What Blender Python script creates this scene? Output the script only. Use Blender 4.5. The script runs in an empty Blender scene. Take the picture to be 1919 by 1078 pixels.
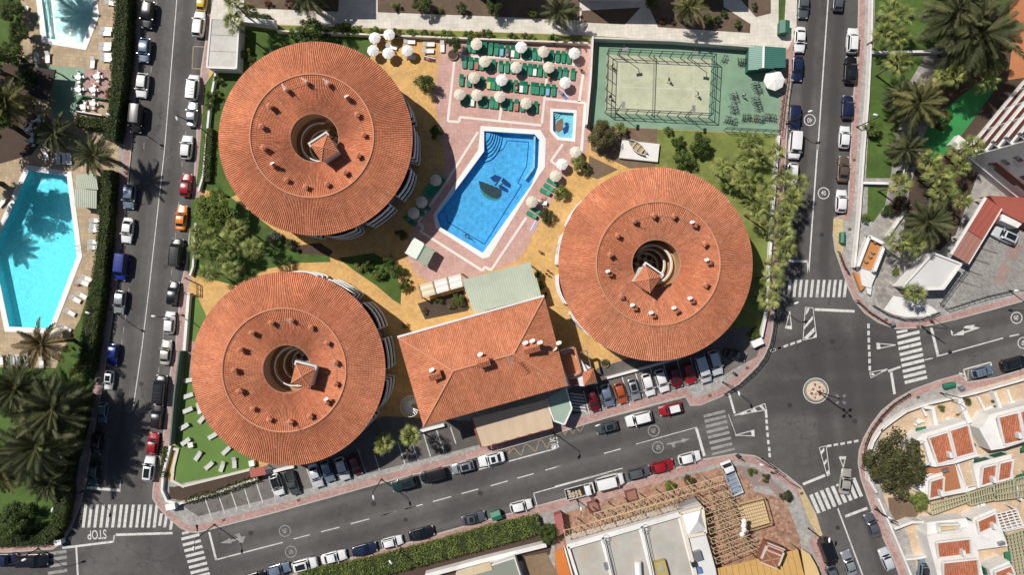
import bpy, bmesh, math, random
from mathutils import Vector, Matrix
from mathutils.geometry import tessellate_polygon
R = math.radians
rnd = random.Random(7)
scene = bpy.context.scene
# ---------------------------------------------------------------- camera, sky, sun, exposure
S = 10.5; CX = 959.5; CY = 539.0; HC = 121.85
cam_d = bpy.data.cameras.new('camera'); cam = bpy.data.objects.new('camera', cam_d)
scene.collection.objects.link(cam); scene.camera = cam
cam.location = (0, 0, HC); cam.rotation_euler = (0, 0, 0)
cam_d.sensor_fit = 'HORIZONTAL'; cam_d.sensor_width = 36.0; cam_d.lens = 24.0
cam_d.clip_start = 1.0; cam_d.clip_end = 4000.0
SUN_EL = R(53.0); SUN_DIR = Vector((-0.809, 0.588, 0)).normalized() * math.cos(SUN_EL) + Vector((0, 0, math.sin(SUN_EL)))
world = bpy.data.worlds.new('World'); scene.world = world; world.use_nodes = True
wn = world.node_tree; sky = wn.nodes.new('ShaderNodeTexSky'); sky.sky_type = 'NISHITA'; sky.sun_disc = False
sky.sun_elevation = SUN_EL; sky.sun_rotation = math.atan2(SUN_DIR.x, SUN_DIR.y); sky.altitude = 30.0
wn.links.new(sky.outputs['Color'], wn.nodes['Background'].inputs['Color'])
wn.nodes['Background'].inputs['Strength'].default_value = 0.058
sun_d = bpy.data.lights.new('sun', 'SUN'); sun_d.energy = 5.0; sun_d.angle = R(0.5); sun_d.color = (1.0, 0.955, 0.89)
sun = bpy.data.objects.new('sun', sun_d); scene.collection.objects.link(sun)
sun.rotation_euler = SUN_DIR.to_track_quat('Z', 'Y').to_euler(); sun.location = SUN_DIR * 200
vs = scene.view_settings; vs.view_transform = 'Standard'; vs.look = 'None'; vs.exposure = -0.12; vs.gamma = 1.0; vs.use_curve_mapping = False
scene.render.engine = 'CYCLES'
scene.cycles.max_bounces = 6; scene.cycles.transparent_max_bounces = 12
# ---------------------------------------------------------------- plan coordinates: survey pixels to metres
def P(x, y, z=0.0):
    k = (1 - z / HC) / S
    return Vector(((x - CX) * k, (CY - y) * k, z))
TILE = {'A1': (0, 0, 3.85), 'A2': (380, 0, 3.85), 'A3': (660, 0, 3.85), 'A4': (1080, 0, 3.85), 'A5': (1450, 0, 3.85),
        'B1': (0, 260, 3.85), 'B2': (340, 260, 3.85), 'B3': (660, 230, 3.478), 'B4': (1040, 230, 3.478), 'B5': (1450, 260, 3.85),
        'C1': (0, 530, 3.85), 'C2': (340, 500, 3.477), 'C3': (700, 500, 3.477), 'C4': (1040, 530, 3.85), 'C5': (1450, 530, 3.85),
        'D1': (0, 798, 3.85), 'D2': (340, 798, 3.85), 'D3': (700, 798, 3.85), 'D4': (1040, 798, 3.85), 'D5': (1450, 798, 3.85)}
def q(t, x, y):
    ox, oy, s = TILE[t]; return (ox + x / s, oy + y / s)
def qs(t, pts): return [q(t, *p) for p in pts]
ORD = ['first', 'second', 'third', 'fourth', 'fifth', 'sixth', 'seventh', 'eighth', 'ninth', 'tenth', 'eleventh', 'twelfth', 'thirteenth',
       'fourteenth', 'fifteenth', 'sixteenth', 'seventeenth', 'eighteenth', 'nineteenth', 'twentieth', 'twenty-first', 'twenty-second']
# ---------------------------------------------------------------- mesh helper
COL = scene.collection
class MB:
    def __init__(s): s.v = []; s.f = []; s.uv = []; s.has_uv = False
    def add(s, vs_, fs, uvs=None):
        o = len(s.v); s.v += [tuple(v) for v in vs_]
        for k, f in enumerate(fs):
            s.f.append(tuple(i + o for i in f))
            if uvs: s.uv.append(uvs[k]); s.has_uv = True
            else: s.uv.append([(0, 0)] * len(f))
        return s
    def box(s, c, d, rz=0.0, rx=0.0, ry=0.0):
        x, y, z = d[0] / 2, d[1] / 2, d[2] / 2
        m = Matrix.Rotation(rz, 3, 'Z') @ Matrix.Rotation(ry, 3, 'Y') @ Matrix.Rotation(rx, 3, 'X')
        p = [m @ Vector(a) + Vector(c) for a in ((-x, -y, -z), (x, -y, -z), (x, y, -z), (-x, y, -z), (-x, -y, z), (x, -y, z), (x, y, z), (-x, y, z))]
        return s.add(p, [(3, 2, 1, 0), (4, 5, 6, 7), (0, 1, 5, 4), (1, 2, 6, 5), (2, 3, 7, 6), (3, 0, 4, 7)])
    def bar(s, a, b, w, h=None):
        a = Vector(a); b = Vector(b); d = b - a; L = d.length
        if L < 1e-6: return s
        d.normalize(); h = h or w
        up = Vector((0, 0, 1)) if abs(d.z) < 0.95 else Vector((1, 0, 0))
        sx = d.cross(up).normalized() * (w / 2); sz = sx.cross(d).normalized() * (h / 2)
        p = [a - sx - sz, a + sx - sz, a + sx + sz, a - sx + sz, b - sx - sz, b + sx - sz, b + sx + sz, b - sx + sz]
        return s.add(p, [(0, 1, 2, 3), (7, 6, 5, 4), (1, 0, 4, 5), (2, 1, 5, 6), (3, 2, 6, 7), (0, 3, 7, 4)])
    def tube(s, pts, rad, n=8, caps=True):
        pts = [Vector(p) for p in pts]; rings = []
        if not isinstance(rad, (list, tuple)): rad = [rad] * len(pts)
        vv = []; ff = []
        for i, p in enumerate(pts):
            d = (pts[min(i + 1, len(pts) - 1)] - pts[max(i - 1, 0)]).normalized()
            up = Vector((0, 0, 1)) if abs(d.z) < 0.9 else Vector((1, 0, 0))
            a = d.cross(up).normalized(); b = a.cross(d)
            for k in range(n):
                t = 2 * math.pi * k / n; vv.append(p + (a * math.cos(t) + b * math.sin(t)) * rad[i])
        for i in range(len(pts) - 1):
            for k in range(n):
                k2 = (k + 1) % n; ff.append((i * n + k2, i * n + k, (i + 1) * n + k, (i + 1) * n + k2))
        if caps:
            ff.append(tuple(range(n))); ff.append(tuple(reversed(range((len(pts) - 1) * n, len(pts) * n))))
        return s.add(vv, ff)
    def lathe(s, prof, n=16, c=(0, 0, 0), sx=1.0, sy=1.0):
        vv = []; ff = []; m = len(prof)
        for k in range(n):
            t = 2 * math.pi * k / n
            for r, z in prof: vv.append((c[0] + r * sx * math.cos(t), c[1] + r * sy * math.sin(t), c[2] + z))
        for k in range(n):
            k2 = (k + 1) % n
            for j in range(m - 1): ff.append((k * m + j, k2 * m + j, k2 * m + j + 1, k * m + j + 1))
        return s.add(vv, ff)
    def prism(s, pts, z0, z1, bottom=True):
        """pts: list of 2D world points, counter-clockwise or not"""
        a = sum(pts[i][0] * pts[(i + 1) % len(pts)][1] - pts[(i + 1) % len(pts)][0] * pts[i][1] for i in range(len(pts)))
        if a < 0: pts = list(reversed(pts))
        n = len(pts)
        vv = [(p[0], p[1], z0) for p in pts] + [(p[0], p[1], z1) for p in pts]
        ff = [tuple(range(n, 2 * n))] + [(i, (i + 1) % n, n + (i + 1) % n, n + i) for i in range(n)]
        if bottom: ff.append(tuple(reversed(range(n))))
        return s.add(vv, ff)
    def sheet(s, outer, holes, z, drop=None):
        loops = [[Vector((p[0], p[1], 0)) for p in outer]] + [[Vector((p[0], p[1], 0)) for p in h] for h in holes]
        tris = tessellate_polygon(loops); flat = [p for l in loops for p in l]
        vv = [(p.x, p.y, z) for p in flat]; ff = []
        for t in tris:
            a, b, c = (flat[i] for i in t)
            ff.append(tuple(t) if (b - a).cross(c - a).z > 0 else tuple(reversed(t)))
        s.add(vv, ff)
        if drop is not None:
            o = loops[0]; n = len(o)
            a = sum(o[i].x * o[(i + 1) % n].y - o[(i + 1) % n].x * o[i].y for i in range(n))
            if a < 0: o = list(reversed(o))
            s.add([(p.x, p.y, drop) for p in o] + [(p.x, p.y, z) for p in o], [(i, (i + 1) % n, n + (i + 1) % n, n + i) for i in range(n)])
        return s
    def mesh(s, name, mats, smooth=None):
        me = bpy.data.meshes.new(name); me.from_pydata(s.v, [], s.f)
        if not isinstance(mats, (list, tuple)): mats = [mats]
        for m in mats: me.materials.append(m)
        if s.has_uv:
            ul = me.uv_layers.new(name='UVMap'); i = 0; data = []
            for u in s.uv:
                for c in u: data += [c[0], c[1]]
            ul.data.foreach_set('uv', data)
        if smooth is not None:
            me.polygons.foreach_set('use_smooth', [True] * len(me.polygons)); me.set_sharp_from_angle(angle=R(smooth))
        me.update(); return me
    def build(s, name, mat_, parent=None, smooth=None, loc=None, rz=None):
        return put(name, s.mesh(name, mat_, smooth), parent, loc, rz)
def put(name, me, parent=None, loc=None, rz=None, mat_=None, rot=None, sc=None):
    o = bpy.data.objects.new(name, me); COL.objects.link(o)
    if parent is not None: o.parent = parent
    if loc is not None: o.location = loc
    if rz is not None: o.rotation_euler = (0, 0, rz)
    if rot is not None: o.rotation_euler = rot
    if sc is not None: o.scale = sc if hasattr(sc, '__len__') else (sc, sc, sc)
    if mat_ is not None:
        sl = o.material_slots[0]; sl.link = 'OBJECT'; sl.material = mat_
    return o
def tag(o, label, cat, group=None, kind=None):
    if label: o['label'] = label
    if cat: o['category'] = cat
    if group: o['group'] = group
    if kind: o['kind'] = kind
    return o
def thing(name, label, cat, loc=(0, 0, 0), rz=0.0, group=None):
    o = bpy.data.objects.new(name, None); COL.objects.link(o); o.location = loc; o.rotation_euler = (0, 0, rz); o.empty_display_size = 0.2
    return tag(o, label, cat, group)
def structure(name, mb, m, smooth=None, parent=None):
    o = mb.build(name, m, parent, smooth)
    if parent is None: o['kind'] = 'structure'
    return o
def W2(pts, z=0.0): return [(P(x, y, z).x, P(x, y, z).y) for x, y in pts]
def copy_tree(o, parent=None):
    c = o.copy(); COL.objects.link(c)
    if parent is not None: c.parent = parent
    for ch in o.children: copy_tree(ch, c)
    return c
# ---------------------------------------------------------------- materials
def base_nodes(name):
    m = bpy.data.materials.new(name); m.use_nodes = True; nt = m.node_tree
    return m, nt, nt.nodes['Principled BSDF']
def N(nt, t, **kw):
    n = nt.nodes.new(t)
    for k, v in kw.items():
        if k in n.inputs: n.inputs[k].default_value = v
        else: setattr(n, k, v)
    return n
def rgba(c): return (c[0], c[1], c[2], 1.0)
def mul(c, k): return tuple(min(1.0, max(0.0, a * k)) for a in c)
def mixc(nt, fac, a, b, blend='MIX'):
    n = nt.nodes.new('ShaderNodeMix'); n.data_type = 'RGBA'; n.blend_type = blend
    for s_, v in ((n.inputs[0], fac), (n.inputs[6], a), (n.inputs[7], b)):
        if hasattr(v, 'is_linked') or hasattr(v, 'links'): nt.links.new(v, s_)
        elif isinstance(v, (int, float)): s_.default_value = v
        else: s_.default_value = rgba(v)
    return n.outputs[2]
def ramp(nt, src, stops):
    r = nt.nodes.new('ShaderNodeValToRGB'); e = r.color_ramp.elements
    while len(e) < len(stops): e.new(0.5)
    for i, (p, c) in enumerate(stops):
        e[i].position = p; e[i].color = rgba(c) if hasattr(c, '__len__') else (c, c, c, 1)
    nt.links.new(src, r.inputs[0]); return r.outputs[0]
def pos(nt): return nt.nodes.new('ShaderNodeNewGeometry').outputs['Position']
def noise(nt, vec, scale, detail=4.0, rough=0.6, dist=0.0):
    n = nt.nodes.new('ShaderNodeTexNoise'); n.inputs['Scale'].default_value = scale; n.inputs['Detail'].default_value = detail
    n.inputs['Roughness'].default_value = rough; n.inputs['Distortion'].default_value = dist
    nt.links.new(vec, n.inputs['Vector']); return n.outputs[0]
def bump(nt, bs, h, strength=0.3, dist=0.05):
    b = nt.nodes.new('ShaderNodeBump'); b.inputs['Strength'].default_value = strength; b.inputs['Distance'].default_value = dist
    nt.links.new(h, b.inputs['Height']); nt.links.new(b.outputs[0], bs.inputs['Normal'])
MATS = {}
def M(name, col, rough=0.8, var=0.15, scale=2.0, big=0.12, bigvar=0.12, bmp=0.0, metal=0.0, spec=0.4, stain=None, coat=0.0, stainamt=0.5, stainscale=0.5):
    if name in MATS: return MATS[name]
    m, nt, bs = base_nodes(name); p = pos(nt)
    n1 = noise(nt, p, scale); n2 = noise(nt, p, big, 3.0)
    c = mixc(nt, n1, mul(col, 1 - var), mul(col, 1 + var))
    f = ramp(nt, n2, [(0.3, (1 - bigvar,) * 3), (0.7, (1 + bigvar * 0.6,) * 3)])
    c = mixc(nt, 1.0, c, f, 'MULTIPLY')
    if stain:
        s_ = ramp(nt, noise(nt, p, stainscale, 6.0, 0.7, 0.6), [(0.5, 0.0), (0.72, 1.0)])
        k = nt.nodes.new('ShaderNodeMath'); k.operation = 'MULTIPLY'; k.inputs[1].default_value = stainamt; nt.links.new(s_, k.inputs[0])
        c = mixc(nt, k.outputs[0], c, stain)
    nt.links.new(c, bs.inputs['Base Color']); bs.inputs['Roughness'].default_value = rough; bs.inputs['Metallic'].default_value = metal
    bs.inputs['Specular IOR Level'].default_value = spec; bs.inputs['Coat Weight'].default_value = coat; bs.inputs['Coat Roughness'].default_value = 0.058
    if bmp: bump(nt, bs, n1, bmp)
    MATS[name] = m; return m
def M_paving(name, col, mortar, sx, sy, rot=0.0, var=0.18, rough=0.85, offset=0.5, msize=0.02, stain=None, stainamt=0.5, dirt=0.2):
    m, nt, bs = base_nodes(name); p = pos(nt)
    mp = nt.nodes.new('ShaderNodeMapping'); mp.inputs['Rotation'].default_value = (0, 0, rot); nt.links.new(p, mp.inputs[0])
    b = nt.nodes.new('ShaderNodeTexBrick'); b.offset = offset; nt.links.new(mp.outputs[0], b.inputs['Vector'])
    b.inputs['Scale'].default_value = 1.0; b.inputs['Brick Width'].default_value = sx; b.inputs['Row Height'].default_value = sy
    b.inputs['Mortar Size'].default_value = msize; b.inputs['Mortar Smooth'].default_value = 0.2
    b.inputs['Color1'].default_value = rgba(mul(col, 1 - var)); b.inputs['Color2'].default_value = rgba(mul(col, 1 + var)); b.inputs['Mortar'].default_value = rgba(mortar)
    d = ramp(nt, noise(nt, p, 0.35, 6.0, 0.65), [(0.3, (1 - dirt,) * 3), (0.65, (1.05,) * 3)])
    c = mixc(nt, 1.0, b.outputs[0], d, 'MULTIPLY')
    if stain:
        s_ = ramp(nt, noise(nt, p, 0.22, 5.0, 0.7, 0.8), [(0.48, 0.0), (0.75, stainamt)])
        c = mixc(nt, s_, c, stain)
    nt.links.new(c, bs.inputs['Base Color']); bs.inputs['Roughness'].default_value = rough
    bump(nt, bs, b.outputs[1], -0.3, 0.01); MATS[name] = m; return m
def M_asphalt(name, col, light, crack=True):
    m, nt, bs = base_nodes(name); p = pos(nt)
    fine = noise(nt, p, 9.0, 5.0, 0.8); mid = noise(nt, p, 0.7, 6.0, 0.7); big = noise(nt, p, 0.07, 4.0, 0.55, 0.7)
    c = mixc(nt, ramp(nt, big, [(0.35, 0.0), (0.68, 1.0)]), col, light)
    c = mixc(nt, 1.0, c, ramp(nt, mid, [(0.25, (0.78,) * 3), (0.75, (1.18,) * 3)]), 'MULTIPLY')
    c = mixc(nt, 1.0, c, ramp(nt, fine, [(0.2, (0.8,) * 3), (0.8, (1.2,) * 3)]), 'MULTIPLY')
    oil = ramp(nt, noise(nt, p, 0.45, 3.0, 0.5, 1.2), [(0.66, 0.0), (0.76, 0.55)])
    c = mixc(nt, oil, c, mul(col, 0.55))
    def tracks(c, p0, p1, offs, wid, amt, dark):
        a = P(*p0); b = P(*p1); t_ = (b - a); L_ = t_.length; t_.normalize(); n_ = Vector((-t_.y, t_.x, 0))
        def dot(v_, k_):
            d_ = nt.nodes.new('ShaderNodeVectorMath'); d_.operation = 'DOT_PRODUCT'; d_.inputs[1].default_value = v_; nt.links.new(p, d_.inputs[0])
            e_ = nt.nodes.new('ShaderNodeMath'); e_.inputs[1].default_value = -k_; nt.links.new(d_.outputs['Value'], e_.inputs[0]); return e_.outputs[0]
        def mr(src, x0, x1):
            m_ = nt.nodes.new('ShaderNodeMapRange'); m_.inputs[1].default_value = x0; m_.inputs[2].default_value = x1; m_.interpolation_type = 'SMOOTHSTEP'; nt.links.new(src, m_.inputs[0]); return m_.outputs[0]
        def op(o_, a_, b_):
            m_ = nt.nodes.new('ShaderNodeMath'); m_.operation = o_
            for i_, x_ in enumerate((a_, b_)):
                if isinstance(x_, (int, float)): m_.inputs[i_].default_value = x_
                else: nt.links.new(x_, m_.inputs[i_])
            return m_.outputs[0]
        al = dot(t_, a.dot(t_)); en = op('MULTIPLY', mr(al, -4, 4), mr(al, L_ + 4, L_ - 4)); wob = op('MULTIPLY', noise(nt, p, 0.12, 3.0), 1.2)
        for o_ in offs:
            ac = op('ABSOLUTE', op('ADD', dot(n_, a.dot(n_) + o_ + 0.6), wob), 0); k_ = op('MULTIPLY', op('MULTIPLY', mr(ac, wid, wid * 0.25), en), amt)
            c = mixc(nt, k_, c, dark)
        return c
    if crack:
        dk = mul(col, 0.72); lt = mul(light, 1.18)
        c = tracks(c, (1553, -60), (1518, 520), (-2.6, 2.4), 1.5, 0.75, dk); c = tracks(c, (331, -40), (245, 900), (-2.4, 2.2), 1.2, 0.4, dk); c = tracks(c, (331, -40), (245, 900), (-4.9, 4.6, 0.0), 0.9, 0.45, lt)
        c = tracks(c, (420, 1046), (1400, 785), (-2.3, 2.3), 1.3, 0.4, dk); c = tracks(c, (420, 1046), (1400, 785), (-4.6, 4.4, 0.0), 0.8, 0.4, lt); c = tracks(c, (1420, 690), (1700, 690), (-7, -3.5, 0.5, 4), 2.6, 0.65, dk); c = tracks(c, (1560, 600), (1600, 880), (-4, 0.5, 4.5), 2.4, 0.6, dk); c = tracks(c, (1600, 840), (1690, 1120), (-1.8, 1.8), 1.2, 0.5, dk); c = tracks(c, (1700, 665), (1990, 590), (-2, 1.8), 1.2, 0.5, dk)
        v = nt.nodes.new('ShaderNodeTexVoronoi'); v.feature = 'DISTANCE_TO_EDGE'; v.inputs['Scale'].default_value = 0.14
        w = nt.nodes.new('ShaderNodeVectorMath'); w.operation = 'ADD'
        nz = nt.nodes.new('ShaderNodeTexNoise'); nz.inputs['Scale'].default_value = 0.6; nz.inputs['Detail'].default_value = 5; nt.links.new(p, nz.inputs['Vector'])
        sc = nt.nodes.new('ShaderNodeVectorMath'); sc.operation = 'SCALE'; sc.inputs['Scale'].default_value = 3.0; nt.links.new(nz.outputs['Color'], sc.inputs[0])
        nt.links.new(p, w.inputs[0]); nt.links.new(sc.outputs[0], w.inputs[1]); nt.links.new(w.outputs[0], v.inputs['Vector'])
        cm = ramp(nt, v.outputs[0], [(0.0, 1.0), (0.012, 0.0)])
        gate = ramp(nt, noise(nt, p, 0.05, 2.0), [(0.45, 0.0), (0.6, 0.6)])
        mm = nt.nodes.new('ShaderNodeMath'); mm.operation = 'MULTIPLY'; nt.links.new(cm, mm.inputs[0]); nt.links.new(gate, mm.inputs[1])
        c = mixc(nt, mm.outputs[0], c, mul(col, 0.35))
    nt.links.new(c, bs.inputs['Base Color']); bs.inputs['Roughness'].default_value = 0.85; bs.inputs['Specular IOR Level'].default_value = 0.3
    bump(nt, bs, fine, 0.25, 0.02); MATS[name] = m; return m
def M_tiles(name, c1, c2, c3, course=0.42, lime=(0.78, 0.6, 0.5)):
    """terracotta barrel tiles: UV = (rib index, metres along the rib)"""
    m, nt, bs = base_nodes(name); uv = nt.nodes.new('ShaderNodeUVMap'); p = pos(nt)
    sp = nt.nodes.new('ShaderNodeSeparateXYZ'); nt.links.new(uv.outputs[0], sp.inputs[0])
    def fl(src, k):
        a = nt.nodes.new('ShaderNodeMath'); a.operation = 'MULTIPLY'; a.inputs[1].default_value = k; nt.links.new(src, a.inputs[0])
        b = nt.nodes.new('ShaderNodeMath'); b.operation = 'FLOOR'; nt.links.new(a.outputs[0], b.inputs[0]); return a.outputs[0], b.outputs[0]
    u2, iu = fl(sp.outputs[0], 2.0); vraw, iv = fl(sp.outputs[1], 1.0 / course)
    cb = nt.nodes.new('ShaderNodeCombineXYZ'); nt.links.new(iu, cb.inputs[0]); nt.links.new(iv, cb.inputs[1])
    wnz = nt.nodes.new('ShaderNodeTexWhiteNoise'); wnz.noise_dimensions = '3D'; nt.links.new(cb.outputs[0], wnz.inputs[0])
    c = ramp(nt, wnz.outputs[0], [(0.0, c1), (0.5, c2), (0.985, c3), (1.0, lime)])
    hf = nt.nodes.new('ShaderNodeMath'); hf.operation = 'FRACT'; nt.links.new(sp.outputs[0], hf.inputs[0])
    cov = ramp(nt, hf.outputs[0], [(0.49, (1.18, 1.6, 1.95)), (0.51, (0.92, 0.82, 0.74))])  # covers paler as weathered tile; pans darker, rib shade painted in
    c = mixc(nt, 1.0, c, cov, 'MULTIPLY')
    mpu = nt.nodes.new('ShaderNodeMapping'); mpu.inputs['Scale'].default_value = (0.55, 0.22, 1); nt.links.new(uv.outputs[0], mpu.inputs[0])
    c = mixc(nt, 1.0, c, ramp(nt, noise(nt, mpu.outputs[0], 1.0, 4.0, 0.7), [(0.28, (0.74, 0.70, 0.68)), (0.5, (1.0, 0.98, 0.97)), (0.75, (1.1, 1.14, 1.18))]), 'MULTIPLY')
    big = noise(nt, p, 0.16, 5.0, 0.65)
    c = mixc(nt, 1.0, c, ramp(nt, big, [(0.3, (0.78, 0.76, 0.75)), (0.7, (1.1, 1.08, 1.07))]), 'MULTIPLY')
    fr = nt.nodes.new('ShaderNodeMath'); fr.operation = 'FRACT'; nt.links.new(vraw, fr.inputs[0])
    jt = ramp(nt, fr.outputs[0], [(0.0, (0.72, 0.66, 0.62)), (0.12, (1, 1, 1))])
    c = mixc(nt, 1.0, c, jt, 'MULTIPLY')
    nt.links.new(c, bs.inputs['Base Color']); bs.inputs['Roughness'].default_value = 0.85; bs.inputs['Specular IOR Level'].default_value = 0.25
    bump(nt, bs, noise(nt, p, 14.0, 3.0), 0.15, 0.02); MATS[name] = m; return m
def M_leaf(name, dark, light, scale=0.9, trans=0.25, rough=0.55):
    m, nt, bs = base_nodes(name); p = pos(nt); oi = nt.nodes.new('ShaderNodeObjectInfo')
    c = mixc(nt, ramp(nt, noise(nt, p, scale, 3.0, 0.7), [(0.3, 0.0), (0.7, 1.0)]), dark, light)
    f = ramp(nt, oi.outputs['Random'], [(0.0, (0.5, 0.55, 0.5)), (1.0, (1.3, 1.25, 1.15))])
    c = mixc(nt, 1.0, c, f, 'MULTIPLY')
    nt.links.new(c, bs.inputs['Base Color']); bs.inputs['Roughness'].default_value = rough; bs.inputs['Specular IOR Level'].default_value = 0.3
    tr = nt.nodes.new('ShaderNodeBsdfTranslucent'); nt.links.new(c, tr.inputs[0]); mx = nt.nodes.new('ShaderNodeMixShader'); mx.inputs[0].default_value = trans
    nt.links.new(bs.outputs[0], mx.inputs[1]); nt.links.new(tr.outputs[0], mx.inputs[2]); nt.links.new(mx.outputs[0], nt.nodes['Material Output'].inputs['Surface'])
    MATS[name] = m; return m
def M_water(name, tint, ripple, strength):
    m, nt, bs = base_nodes(name); p = pos(nt); nt.nodes.remove(bs)
    n1 = noise(nt, p, ripple, 3.0, 0.5, 1.5)
    bp = nt.nodes.new('ShaderNodeBump'); bp.inputs['Strength'].default_value = strength; bp.inputs['Distance'].default_value = 0.2; nt.links.new(n1, bp.inputs['Height'])
    gl = nt.nodes.new('ShaderNodeBsdfGlossy'); gl.inputs['Roughness'].default_value = 0.03; nt.links.new(bp.outputs[0], gl.inputs['Normal'])
    tr = nt.nodes.new('ShaderNodeBsdfTransparent'); vo = nt.nodes.new('ShaderNodeTexVoronoi'); vo.feature = 'SMOOTH_F1'; vo.inputs['Scale'].default_value = ripple * 1.3; vo.inputs['Smoothness'].default_value = 0.6
    wv = nt.nodes.new('ShaderNodeVectorMath'); wv.operation = 'ADD'; ns = nt.nodes.new('ShaderNodeTexNoise'); ns.inputs['Scale'].default_value = ripple * 0.7; nt.links.new(p, ns.inputs['Vector']); nt.links.new(p, wv.inputs[0]); nt.links.new(ns.outputs['Color'], wv.inputs[1]); nt.links.new(wv.outputs[0], vo.inputs['Vector'])
    nt.links.new(mixc(nt, ramp(nt, vo.outputs[0], [(0.15, 0.0), (0.75, 1.0)]), mul(tint, 0.84), mul(tint, 1.04)), tr.inputs[0])  # caustic-like ripple light painted into the water's transmitted tint
    fz = nt.nodes.new('ShaderNodeFresnel'); fz.inputs['IOR'].default_value = 1.33; nt.links.new(bp.outputs[0], fz.inputs['Normal'])
    mx = nt.nodes.new('ShaderNodeMixShader'); nt.links.new(fz.outputs[0], mx.inputs[0]); nt.links.new(tr.outputs[0], mx.inputs[1]); nt.links.new(gl.outputs[0], mx.inputs[2])
    nt.links.new(mx.outputs[0], nt.nodes['Material Output'].inputs['Surface']); MATS[name] = m; return m
def M_glass(name, col, rough=0.06):
    m, nt, bs = base_nodes(name); bs.inputs['Base Color'].default_value = rgba(col); bs.inputs['Roughness'].default_value = rough
    bs.inputs['Specular IOR Level'].default_value = 0.8; MATS[name] = m; return m
# shared palette
asphalt = M_asphalt('asphalt', (0.075, 0.070, 0.068), (0.122, 0.115, 0.109))
bay_asphalt = M_asphalt('bay_asphalt', (0.10, 0.09, 0.082), (0.17, 0.155, 0.14))
paint_white = M('road_paint', (0.62, 0.61, 0.58), 0.7, 0.12, 6.0, stain=(0.14, 0.135, 0.13), stainamt=0.7, stainscale=1.6)
paint_worn = M('worn_road_paint', (0.30, 0.29, 0.275), 0.75, 0.2, 6.0, stain=(0.10, 0.095, 0.09), stainamt=0.95, stainscale=1.1)
paint_yellow = M('yellow_road_paint', (0.34, 0.255, 0.14), 0.75, 0.2, 6.0, stain=(0.12, 0.11, 0.10), stainamt=0.8, stainscale=1.3)
kerb_m = M('kerb_concrete', (0.42, 0.38, 0.34), 0.85, 0.15, 4.0)
pave_red = M_paving('pink_pavers', (0.42, 0.255, 0.225), (0.30, 0.20, 0.18), 0.4, 0.4, R(15), stain=(0.34, 0.27, 0.25))
pave_grey = M_paving('grey_pavers', (0.36, 0.345, 0.325), (0.24, 0.23, 0.22), 0.5, 0.5, R(15), stain=(0.25, 0.23, 0.21))
pave_gold = M_paving('golden_pavers', (0.62, 0.37, 0.125), (0.48, 0.29, 0.12), 0.45, 0.45, R(20), 0.12, stain=(0.54, 0.38, 0.2), stainamt=0.35)
pave_pink = M_paving('terrace_tiles', (0.56, 0.335, 0.285), (0.42, 0.25, 0.21), 0.62, 0.62, R(-6), 0.09, offset=0.0, stain=(0.50, 0.36, 0.31), stainamt=0.6)
pave_tan = M_paving('tan_deck_tiles', (0.44, 0.335, 0.215), (0.30, 0.22, 0.14), 0.6, 0.6, R(5), 0.14, offset=0.0, stain=(0.33, 0.25, 0.17))
pave_brick = M_paving('plaza_pavers', (0.34, 0.185, 0.125), (0.25, 0.16, 0.11), 0.5, 0.5, R(15), 0.38, stain=(0.38, 0.28, 0.20), stainamt=0.7)
pave_cobble = M_paving('cobble_car_park', (0.30, 0.285, 0.265), (0.17, 0.16, 0.15), 0.5, 0.25, R(35), 0.2)
pave_cream = M_paving('cream_path_slabs', (0.66, 0.61, 0.53), (0.5, 0.46, 0.4), 0.7, 0.7, R(-4), 0.06, offset=0.0, stain=(0.5, 0.46, 0.4), stainamt=0.4)
pave_sand = M_paving('sandy_terrace_tiles', (0.58, 0.43, 0.29), (0.44, 0.33, 0.23), 0.6, 0.6, R(15), 0.08, offset=0.0, stain=(0.44, 0.34, 0.24), stainamt=0.4)
pave_stone = M_paving('stone_garden_path', (0.30, 0.275, 0.25), (0.18, 0.165, 0.15), 0.9, 0.6, R(30), 0.3)
soil = M('garden_soil', (0.17, 0.115, 0.075), 0.95, 0.3, 3.0, bmp=0.5, stain=(0.26, 0.19, 0.13))
soil_dark = M('dark_soil', (0.075, 0.05, 0.036), 0.95, 0.35, 3.0, bmp=0.5)
lawn_m = M('lawn', (0.066, 0.118, 0.022), 0.9, 0.28, 2.2, 0.25, 0.28, bmp=0.4, stain=(0.125, 0.155, 0.035), stainamt=0.55, stainscale=0.4)
lawn_dry = M('dry_lawn', (0.165, 0.20, 0.046), 0.9, 0.28, 2.2, 0.25, 0.25, bmp=0.4, stain=(0.31, 0.27, 0.105), stainamt=0.7, stainscale=0.35)
turf_m = M('artificial_turf', (0.115, 0.20, 0.045), 0.9, 0.12, 5.0, 0.2, 0.14, bmp=0.2)
green_floor = M('green_court_floor', (0.20, 0.315, 0.215), 0.7, 0.08, 1.5, 0.2, 0.2, stain=(0.24, 0.37, 0.24), stainamt=0.5)
court_m = M('padel_turf', (0.475, 0.485, 0.345), 0.9, 0.16, 1.4, 0.3, 0.14, stain=(0.30, 0.335, 0.165), stainamt=0.55, stainscale=0.7)
emerald = M('emerald_carpet', (0.03, 0.22, 0.06), 0.85, 0.1, 2.0)
white_wall = M('white_render', (0.72, 0.70, 0.67), 0.8, 0.06, 1.5, bigvar=0.1, stain=(0.5, 0.46, 0.41), stainamt=0.55)
white_paint = M('white_paint', (0.80, 0.79, 0.77), 0.5, 0.03, 2.0, bigvar=0.03)
cream_wall = M('cream_render', (0.68, 0.61, 0.5), 0.8, 0.05, 1.5)
concrete = M('pale_concrete', (0.55, 0.53, 0.49), 0.85, 0.1, 2.0, stain=(0.36, 0.33, 0.29), stainamt=0.6)
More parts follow.
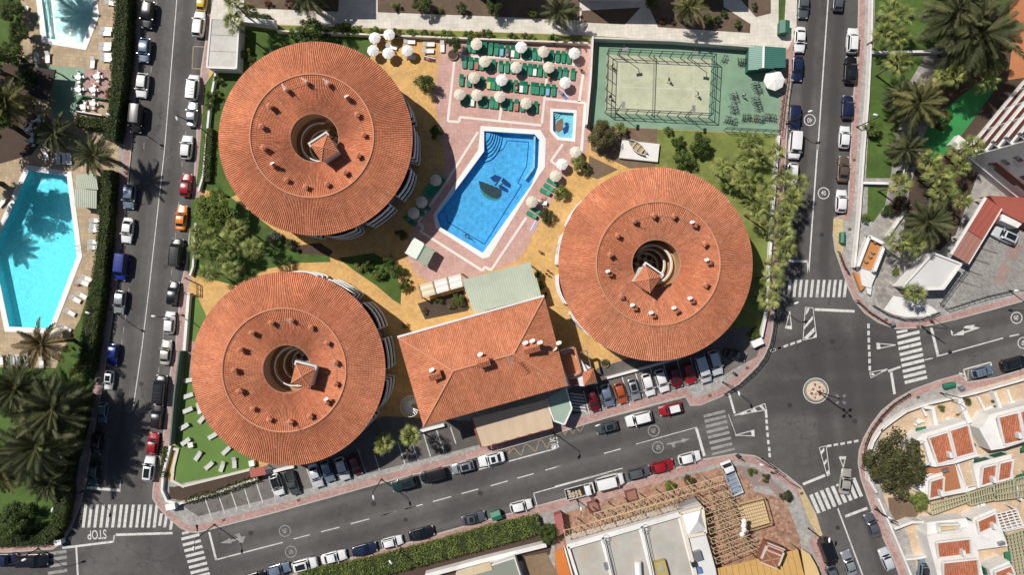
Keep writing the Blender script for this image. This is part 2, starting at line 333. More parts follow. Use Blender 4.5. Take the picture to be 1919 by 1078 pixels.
grey_roof = M('grey_roof_screed', (0.43, 0.41, 0.37), 0.85, 0.1, 1.0, 0.2, 0.15, stain=(0.42, 0.33, 0.24), stainamt=0.7, stainscale=0.25)
dark_metal = M('dark_metal', (0.035, 0.037, 0.04), 0.5, 0.1, 3.0, metal=0.3)
grey_metal = M('galvanised_metal', (0.32, 0.33, 0.34), 0.45, 0.1, 3.0, metal=0.6)
rubber = M('tyre_rubber', (0.02, 0.02, 0.021), 0.85, 0.1, 3.0)
glass_dark = M_glass('dark_glass', (0.012, 0.016, 0.02))
glass_win = M_glass('window_glass', (0.02, 0.026, 0.032), 0.1)
green_metal = M('green_sheet_metal', (0.04, 0.15, 0.11), 0.55, 0.1, 2.0)
pale_green = M('pale_green_sheet', (0.42, 0.465, 0.37), 0.6, 0.06, 1.2, 0.25, 0.12, stain=(0.36, 0.37, 0.26), stainamt=0.5)
teal_plastic = M('green_lounger_plastic', (0.018, 0.225, 0.125), 0.5, 0.08, 3.0)
white_plastic = M('white_plastic', (0.76, 0.755, 0.73), 0.45, 0.04, 3.0)
cloth_white = M('white_canvas', (0.78, 0.765, 0.73), 0.9, 0.05, 2.0)
cloth_beige = M('beige_canvas', (0.67, 0.605, 0.50), 0.9, 0.07, 2.0)
wood = M('timber', (0.42, 0.27, 0.13), 0.75, 0.25, 2.5)
wood_pale = M('pale_timber', (0.58, 0.45, 0.265), 0.75, 0.2, 2.5)
terracotta_flat = M('terracotta_floor', (0.42, 0.17, 0.075), 0.8, 0.15, 2.5)
red_flat = M('dark_red_roof', (0.32, 0.085, 0.06), 0.8, 0.12, 1.5)
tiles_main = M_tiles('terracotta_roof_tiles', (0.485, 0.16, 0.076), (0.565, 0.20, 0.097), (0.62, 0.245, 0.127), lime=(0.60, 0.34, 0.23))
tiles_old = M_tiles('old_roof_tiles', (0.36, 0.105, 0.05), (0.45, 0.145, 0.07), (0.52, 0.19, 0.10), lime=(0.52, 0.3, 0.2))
bark = M('tree_bark', (0.11, 0.08, 0.055), 0.95, 0.3, 5.0, bmp=0.6)
palm_bark = M('palm_bark', (0.17, 0.13, 0.095), 0.95, 0.3, 5.0, bmp=0.6)
leaf_tree = M_leaf('tree_leaves', (0.035, 0.068, 0.014), (0.12, 0.165, 0.038))
leaf_bush = M_leaf('bush_leaves', (0.05, 0.09, 0.016), (0.22, 0.275, 0.065))
leaf_olive = M_leaf('olive_leaves', (0.065, 0.07, 0.025), (0.19, 0.175, 0.075))
leaf_hedge = M_leaf('hedge_leaves', (0.035, 0.065, 0.012), (0.115, 0.145, 0.03), 1.2)
leaf_feather = M_leaf('feather_fronds', (0.085, 0.10, 0.045), (0.21, 0.215, 0.11), 0.7)
leaf_dry = M_leaf('dry_fronds', (0.12, 0.09, 0.04), (0.27, 0.20, 0.095), 0.7)
leaf_fan = M_leaf('fan_fronds', (0.075, 0.11, 0.02), (0.42, 0.44, 0.15), 0.8, 0.1)
leaf_red = M_leaf('reddish_leaves', (0.06, 0.025, 0.015), (0.13, 0.06, 0.03))
PAINT = {}
def paint(name, c, metal=0.0, rough=0.28):
    if name not in PAINT:
        m, nt, bs = base_nodes('car_paint_' + name); bs.inputs['Base Color'].default_value = rgba(c); bs.inputs['Metallic'].default_value = metal
        bs.inputs['Roughness'].default_value = rough; bs.inputs['Coat Weight'].default_value = 0.8; bs.inputs['Coat Roughness'].default_value = 0.04
        p = pos(nt); nt.links.new(mixc(nt, noise(nt, p, 1.3, 4.0), mul(c, 0.9), mul(c, 1.06)), bs.inputs['Base Color']); PAINT[name] = m
    return PAINT[name]
G = 0.13            # top of kerbed blocks
# ================================================================ GROUND, ROADS, PAVEMENTS
POOL_MAIN = qs('B3', [(858, 52), (1190, 74), (1222, 112), (1212, 290), (1170, 405), (852, 852), (575, 684), (548, 605), (858, 186)])
POOL_KIDS = qs('A3', [(1448, 803), (1600, 813), (1590, 1002), (1490, 992), (1446, 942)])
POOL_NW = [(74, -40), (88, 72), (156, 83), (177, 28), (168, -40)]
POOL_W = [(55, 319), (127, 330), (146, 480), (94, 616), (18, 613), (-12, 470)]
POOLS = [POOL_MAIN, POOL_KIDS, POOL_NW, POOL_W]
POOLS_W = [W2(p) for p in POOLS]
big = [(-700, -700), (700, -700), (700, 700), (-700, 700)]
structure('ground', MB().sheet(big, POOLS_W, -0.04), soil)
road = structure('road', MB().sheet(W2([(-260, -260), (2180, -260), (2180, 1340), (-260, 1340)]), POOLS_W, 0.0), asphalt)

WEST = [(-260, -260), (270, -260), (267, 0), (258, 140), (248, 270), (235, 400), (221, 530), (206, 634), (191, 738), (183, 774), (162, 905), (152, 945), (135, 990), (118, 1018), (100, 1030), (0, 1037), (-260, 1042)]
CENTRE = [(398, -260), (391, 0), (385, 80), (377, 130), (370, 230), (364, 330), (357, 420), (349, 494), (340, 530), (335, 582), (329, 647), (319, 699), (313, 764), (303, 837), (293, 884), (287, 915), (286, 934), (296, 950), (312, 968), (338, 990), (356, 998), (371, 999),
          (522, 960), (626, 931), (711, 907), (786, 888), (845, 872), (916, 850), (1045, 813), (1093, 797), (1170, 774), (1232, 757), (1284, 744), (1293, 761), (1313, 760), (1352, 744), (1385, 720), (1410, 696), (1430, 672), (1441, 648), (1447, 622), (1450, 590), (1455, 520), (1462, 430), (1470, 340), (1475, 240), (1477, 195), (1488, 104), (1493, 0), (1500, -260)]
EAST = [(1612, -260), (1608, 0), (1606, 104), (1598, 182), (1593, 275), (1588, 377), (1583, 402), (1563, 408), (1560, 440), (1564, 470), (1577, 507), (1588, 538), (1600, 564), (1619, 587), (1645, 605), (1678, 617), (1723, 615), (1788, 600), (1866, 579), (1919, 564), (2180, 490), (2180, -260)]
SEAST = [(2180, 618), (1919, 691), (1866, 707), (1812, 716), (1799, 701), (1756, 713), (1710, 730), (1678, 748), (1652, 769), (1632, 795), (1617, 822), (1609, 845), (1607, 868), (1612, 897), (1627, 941), (1645, 990), (1671, 1045), (1684, 1078), (1755, 1340), (2180, 1340)]
SOUTH = [(-260, 1300), (548, 1077), (654, 1046), (780, 1013), (817, 1001), (934, 968), (1006, 948), (1069, 931), (1126, 921), (1219, 892), (1315, 861), (1378, 850), (1414, 854), (1445, 870), (1476, 892), (1502, 913), (1528, 962), (1540, 1003), (1530, 1012), (1546, 1047), (1556, 1078), (1625, 1340), (-260, 1340)]
def inset_line(pts, d):
    out = []
    for i, p in enumerate(pts):
        a = Vector(pts[max(i - 1, 0)]); b = Vector(pts[min(i + 1, len(pts) - 1)]); t = (b - a).normalized(); out.append((p[0] + t.y * d, p[1] - t.x * d))
    return out
def band(name, pts, d0, d1, z, m, par=None):
    a = inset_line(pts, d0); b = inset_line(pts, d1)
    return structure(name, MB().sheet(W2(a + list(reversed(b))), [], z), m, parent=par)
def holes_in(keys): return [W2(POOLS[k]) for k in keys]
blk_w = structure('west_block_pavement', MB().sheet(W2(WEST), holes_in([2, 3]), G, -0.02), pave_tan)
blk_c = structure('hotel_block_paving', MB().sheet(W2(CENTRE), holes_in([0, 1]), G, -0.02), pave_gold)
blk_e = structure('east_block_pavement', MB().sheet(W2(EAST), [], G, -0.02), pave_grey)
blk_se = structure('corner_block_pavement', MB().sheet(W2(SEAST), [], G, -0.02), pave_grey)
blk_s = structure('south_block_pavement', MB().sheet(W2(SOUTH), [], G, -0.02), pave_grey)
def sgn_in(loop):   # +1 when travelling the loop has its inside on the side inset_line calls positive
    a = sum(loop[i][0] * loop[(i + 1) % len(loop)][1] - loop[(i + 1) % len(loop)][0] * loop[i][1] for i in range(len(loop)))
    return -1 if a > 0 else 1
def kerb(blk, lo, hi, loop, wred=11, grey=0, par=None):
    s_ = sgn_in(loop); seg = loop[lo:hi]
    band('kerb', seg, -0.4 * s_, 2.2 * s_, G + 0.012, kerb_m, blk)
    if wred: band('pink_paving', seg, 2.2 * s_, (2.2 + wred) * s_, G + 0.008, pave_red, blk)
    if grey: band('grey_paving', seg, (2.2 + wred) * s_, (2.2 + wred + grey) * s_, G + 0.008, pave_grey, blk)
kerb(blk_w, 1, 16, WEST, 11, 7)
kerb(blk_c, 0, 22, CENTRE, 10, 3)
kerb(blk_c, 21, 28, CENTRE, 12, 12)
kerb(blk_c, 27, 50, CENTRE, 14, 12)
kerb(blk_e, 0, 20, EAST, 10, 16)
kerb(blk_se, 0, 20, SEAST, 12, 14)
kerb(blk_s, 1, 23, SOUTH, 13, 15)
def patch(name, pts, m, blk, lift=0.02, holes=(), tile=None):
    if tile: pts = qs(tile, pts)
    return structure(name, MB().sheet(W2(pts), [W2(h) for h in holes], G + lift), m, parent=blk)
# --- centre block floors
patch('grey_paving', [(288, 905), (320, 900), (480, 880), (800, 790), (1060, 725), (1300, 670), (1425, 615), (1441, 648), (1420, 688), (1350, 742), (1290, 744), (1093, 796), (786, 886), (371, 997), (338, 988), (300, 952)], pave_grey, blk_c, 0.004)
patch('lawn', [(450, 54), (695, 60), (700, 92), (640, 260), (430, 372), (368, 350), (374, 300), (384, 160), (402, 134), (448, 132)], lawn_m, blk_c)
patch('lawn', [(360, 372), (428, 366), (480, 405), (545, 455), (617, 478), (620, 491), (560, 493), (500, 504), (440, 535), (352, 512)], lawn_m, blk_c)
patch('lawn', [(634, 484), (700, 474), (738, 495), (752, 545), (751, 571), (738, 563), (705, 535), (668, 510)], lawn_m, blk_c)
patch('soil_bed', [(545, 462), (600, 455), (625, 472), (617, 480), (560, 474)], soil_dark, blk_c, 0.03)
patch('lawn', [(1106, 237), (1458, 253), (1450, 350), (1443, 470), (1434, 590), (1418, 640), (1380, 655), (1330, 600), (1260, 400), (1190, 300), (1228, 300)], lawn_dry, blk_c)
patch('soil_bed', [(1106, 237), (1232, 242), (1228, 312), (1180, 316), (1108, 282)], soil, blk_c, 0.022)
patch('soil_bed', [(1104, 292), (1158, 318), (1120, 336), (1102, 330)], soil, blk_c, 0.022)
patch('artificial_turf', [(352, 560), (370, 556), (420, 660), (440, 800), (486, 878), (462, 882), (331, 908), (328, 840), (343, 720)], turf_m, blk_c)
patch('pink_paving', [(352, 640), (368, 640), (363, 706), (356, 706)], pave_red, blk_c, 0.03)
patch('pink_terrace', [(836, 73), (1114, 79), (1102, 285), (1075, 300), (1052, 345), (1003, 430), (985, 468), (965, 493), (868, 524), (815, 536), (783, 519), (757, 474), (782, 410), (836, 306), (822, 230), (812, 182), (824, 108)], pave_pink, blk_c, 0.02, [POOL_MAIN, POOL_KIDS])
patch('car_park_bays', [(330, 938), (345, 950), (372, 968), (500, 936), (640, 900), (790, 862), (905, 832), (893, 790), (720, 780), (480, 880), (335, 925)], bay_asphalt, blk_c, 0.026)
patch('car_park_bays', [(1060, 735), (1072, 778), (1200, 748), (1350, 706), (1418, 668), (1430, 630), (1400, 610), (1250, 650), (1120, 690)], bay_asphalt, blk_c, 0.026)
patch('planting_strip', [(318, 912), (326, 913), (480, 880), (486, 893), (400, 918), (345, 938), (318, 935)], soil_dark, blk_c, 0.035)
patch('planter_soil', [(783, 569), (868, 544), (880, 577), (876, 583), (797, 599)], soil_dark, blk_c, 0.03)
# --- the neighbours' gardens at the top
patch('garden_path', [(396, -200), (1496, -200), (1492, 60), (1476, 92), (1420, 86), (1100, 66), (455, 44), (395, 34)], pave_cream, blk_c, 0.018)
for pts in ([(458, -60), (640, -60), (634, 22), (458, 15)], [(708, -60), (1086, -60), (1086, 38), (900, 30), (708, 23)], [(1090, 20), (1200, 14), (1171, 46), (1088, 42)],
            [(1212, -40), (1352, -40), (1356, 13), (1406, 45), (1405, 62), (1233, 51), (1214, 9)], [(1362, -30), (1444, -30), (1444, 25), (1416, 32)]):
    patch('garden_soil', pts, M('shady_soil', (0.115, 0.08, 0.055), 0.95, 0.35, 2.0, bmp=0.5, stain=(0.2, 0.15, 0.1)), blk_c, 0.03)  # dark soil, with the shade of the trees also put into its colour
patch('grass_verge', [(452, 45), (1105, 67), (1425, 86), (1424, 94), (1104, 78), (452, 56)], lawn_dry, blk_c, 0.032)
patch('grass_verge', [(1459, -40), (1474, -40), (1468, 66), (1458, 66)], lawn_m, blk_c, 0.032)
patch('court_floor', qs('A4', [(150, 302), (1240, 350), (1500, 365), (1450, 970), (100, 908)]), green_floor, blk_c, 0.03)
patch('padel_court', [(1137, 102), (1333, 112), (1327, 221), (1133, 211)], court_m, blk_c, 0.045)
for mx_, my_, s_ in ((1400, 640, .5), (1560, 640, .45), (1480, 760, .45), (1602, 790, .45), (470, 1000, .45), (700, 945, .45), (310, 500, .4), (290, 300, .4), (900, 925, .45), (1540, 440, .4), (1780, 660, .4), (760, 975, .4), (265, 720, .4), (1570, 990, .4)):
    w_ = P(mx_, my_); MB().lathe([(0, 0.012), (s_ * .8, 0.012), (s_ * .8, 0.016), (s_, 0.014), (s_, 0.006)], 18, (w_.x, w_.y, 0)).build('manhole_cover', M('cast_iron', (0.035, 0.033, 0.032), 0.7), road)
for mx_, my_ in ((1720, 613), (1660, 600), (1455, 885), (1502, 925), (1640, 1010), (1625, 960), (1330, 742), (1400, 690), (420, 975), (560, 938), (980, 970), (1110, 935), (1720, 745), (1650, 790), (228, 470), (248, 240), (1600, 300), (1592, 430)):
    w_ = P(mx_, my_); MB().box((w_.x, w_.y, G + .012), (.6, .5, .024), .3).build('drain_cover', M('rusty_iron', (0.14, 0.085, 0.06), 0.8), blk_c)
# --- west block floors
patch('lawn', [(-80, -40), (38, -40), (42, 75), (10, 120), (-80, 140)], lawn_m, blk_w)
patch('lawn', [(106, 690), (116, 660), (150, 600), (176, 520), (205, 520), (180, 700), (150, 860), (120, 1010), (-80, 1026), (-80, 688)], lawn_m, blk_w)
patch('green_deck', qs('A1', [(240, 455), (395, 480), (620, 490), (600, 690), (545, 800), (520, 870), (390, 850), (360, 700), (370, 540)]), green_floor, blk_w)
patch('brown_deck', qs('A1', [(618, 490), (790, 505), (770, 715), (600, 690)]), pave_red, blk_w, 0.022)
patch('soil_bed', [(-80, 120), (66, 120), (66, 215), (100, 235), (60, 290), (-80, 330)], soil_dark, blk_w, 0.018)
# --- east block floors
patch('lawn', [(1640, -40), (1900, -40), (1900, 60), (1740, 90), (1728, 100), (1636, 100)], lawn_m, blk_e)
patch('lawn', [(1634, 106), (1732, 106), (1700, 160), (1676, 270), (1668, 334), (1622, 334)], lawn_m, blk_e)
patch('lawn', [(1626, 348), (1664, 350), (1658, 384), (1636, 416), (1624, 416)], lawn_m, blk_e)
patch('stone_path', [(1732, 106), (1780, 110), (1748, 170), (1730, 260), (1702, 350), (1690, 420), (1680, 450), (1640, 430), (1660, 384), (1676, 270), (1704, 160)], pave_stone, blk_e, 0.018)
patch('garden_soil', [(1760, 60), (1990, 60), (1990, 140), (1880, 200), (1830, 330), (1790, 440), (1760, 470), (1690, 450), (1704, 350), (1740, 240)], soil_dark, blk_e, 0.016)
patch('emerald_carpet', qs('B5', [(1040, 70), (1130, -120), (1250, -230), (1560, -470), (1640, -420), (1400, -90), (1290, 60), (1160, 165)]), emerald, blk_e, 0.03)
patch('terracotta_terrace', [(1884, -30), (1990, -30), (1990, 135), (1888, 150), (1896, 80)], terracotta_flat, blk_e, 0.024)
patch('car_park', qs('B5', [(1400, 905), (1640, 580), (1700, 540), (1900, 640), (2100, 700), (2100, 1000), (1740, 1110), (1330, 1195), (1290, 1180)]), pave_cobble, blk_e, 0.03)
for pts in ([(1720, 735), (1800, 775), (1740, 890), (1660, 850)], [(1640, 890), (1710, 925), (1650, 1065), (1580, 1035)]):
    patch('pink_tile_panel', qs('B5', pts), M_paving('red_check_tiles', (0.40, 0.24, 0.21), (0.26, 0.21, 0.19), 0.45, 0.45, R(35), 0.1, offset=0.0, msize=0.1) if 'red_check_tiles' not in MATS else MATS['red_check_tiles'], blk_e, 0.036)
for pts in ([(1500, 790), (1615, 825), (1612, 835), (1496, 800)], [(1440, 865), (1560, 903), (1556, 912), (1437, 876)], [(1390, 945), (1502, 985), (1499, 993), (1387, 955)], [(1330, 1020), (1450, 1060), (1446, 1068), (1327, 1030)]):
    patch('bay_marking', qs('B5', pts), M('dark_bay_line', (0.13, 0.12, 0.11)), blk_e, 0.036)
patch('terrace_paving', qs('B5', [(770, 850), (960, 830), (1130, 850), (940, 1070), (860, 1130), (1000, 1150), (1180, 1290), (1000, 1320), (800, 1260), (720, 1130), (760, 960)]), pave_stone, blk_e, 0.02)
patch('yellow_lay_by', qs('B5', [(428, 580), (500, 580), (498, 800), (470, 880), (440, 760), (425, 660)]), M_paving('yellow_pavers', (0.55, 0.42, 0.22), (0.42, 0.33, 0.18), 0.4, 0.4, 0, 0.1), blk_e, 0.022)
patch('white_terrace', qs('C5', [(860, 95), (1000, 120), (1140, 175), (1180, 210), (1080, 245), (960, 250), (850, 225), (790, 195)]), white_wall, blk_e, 0.03)
# --- south-east terraces, south plaza
patch('sandy_terrace', [(1648, 815), (1668, 790), (1700, 765), (1800, 738), (2050, 662), (2050, 1250), (1790, 1250), (1720, 1078), (1700, 1000), (1662, 950), (1640, 890)], pave_sand, blk_se)
patch('dry_garden', qs('D5', [(820, 520), (990, 520), (1040, 640), (1000, 690), (880, 700), (830, 610)]), soil, blk_se, 0.03)
patch('brick_plaza', qs('D4', [(0, 655), (300, 555), (700, 420), (1180, 305), (1340, 290), (1440, 480), (1640, 520), (1700, 640), (1760, 800), (1800, 1000), (1900, 1300), (0, 1300)]), pave_brick, blk_s)
patch('flower_bed', qs('D4', [(1310, 290), (1440, 300), (1560, 380), (1660, 480), (1680, 540), (1600, 510), (1540, 440), (1430, 430), (1330, 350)]), M('lilac_gravel', (0.26, 0.19, 0.17), 0.9, 0.25, 4.0), blk_s, 0.03)
patch('yellow_lay_by', qs('D5', [(170, 445), (205, 455), (300, 640), (350, 790), (320, 800), (270, 720), (240, 660)]), MATS['yellow_pavers'], blk_s, 0.022)
patch('garden_soil', [(560, 1084), (1000, 984), (1040, 995), (1030, 1040), (800, 1090), (560, 1140)], soil_dark, blk_s, 0.02)

# ================================================================ ROAD MARKINGS (painted pieces of the road)
LINE_Z = 0.012
def mark(name, poly, m=None, par=None, z=LINE_Z):
    return MB().sheet(W2(poly), [], z).build(name, m or paint_white, par or road)
def line(a, b, w, m=None, name='road_line', par=None, z=LINE_Z):
    a = Vector(a); b = Vector(b); t = (b - a).normalized(); n = Vector((t.y, -t.x)) * (w / 2)
    return mark(name, [tuple(a - n), tuple(b - n), tuple(b + n), tuple(a + n)], m, par, z)
def crossing(stripes, m=None):
    e = bpy.data.objects.new('zebra_crossing', None); COL.objects.link(e); e.parent = road
    for st in stripes: mark('stripe', st, m, e)
def stripe_set(tile, centres, lv, wv):
    out = []
    for c in centres:
        c = Vector(c); l = Vector(lv) / 2; w = Vector(wv) / 2
        out.append(qs(tile, [tuple(c - l - w), tuple(c + l - w), tuple(c + l + w), tuple(c - l + w)]))
    return out
crossing(stripe_set('D1', [(x - 10, 655) for x in (620, 660, 703, 747, 790, 832, 877, 917, 962, 1005, 1047, 1090, 1132)], (-20, 165), (21, 0)) +
         stripe_set('D1', [(1158, 680), (1195, 692), (1237, 708)], (-14, 90), (21, 0)))
crossing(stripe_set('D2', [(65, 805), (75, 848), (86, 890), (97, 930), (108, 970), (120, 1010), (131, 1050), (140, 1085)], (130, -33), (5, 20)) + stripe_set('D2', [(30, 775)], (50, -12), (4, 18)))
crossing(stripe_set('D1', [(410, 920), (412, 962), (413, 1008), (415, 1058)], (140, -22), (2, 22)), paint_worn)
crossing(stripe_set('C5', [(x, 42) for x in (112, 152, 192, 233, 275, 318, 358, 398, 438, 478, 516)], (-14, 125), (20, 0)))
crossing(stripe_set('C5', [(970, 375), (975, 420), (982, 458), (990, 500), (997, 540), (1004, 580), (1011, 622), (1018, 662), (1026, 702)], (162, -40), (4, 22)) + stripe_set('C5', [(925, 352)], (80, -14), (4, 18)))
crossing(stripe_set('D5', [(297, 566), (335, 552), (373, 536), (412, 520), (452, 505), (490, 490), (529, 475), (566, 460), (604, 446)], (58, 134), (24, -9)))
crossing(stripe_set('D4', [(1150, -85), (1158, -48), (1165, -10), (1172, 30), (1182, 68), (1192, 108), (1202, 150)], (155, -38), (5, 20)) + stripe_set('D4', [(1215, 188)], (165, -40), (3, 15)), paint_worn)
for tile, a, b, w in (('D1', (836, 790), (1245, 778), 4.5), ('D1', (450, 885), (815, 840), 4), ('D1', (825, 792), (818, 842), 2), ('D1', (550, 880), (562, 1090), 3.5), ('D1', (625, 450), (865, 468), 5), ('D1', (868, 395), (865, 480), 1.4),
                      ('D2', (200, 770), (250, 970), 4), ('D2', (250, 970), (730, 845), 2.2), ('C5', (295, 193), (583, 207), 5), ('C5', (1135, 320), (1185, 525), 5), ('C5', (847, 645), (872, 805), 5), ('C5', (1175, 533), (1655, 400), 2.2), ('C5', (1700, 388), (1770, 373), 2.2),
                      ('C5', (1090, 558), (1148, 545), 2), ('C4', (1255, 800), (1297, 945), 4), ('C4', (1250, 950), (1310, 1110), 1), ('D4', (1020, 20), (1078, 220), 5), ('D5', (210, 425), (370, 360), 5), ('D5', (517, 657), (675, 597), 5), ('B5', (105, 882), (243, 885), 4.5), ('B5', (243, 890), (250, 970), 3),
                      ('D5', (462, 600), (640, 1078), 2.6), ('D5', (640, 1078), (720, 1300), 2.6), ('A5', (396, -60), (318, 1078), 2.4), ('B5', (318, 30), (252, 970), 2.6),
                      ('D4', (585, 135), (1025, 12), 1.4), ('D3', (760, 318), (1320, 165), 2.2), ('D3', (1155, 490), (1180, 580), 1.6), ('D3', (1155, 490), (1694, 340), 1.8), ('D4', (0, 440), (490, 308), 1.6),
                      ('C5', (1370, 628), (1565, 575), 2.4), ('C5', (1370, 628), (1392, 708), 2.4), ('C5', (1565, 575), (1572, 600), 2.4)):
    line(q(tile, *a), q(tile, *b), w)
lt = [q('A1', 1280, -200), q('A1', 1275, 0), q('A1', 1240, 430), q('A1', 1187, 1078), q('B1', 1140, 500), q('B1', 1076, 1078), q('C1', 1020, 500), q('C1', 962, 890)]
for a, b in zip(lt[:-1], lt[1:]): line(a, b, 1.5)
for tile, a, b in (('D2', (810, 820), (925, 790)), ('D2', (1008, 768), (1140, 735)), ('D2', (1222, 710), (1355, 675)), ('D2', (1422, 656), (1550, 622)), ('D2', (1605, 607), (1694, 582)), ('D3', (36, 657), (165, 620)), ('D3', (218, 607), (355, 570)), ('D3', (428, 550), (560, 514)),
                   ('D3', (634, 493), (755, 460)), ('D3', (845, 436), (968, 401)), ('D3', (1037, 381), (1155, 348)), ('D3', (1240, 323), (1363, 288)), ('D4', (355, 202), (475, 168)), ('D4', (0, 300), (55, 287))):
    line(q(tile, *a), q(tile, *b), 1.8, name='lane_dash')
for tile, x, y0 in (('A1', 1128, 10), ('A1', 1110, 190), ('A1', 1105, 290), ('A1', 1092, 480), ('A1', 1040, 1030), ('A1', 1340, 940), ('B1', 1315, 160), ('B1', 1290, 450), ('B1', 1267, 680), ('B1', 1240, 940), ('C1', 930, 40), ('C1', 905, 230), ('C1', 893, 320), ('C1', 880, 410), ('C1', 850, 640), ('C1', 1180, 360), ('C1', 1147, 610)):
    line(q(tile, x, y0), q(tile, x - 3, y0 + 42), 1.3, paint_worn, 'parking_dash')
# dashed give-way rows
def dash_row(tile, pts, lv, wv):
    for st in stripe_set(tile, pts, lv, wv): mark('give_way_dash', st)
dash_row('C5', [(683, 313), (684, 364), (686, 415), (687, 466), (690, 517), (691, 566), (693, 618)], (0, 34), (18, 0))
dash_row('C5', [(-8, 488), (40, 472), (88, 456), (136, 440), (183, 424)], (34, -13), (4, 16))
dash_row('C4', [(1575, 490), (1620, 472)], (34, -13), (4, 16))
dash_row('D5', [(400, 147), (448, 139), (497, 131), (546, 122), (595, 113)], (32, -6), (2, 16))
dash_row('D4', [(1522, -100), (1525, -70), (1527, -28), (1530, 18), (1535, 68), (1540, 120), (1546, 170), (1549, 214)], (2, 30), (17, 0))
# give-way triangles and hatched islands
def outline_poly(tile, pts, w, name='give_way_triangle', fills=()):
    e = bpy.data.objects.new(name, None); COL.objects.link(e); e.parent = road
    pp = qs(tile, pts)
    for k, (a, b) in enumerate(zip(pp, pp[1:] + pp[:1])): line(a, b, w, None, 'outline', e, LINE_Z + 0.002 * k)
    for f in fills: mark('hatch_bar', qs(tile, f), None, e, LINE_Z + 0.009)
outline_poly('C4', [(1694, 205), (1664, 328), (1708, 333)], 1.6, fills=[[(1664, 310), (1702, 312), (1709, 338), (1659, 330)]])
outline_poly('C5', [(744, 438), (747, 478), (880, 450)], 1.5, fills=[[(740, 434), (768, 438), (770, 478), (744, 482)]])
outline_poly('D4', [(1300, 70), (1435, 34), (1437, 76)], 1.5, fills=[[(1414, 38), (1438, 31), (1441, 80), (1420, 78)]])
outline_poly('D5', [(474, 226), (519, 225), (502, 302)], 1.5, fills=[[(471, 225), (522, 222), (519, 244), (475, 244)]])
outline_poly('C5', [(228, 178), (283, 182), (309, 393), (211, 415)], 1.3, 'hatched_island', [[(234, 190), (258, 182), (252, 206), (230, 234)], [(222, 312), (280, 240), (284, 262), (220, 338)], [(216, 400), (292, 322), (296, 352), (240, 408)], [(280, 398), (303, 366), (308, 392)]])
outline_poly('C5', [(692, 648), (822, 624), (702, 688)], 1.3, 'hatched_island', [[(700, 660), (712, 650), (730, 664), (716, 674)], [(770, 640), (806, 630), (812, 636), (785, 646)]])
outline_poly('D5', [(328, 160), (378, 147), (404, 353), (387, 366)], 1.3, 'hatched_island', [[(338, 190), (362, 160), (366, 180), (344, 212)], [(360, 270), (380, 240), (384, 262), (366, 288)], [(378, 340), (396, 320), (400, 345), (388, 358)]])
outline_poly('C4', [(1290, 960), (1515, 874), (1525, 918)], 1.3, 'hatched_island', [[(1330, 950), (1380, 925), (1386, 948), (1340, 956)], [(1410, 920), (1440, 905), (1462, 930), (1420, 936)], [(1472, 892), (1492, 884), (1518, 915), (1500, 918)]])
line(q('C5', 825, 640), q('C5', 915, 607), 4)
# text and numerals painted on the asphalt
def text_mesh(txt, size, sx=1.0):
    cu = bpy.data.curves.new('lettering', 'FONT'); cu.body = txt; cu.size = size; cu.align_x = 'CENTER'; cu.align_y = 'CENTER'; cu.offset = 0.012 * size
    o = bpy.data.objects.new('lettering', cu); COL.objects.link(o); dg = bpy.context.evaluated_depsgraph_get(); dg.update()
    me = bpy.data.meshes.new_from_object(o.evaluated_get(dg)); bpy.data.objects.remove(o); bpy.data.curves.remove(cu)
    for v in me.vertices: v.co.x *= sx
    return me
def painted_text(txt, px, size, rot, m, sx=1.0, name='painted_lettering', par=None):
    me = text_mesh(txt, size, sx); me.materials.clear(); me.materials.append(m); p = P(*px)
    return put(name, me, par or road, (p.x, p.y, LINE_Z + 0.003), rot)
def ring_mark(px, r, w, m, par, name='ring'):
    p = P(*px); n = 40; mb = MB(); vv = []
    for k in range(n):
        t = 2 * math.pi * k / n
        vv += [(p.x + (r - w) * math.cos(t), p.y + (r - w) * math.sin(t), LINE_Z), (p.x + r * math.cos(t), p.y + r * math.sin(t), LINE_Z)]
    mb.add(vv, [(2 * k, 2 * k + 1, (2 * k + 3) % (2 * n), (2 * k + 2) % (2 * n)) for k in range(n)]); return mb.build(name, m, par)
def speed_mark(px, rot, m):
    e = bpy.data.objects.new('speed_limit_marking', None); COL.objects.link(e); e.parent = road
    ring_mark(px, 1.06, 0.16, m, e); painted_text('40', px, 1.25, rot, m, 0.72, 'numerals', e)
speed_mark((1517.5, 224.5), R(180), paint_white); speed_mark((1543.5, 362), 0, paint_white)
for c, a in (((534, 996), R(105)), ((545, 1035), R(-75))): speed_mark(c, a, paint_worn)
for c, a in (((1225, 808), R(105)), ((1233, 839), R(-75))): speed_mark(c, a, paint_worn)
for c, a in (((1905, 596), R(105)), ((1918, 643), R(-75))): speed_mark(c, a, paint_white)
painted_text('STOP', q('D1', 700, 785), 2.3, R(183), paint_white, 0.62)
painted_text('BUS', q('D3', 1308, 125), 1.9, R(100), paint_white, 0.62)
def arrow(tile, pts, m):
    mark('lane_arrow', qs(tile, pts), m)
arrow('D2', [(280, 850), (350, 812), (352, 826), (412, 812), (375, 790), (425, 776), (418, 790), (440, 805), (462, 800), (455, 815), (445, 838), (456, 842), (408, 852), (412, 830), (360, 840), (360, 852)], paint_worn)
arrow('C5', [(1285, 383), (1372, 340), (1372, 354), (1428, 338), (1366, 326), (1385, 312), (1455, 303), (1440, 315), (1470, 322), (1490, 326), (1372, 366), (1372, 378)], paint_white)
mark('lane_arrow', qs('C5', [(1276, 345), (1283, 343), (1293, 362), (1290, 382), (1280, 372)]), paint_white)
arrow('D4', [(980, 94), (912, 96), (914, 106), (805, 132), (806, 140), (840, 134), (850, 160), (868, 155), (862, 132), (916, 118), (920, 124)], paint_worn)
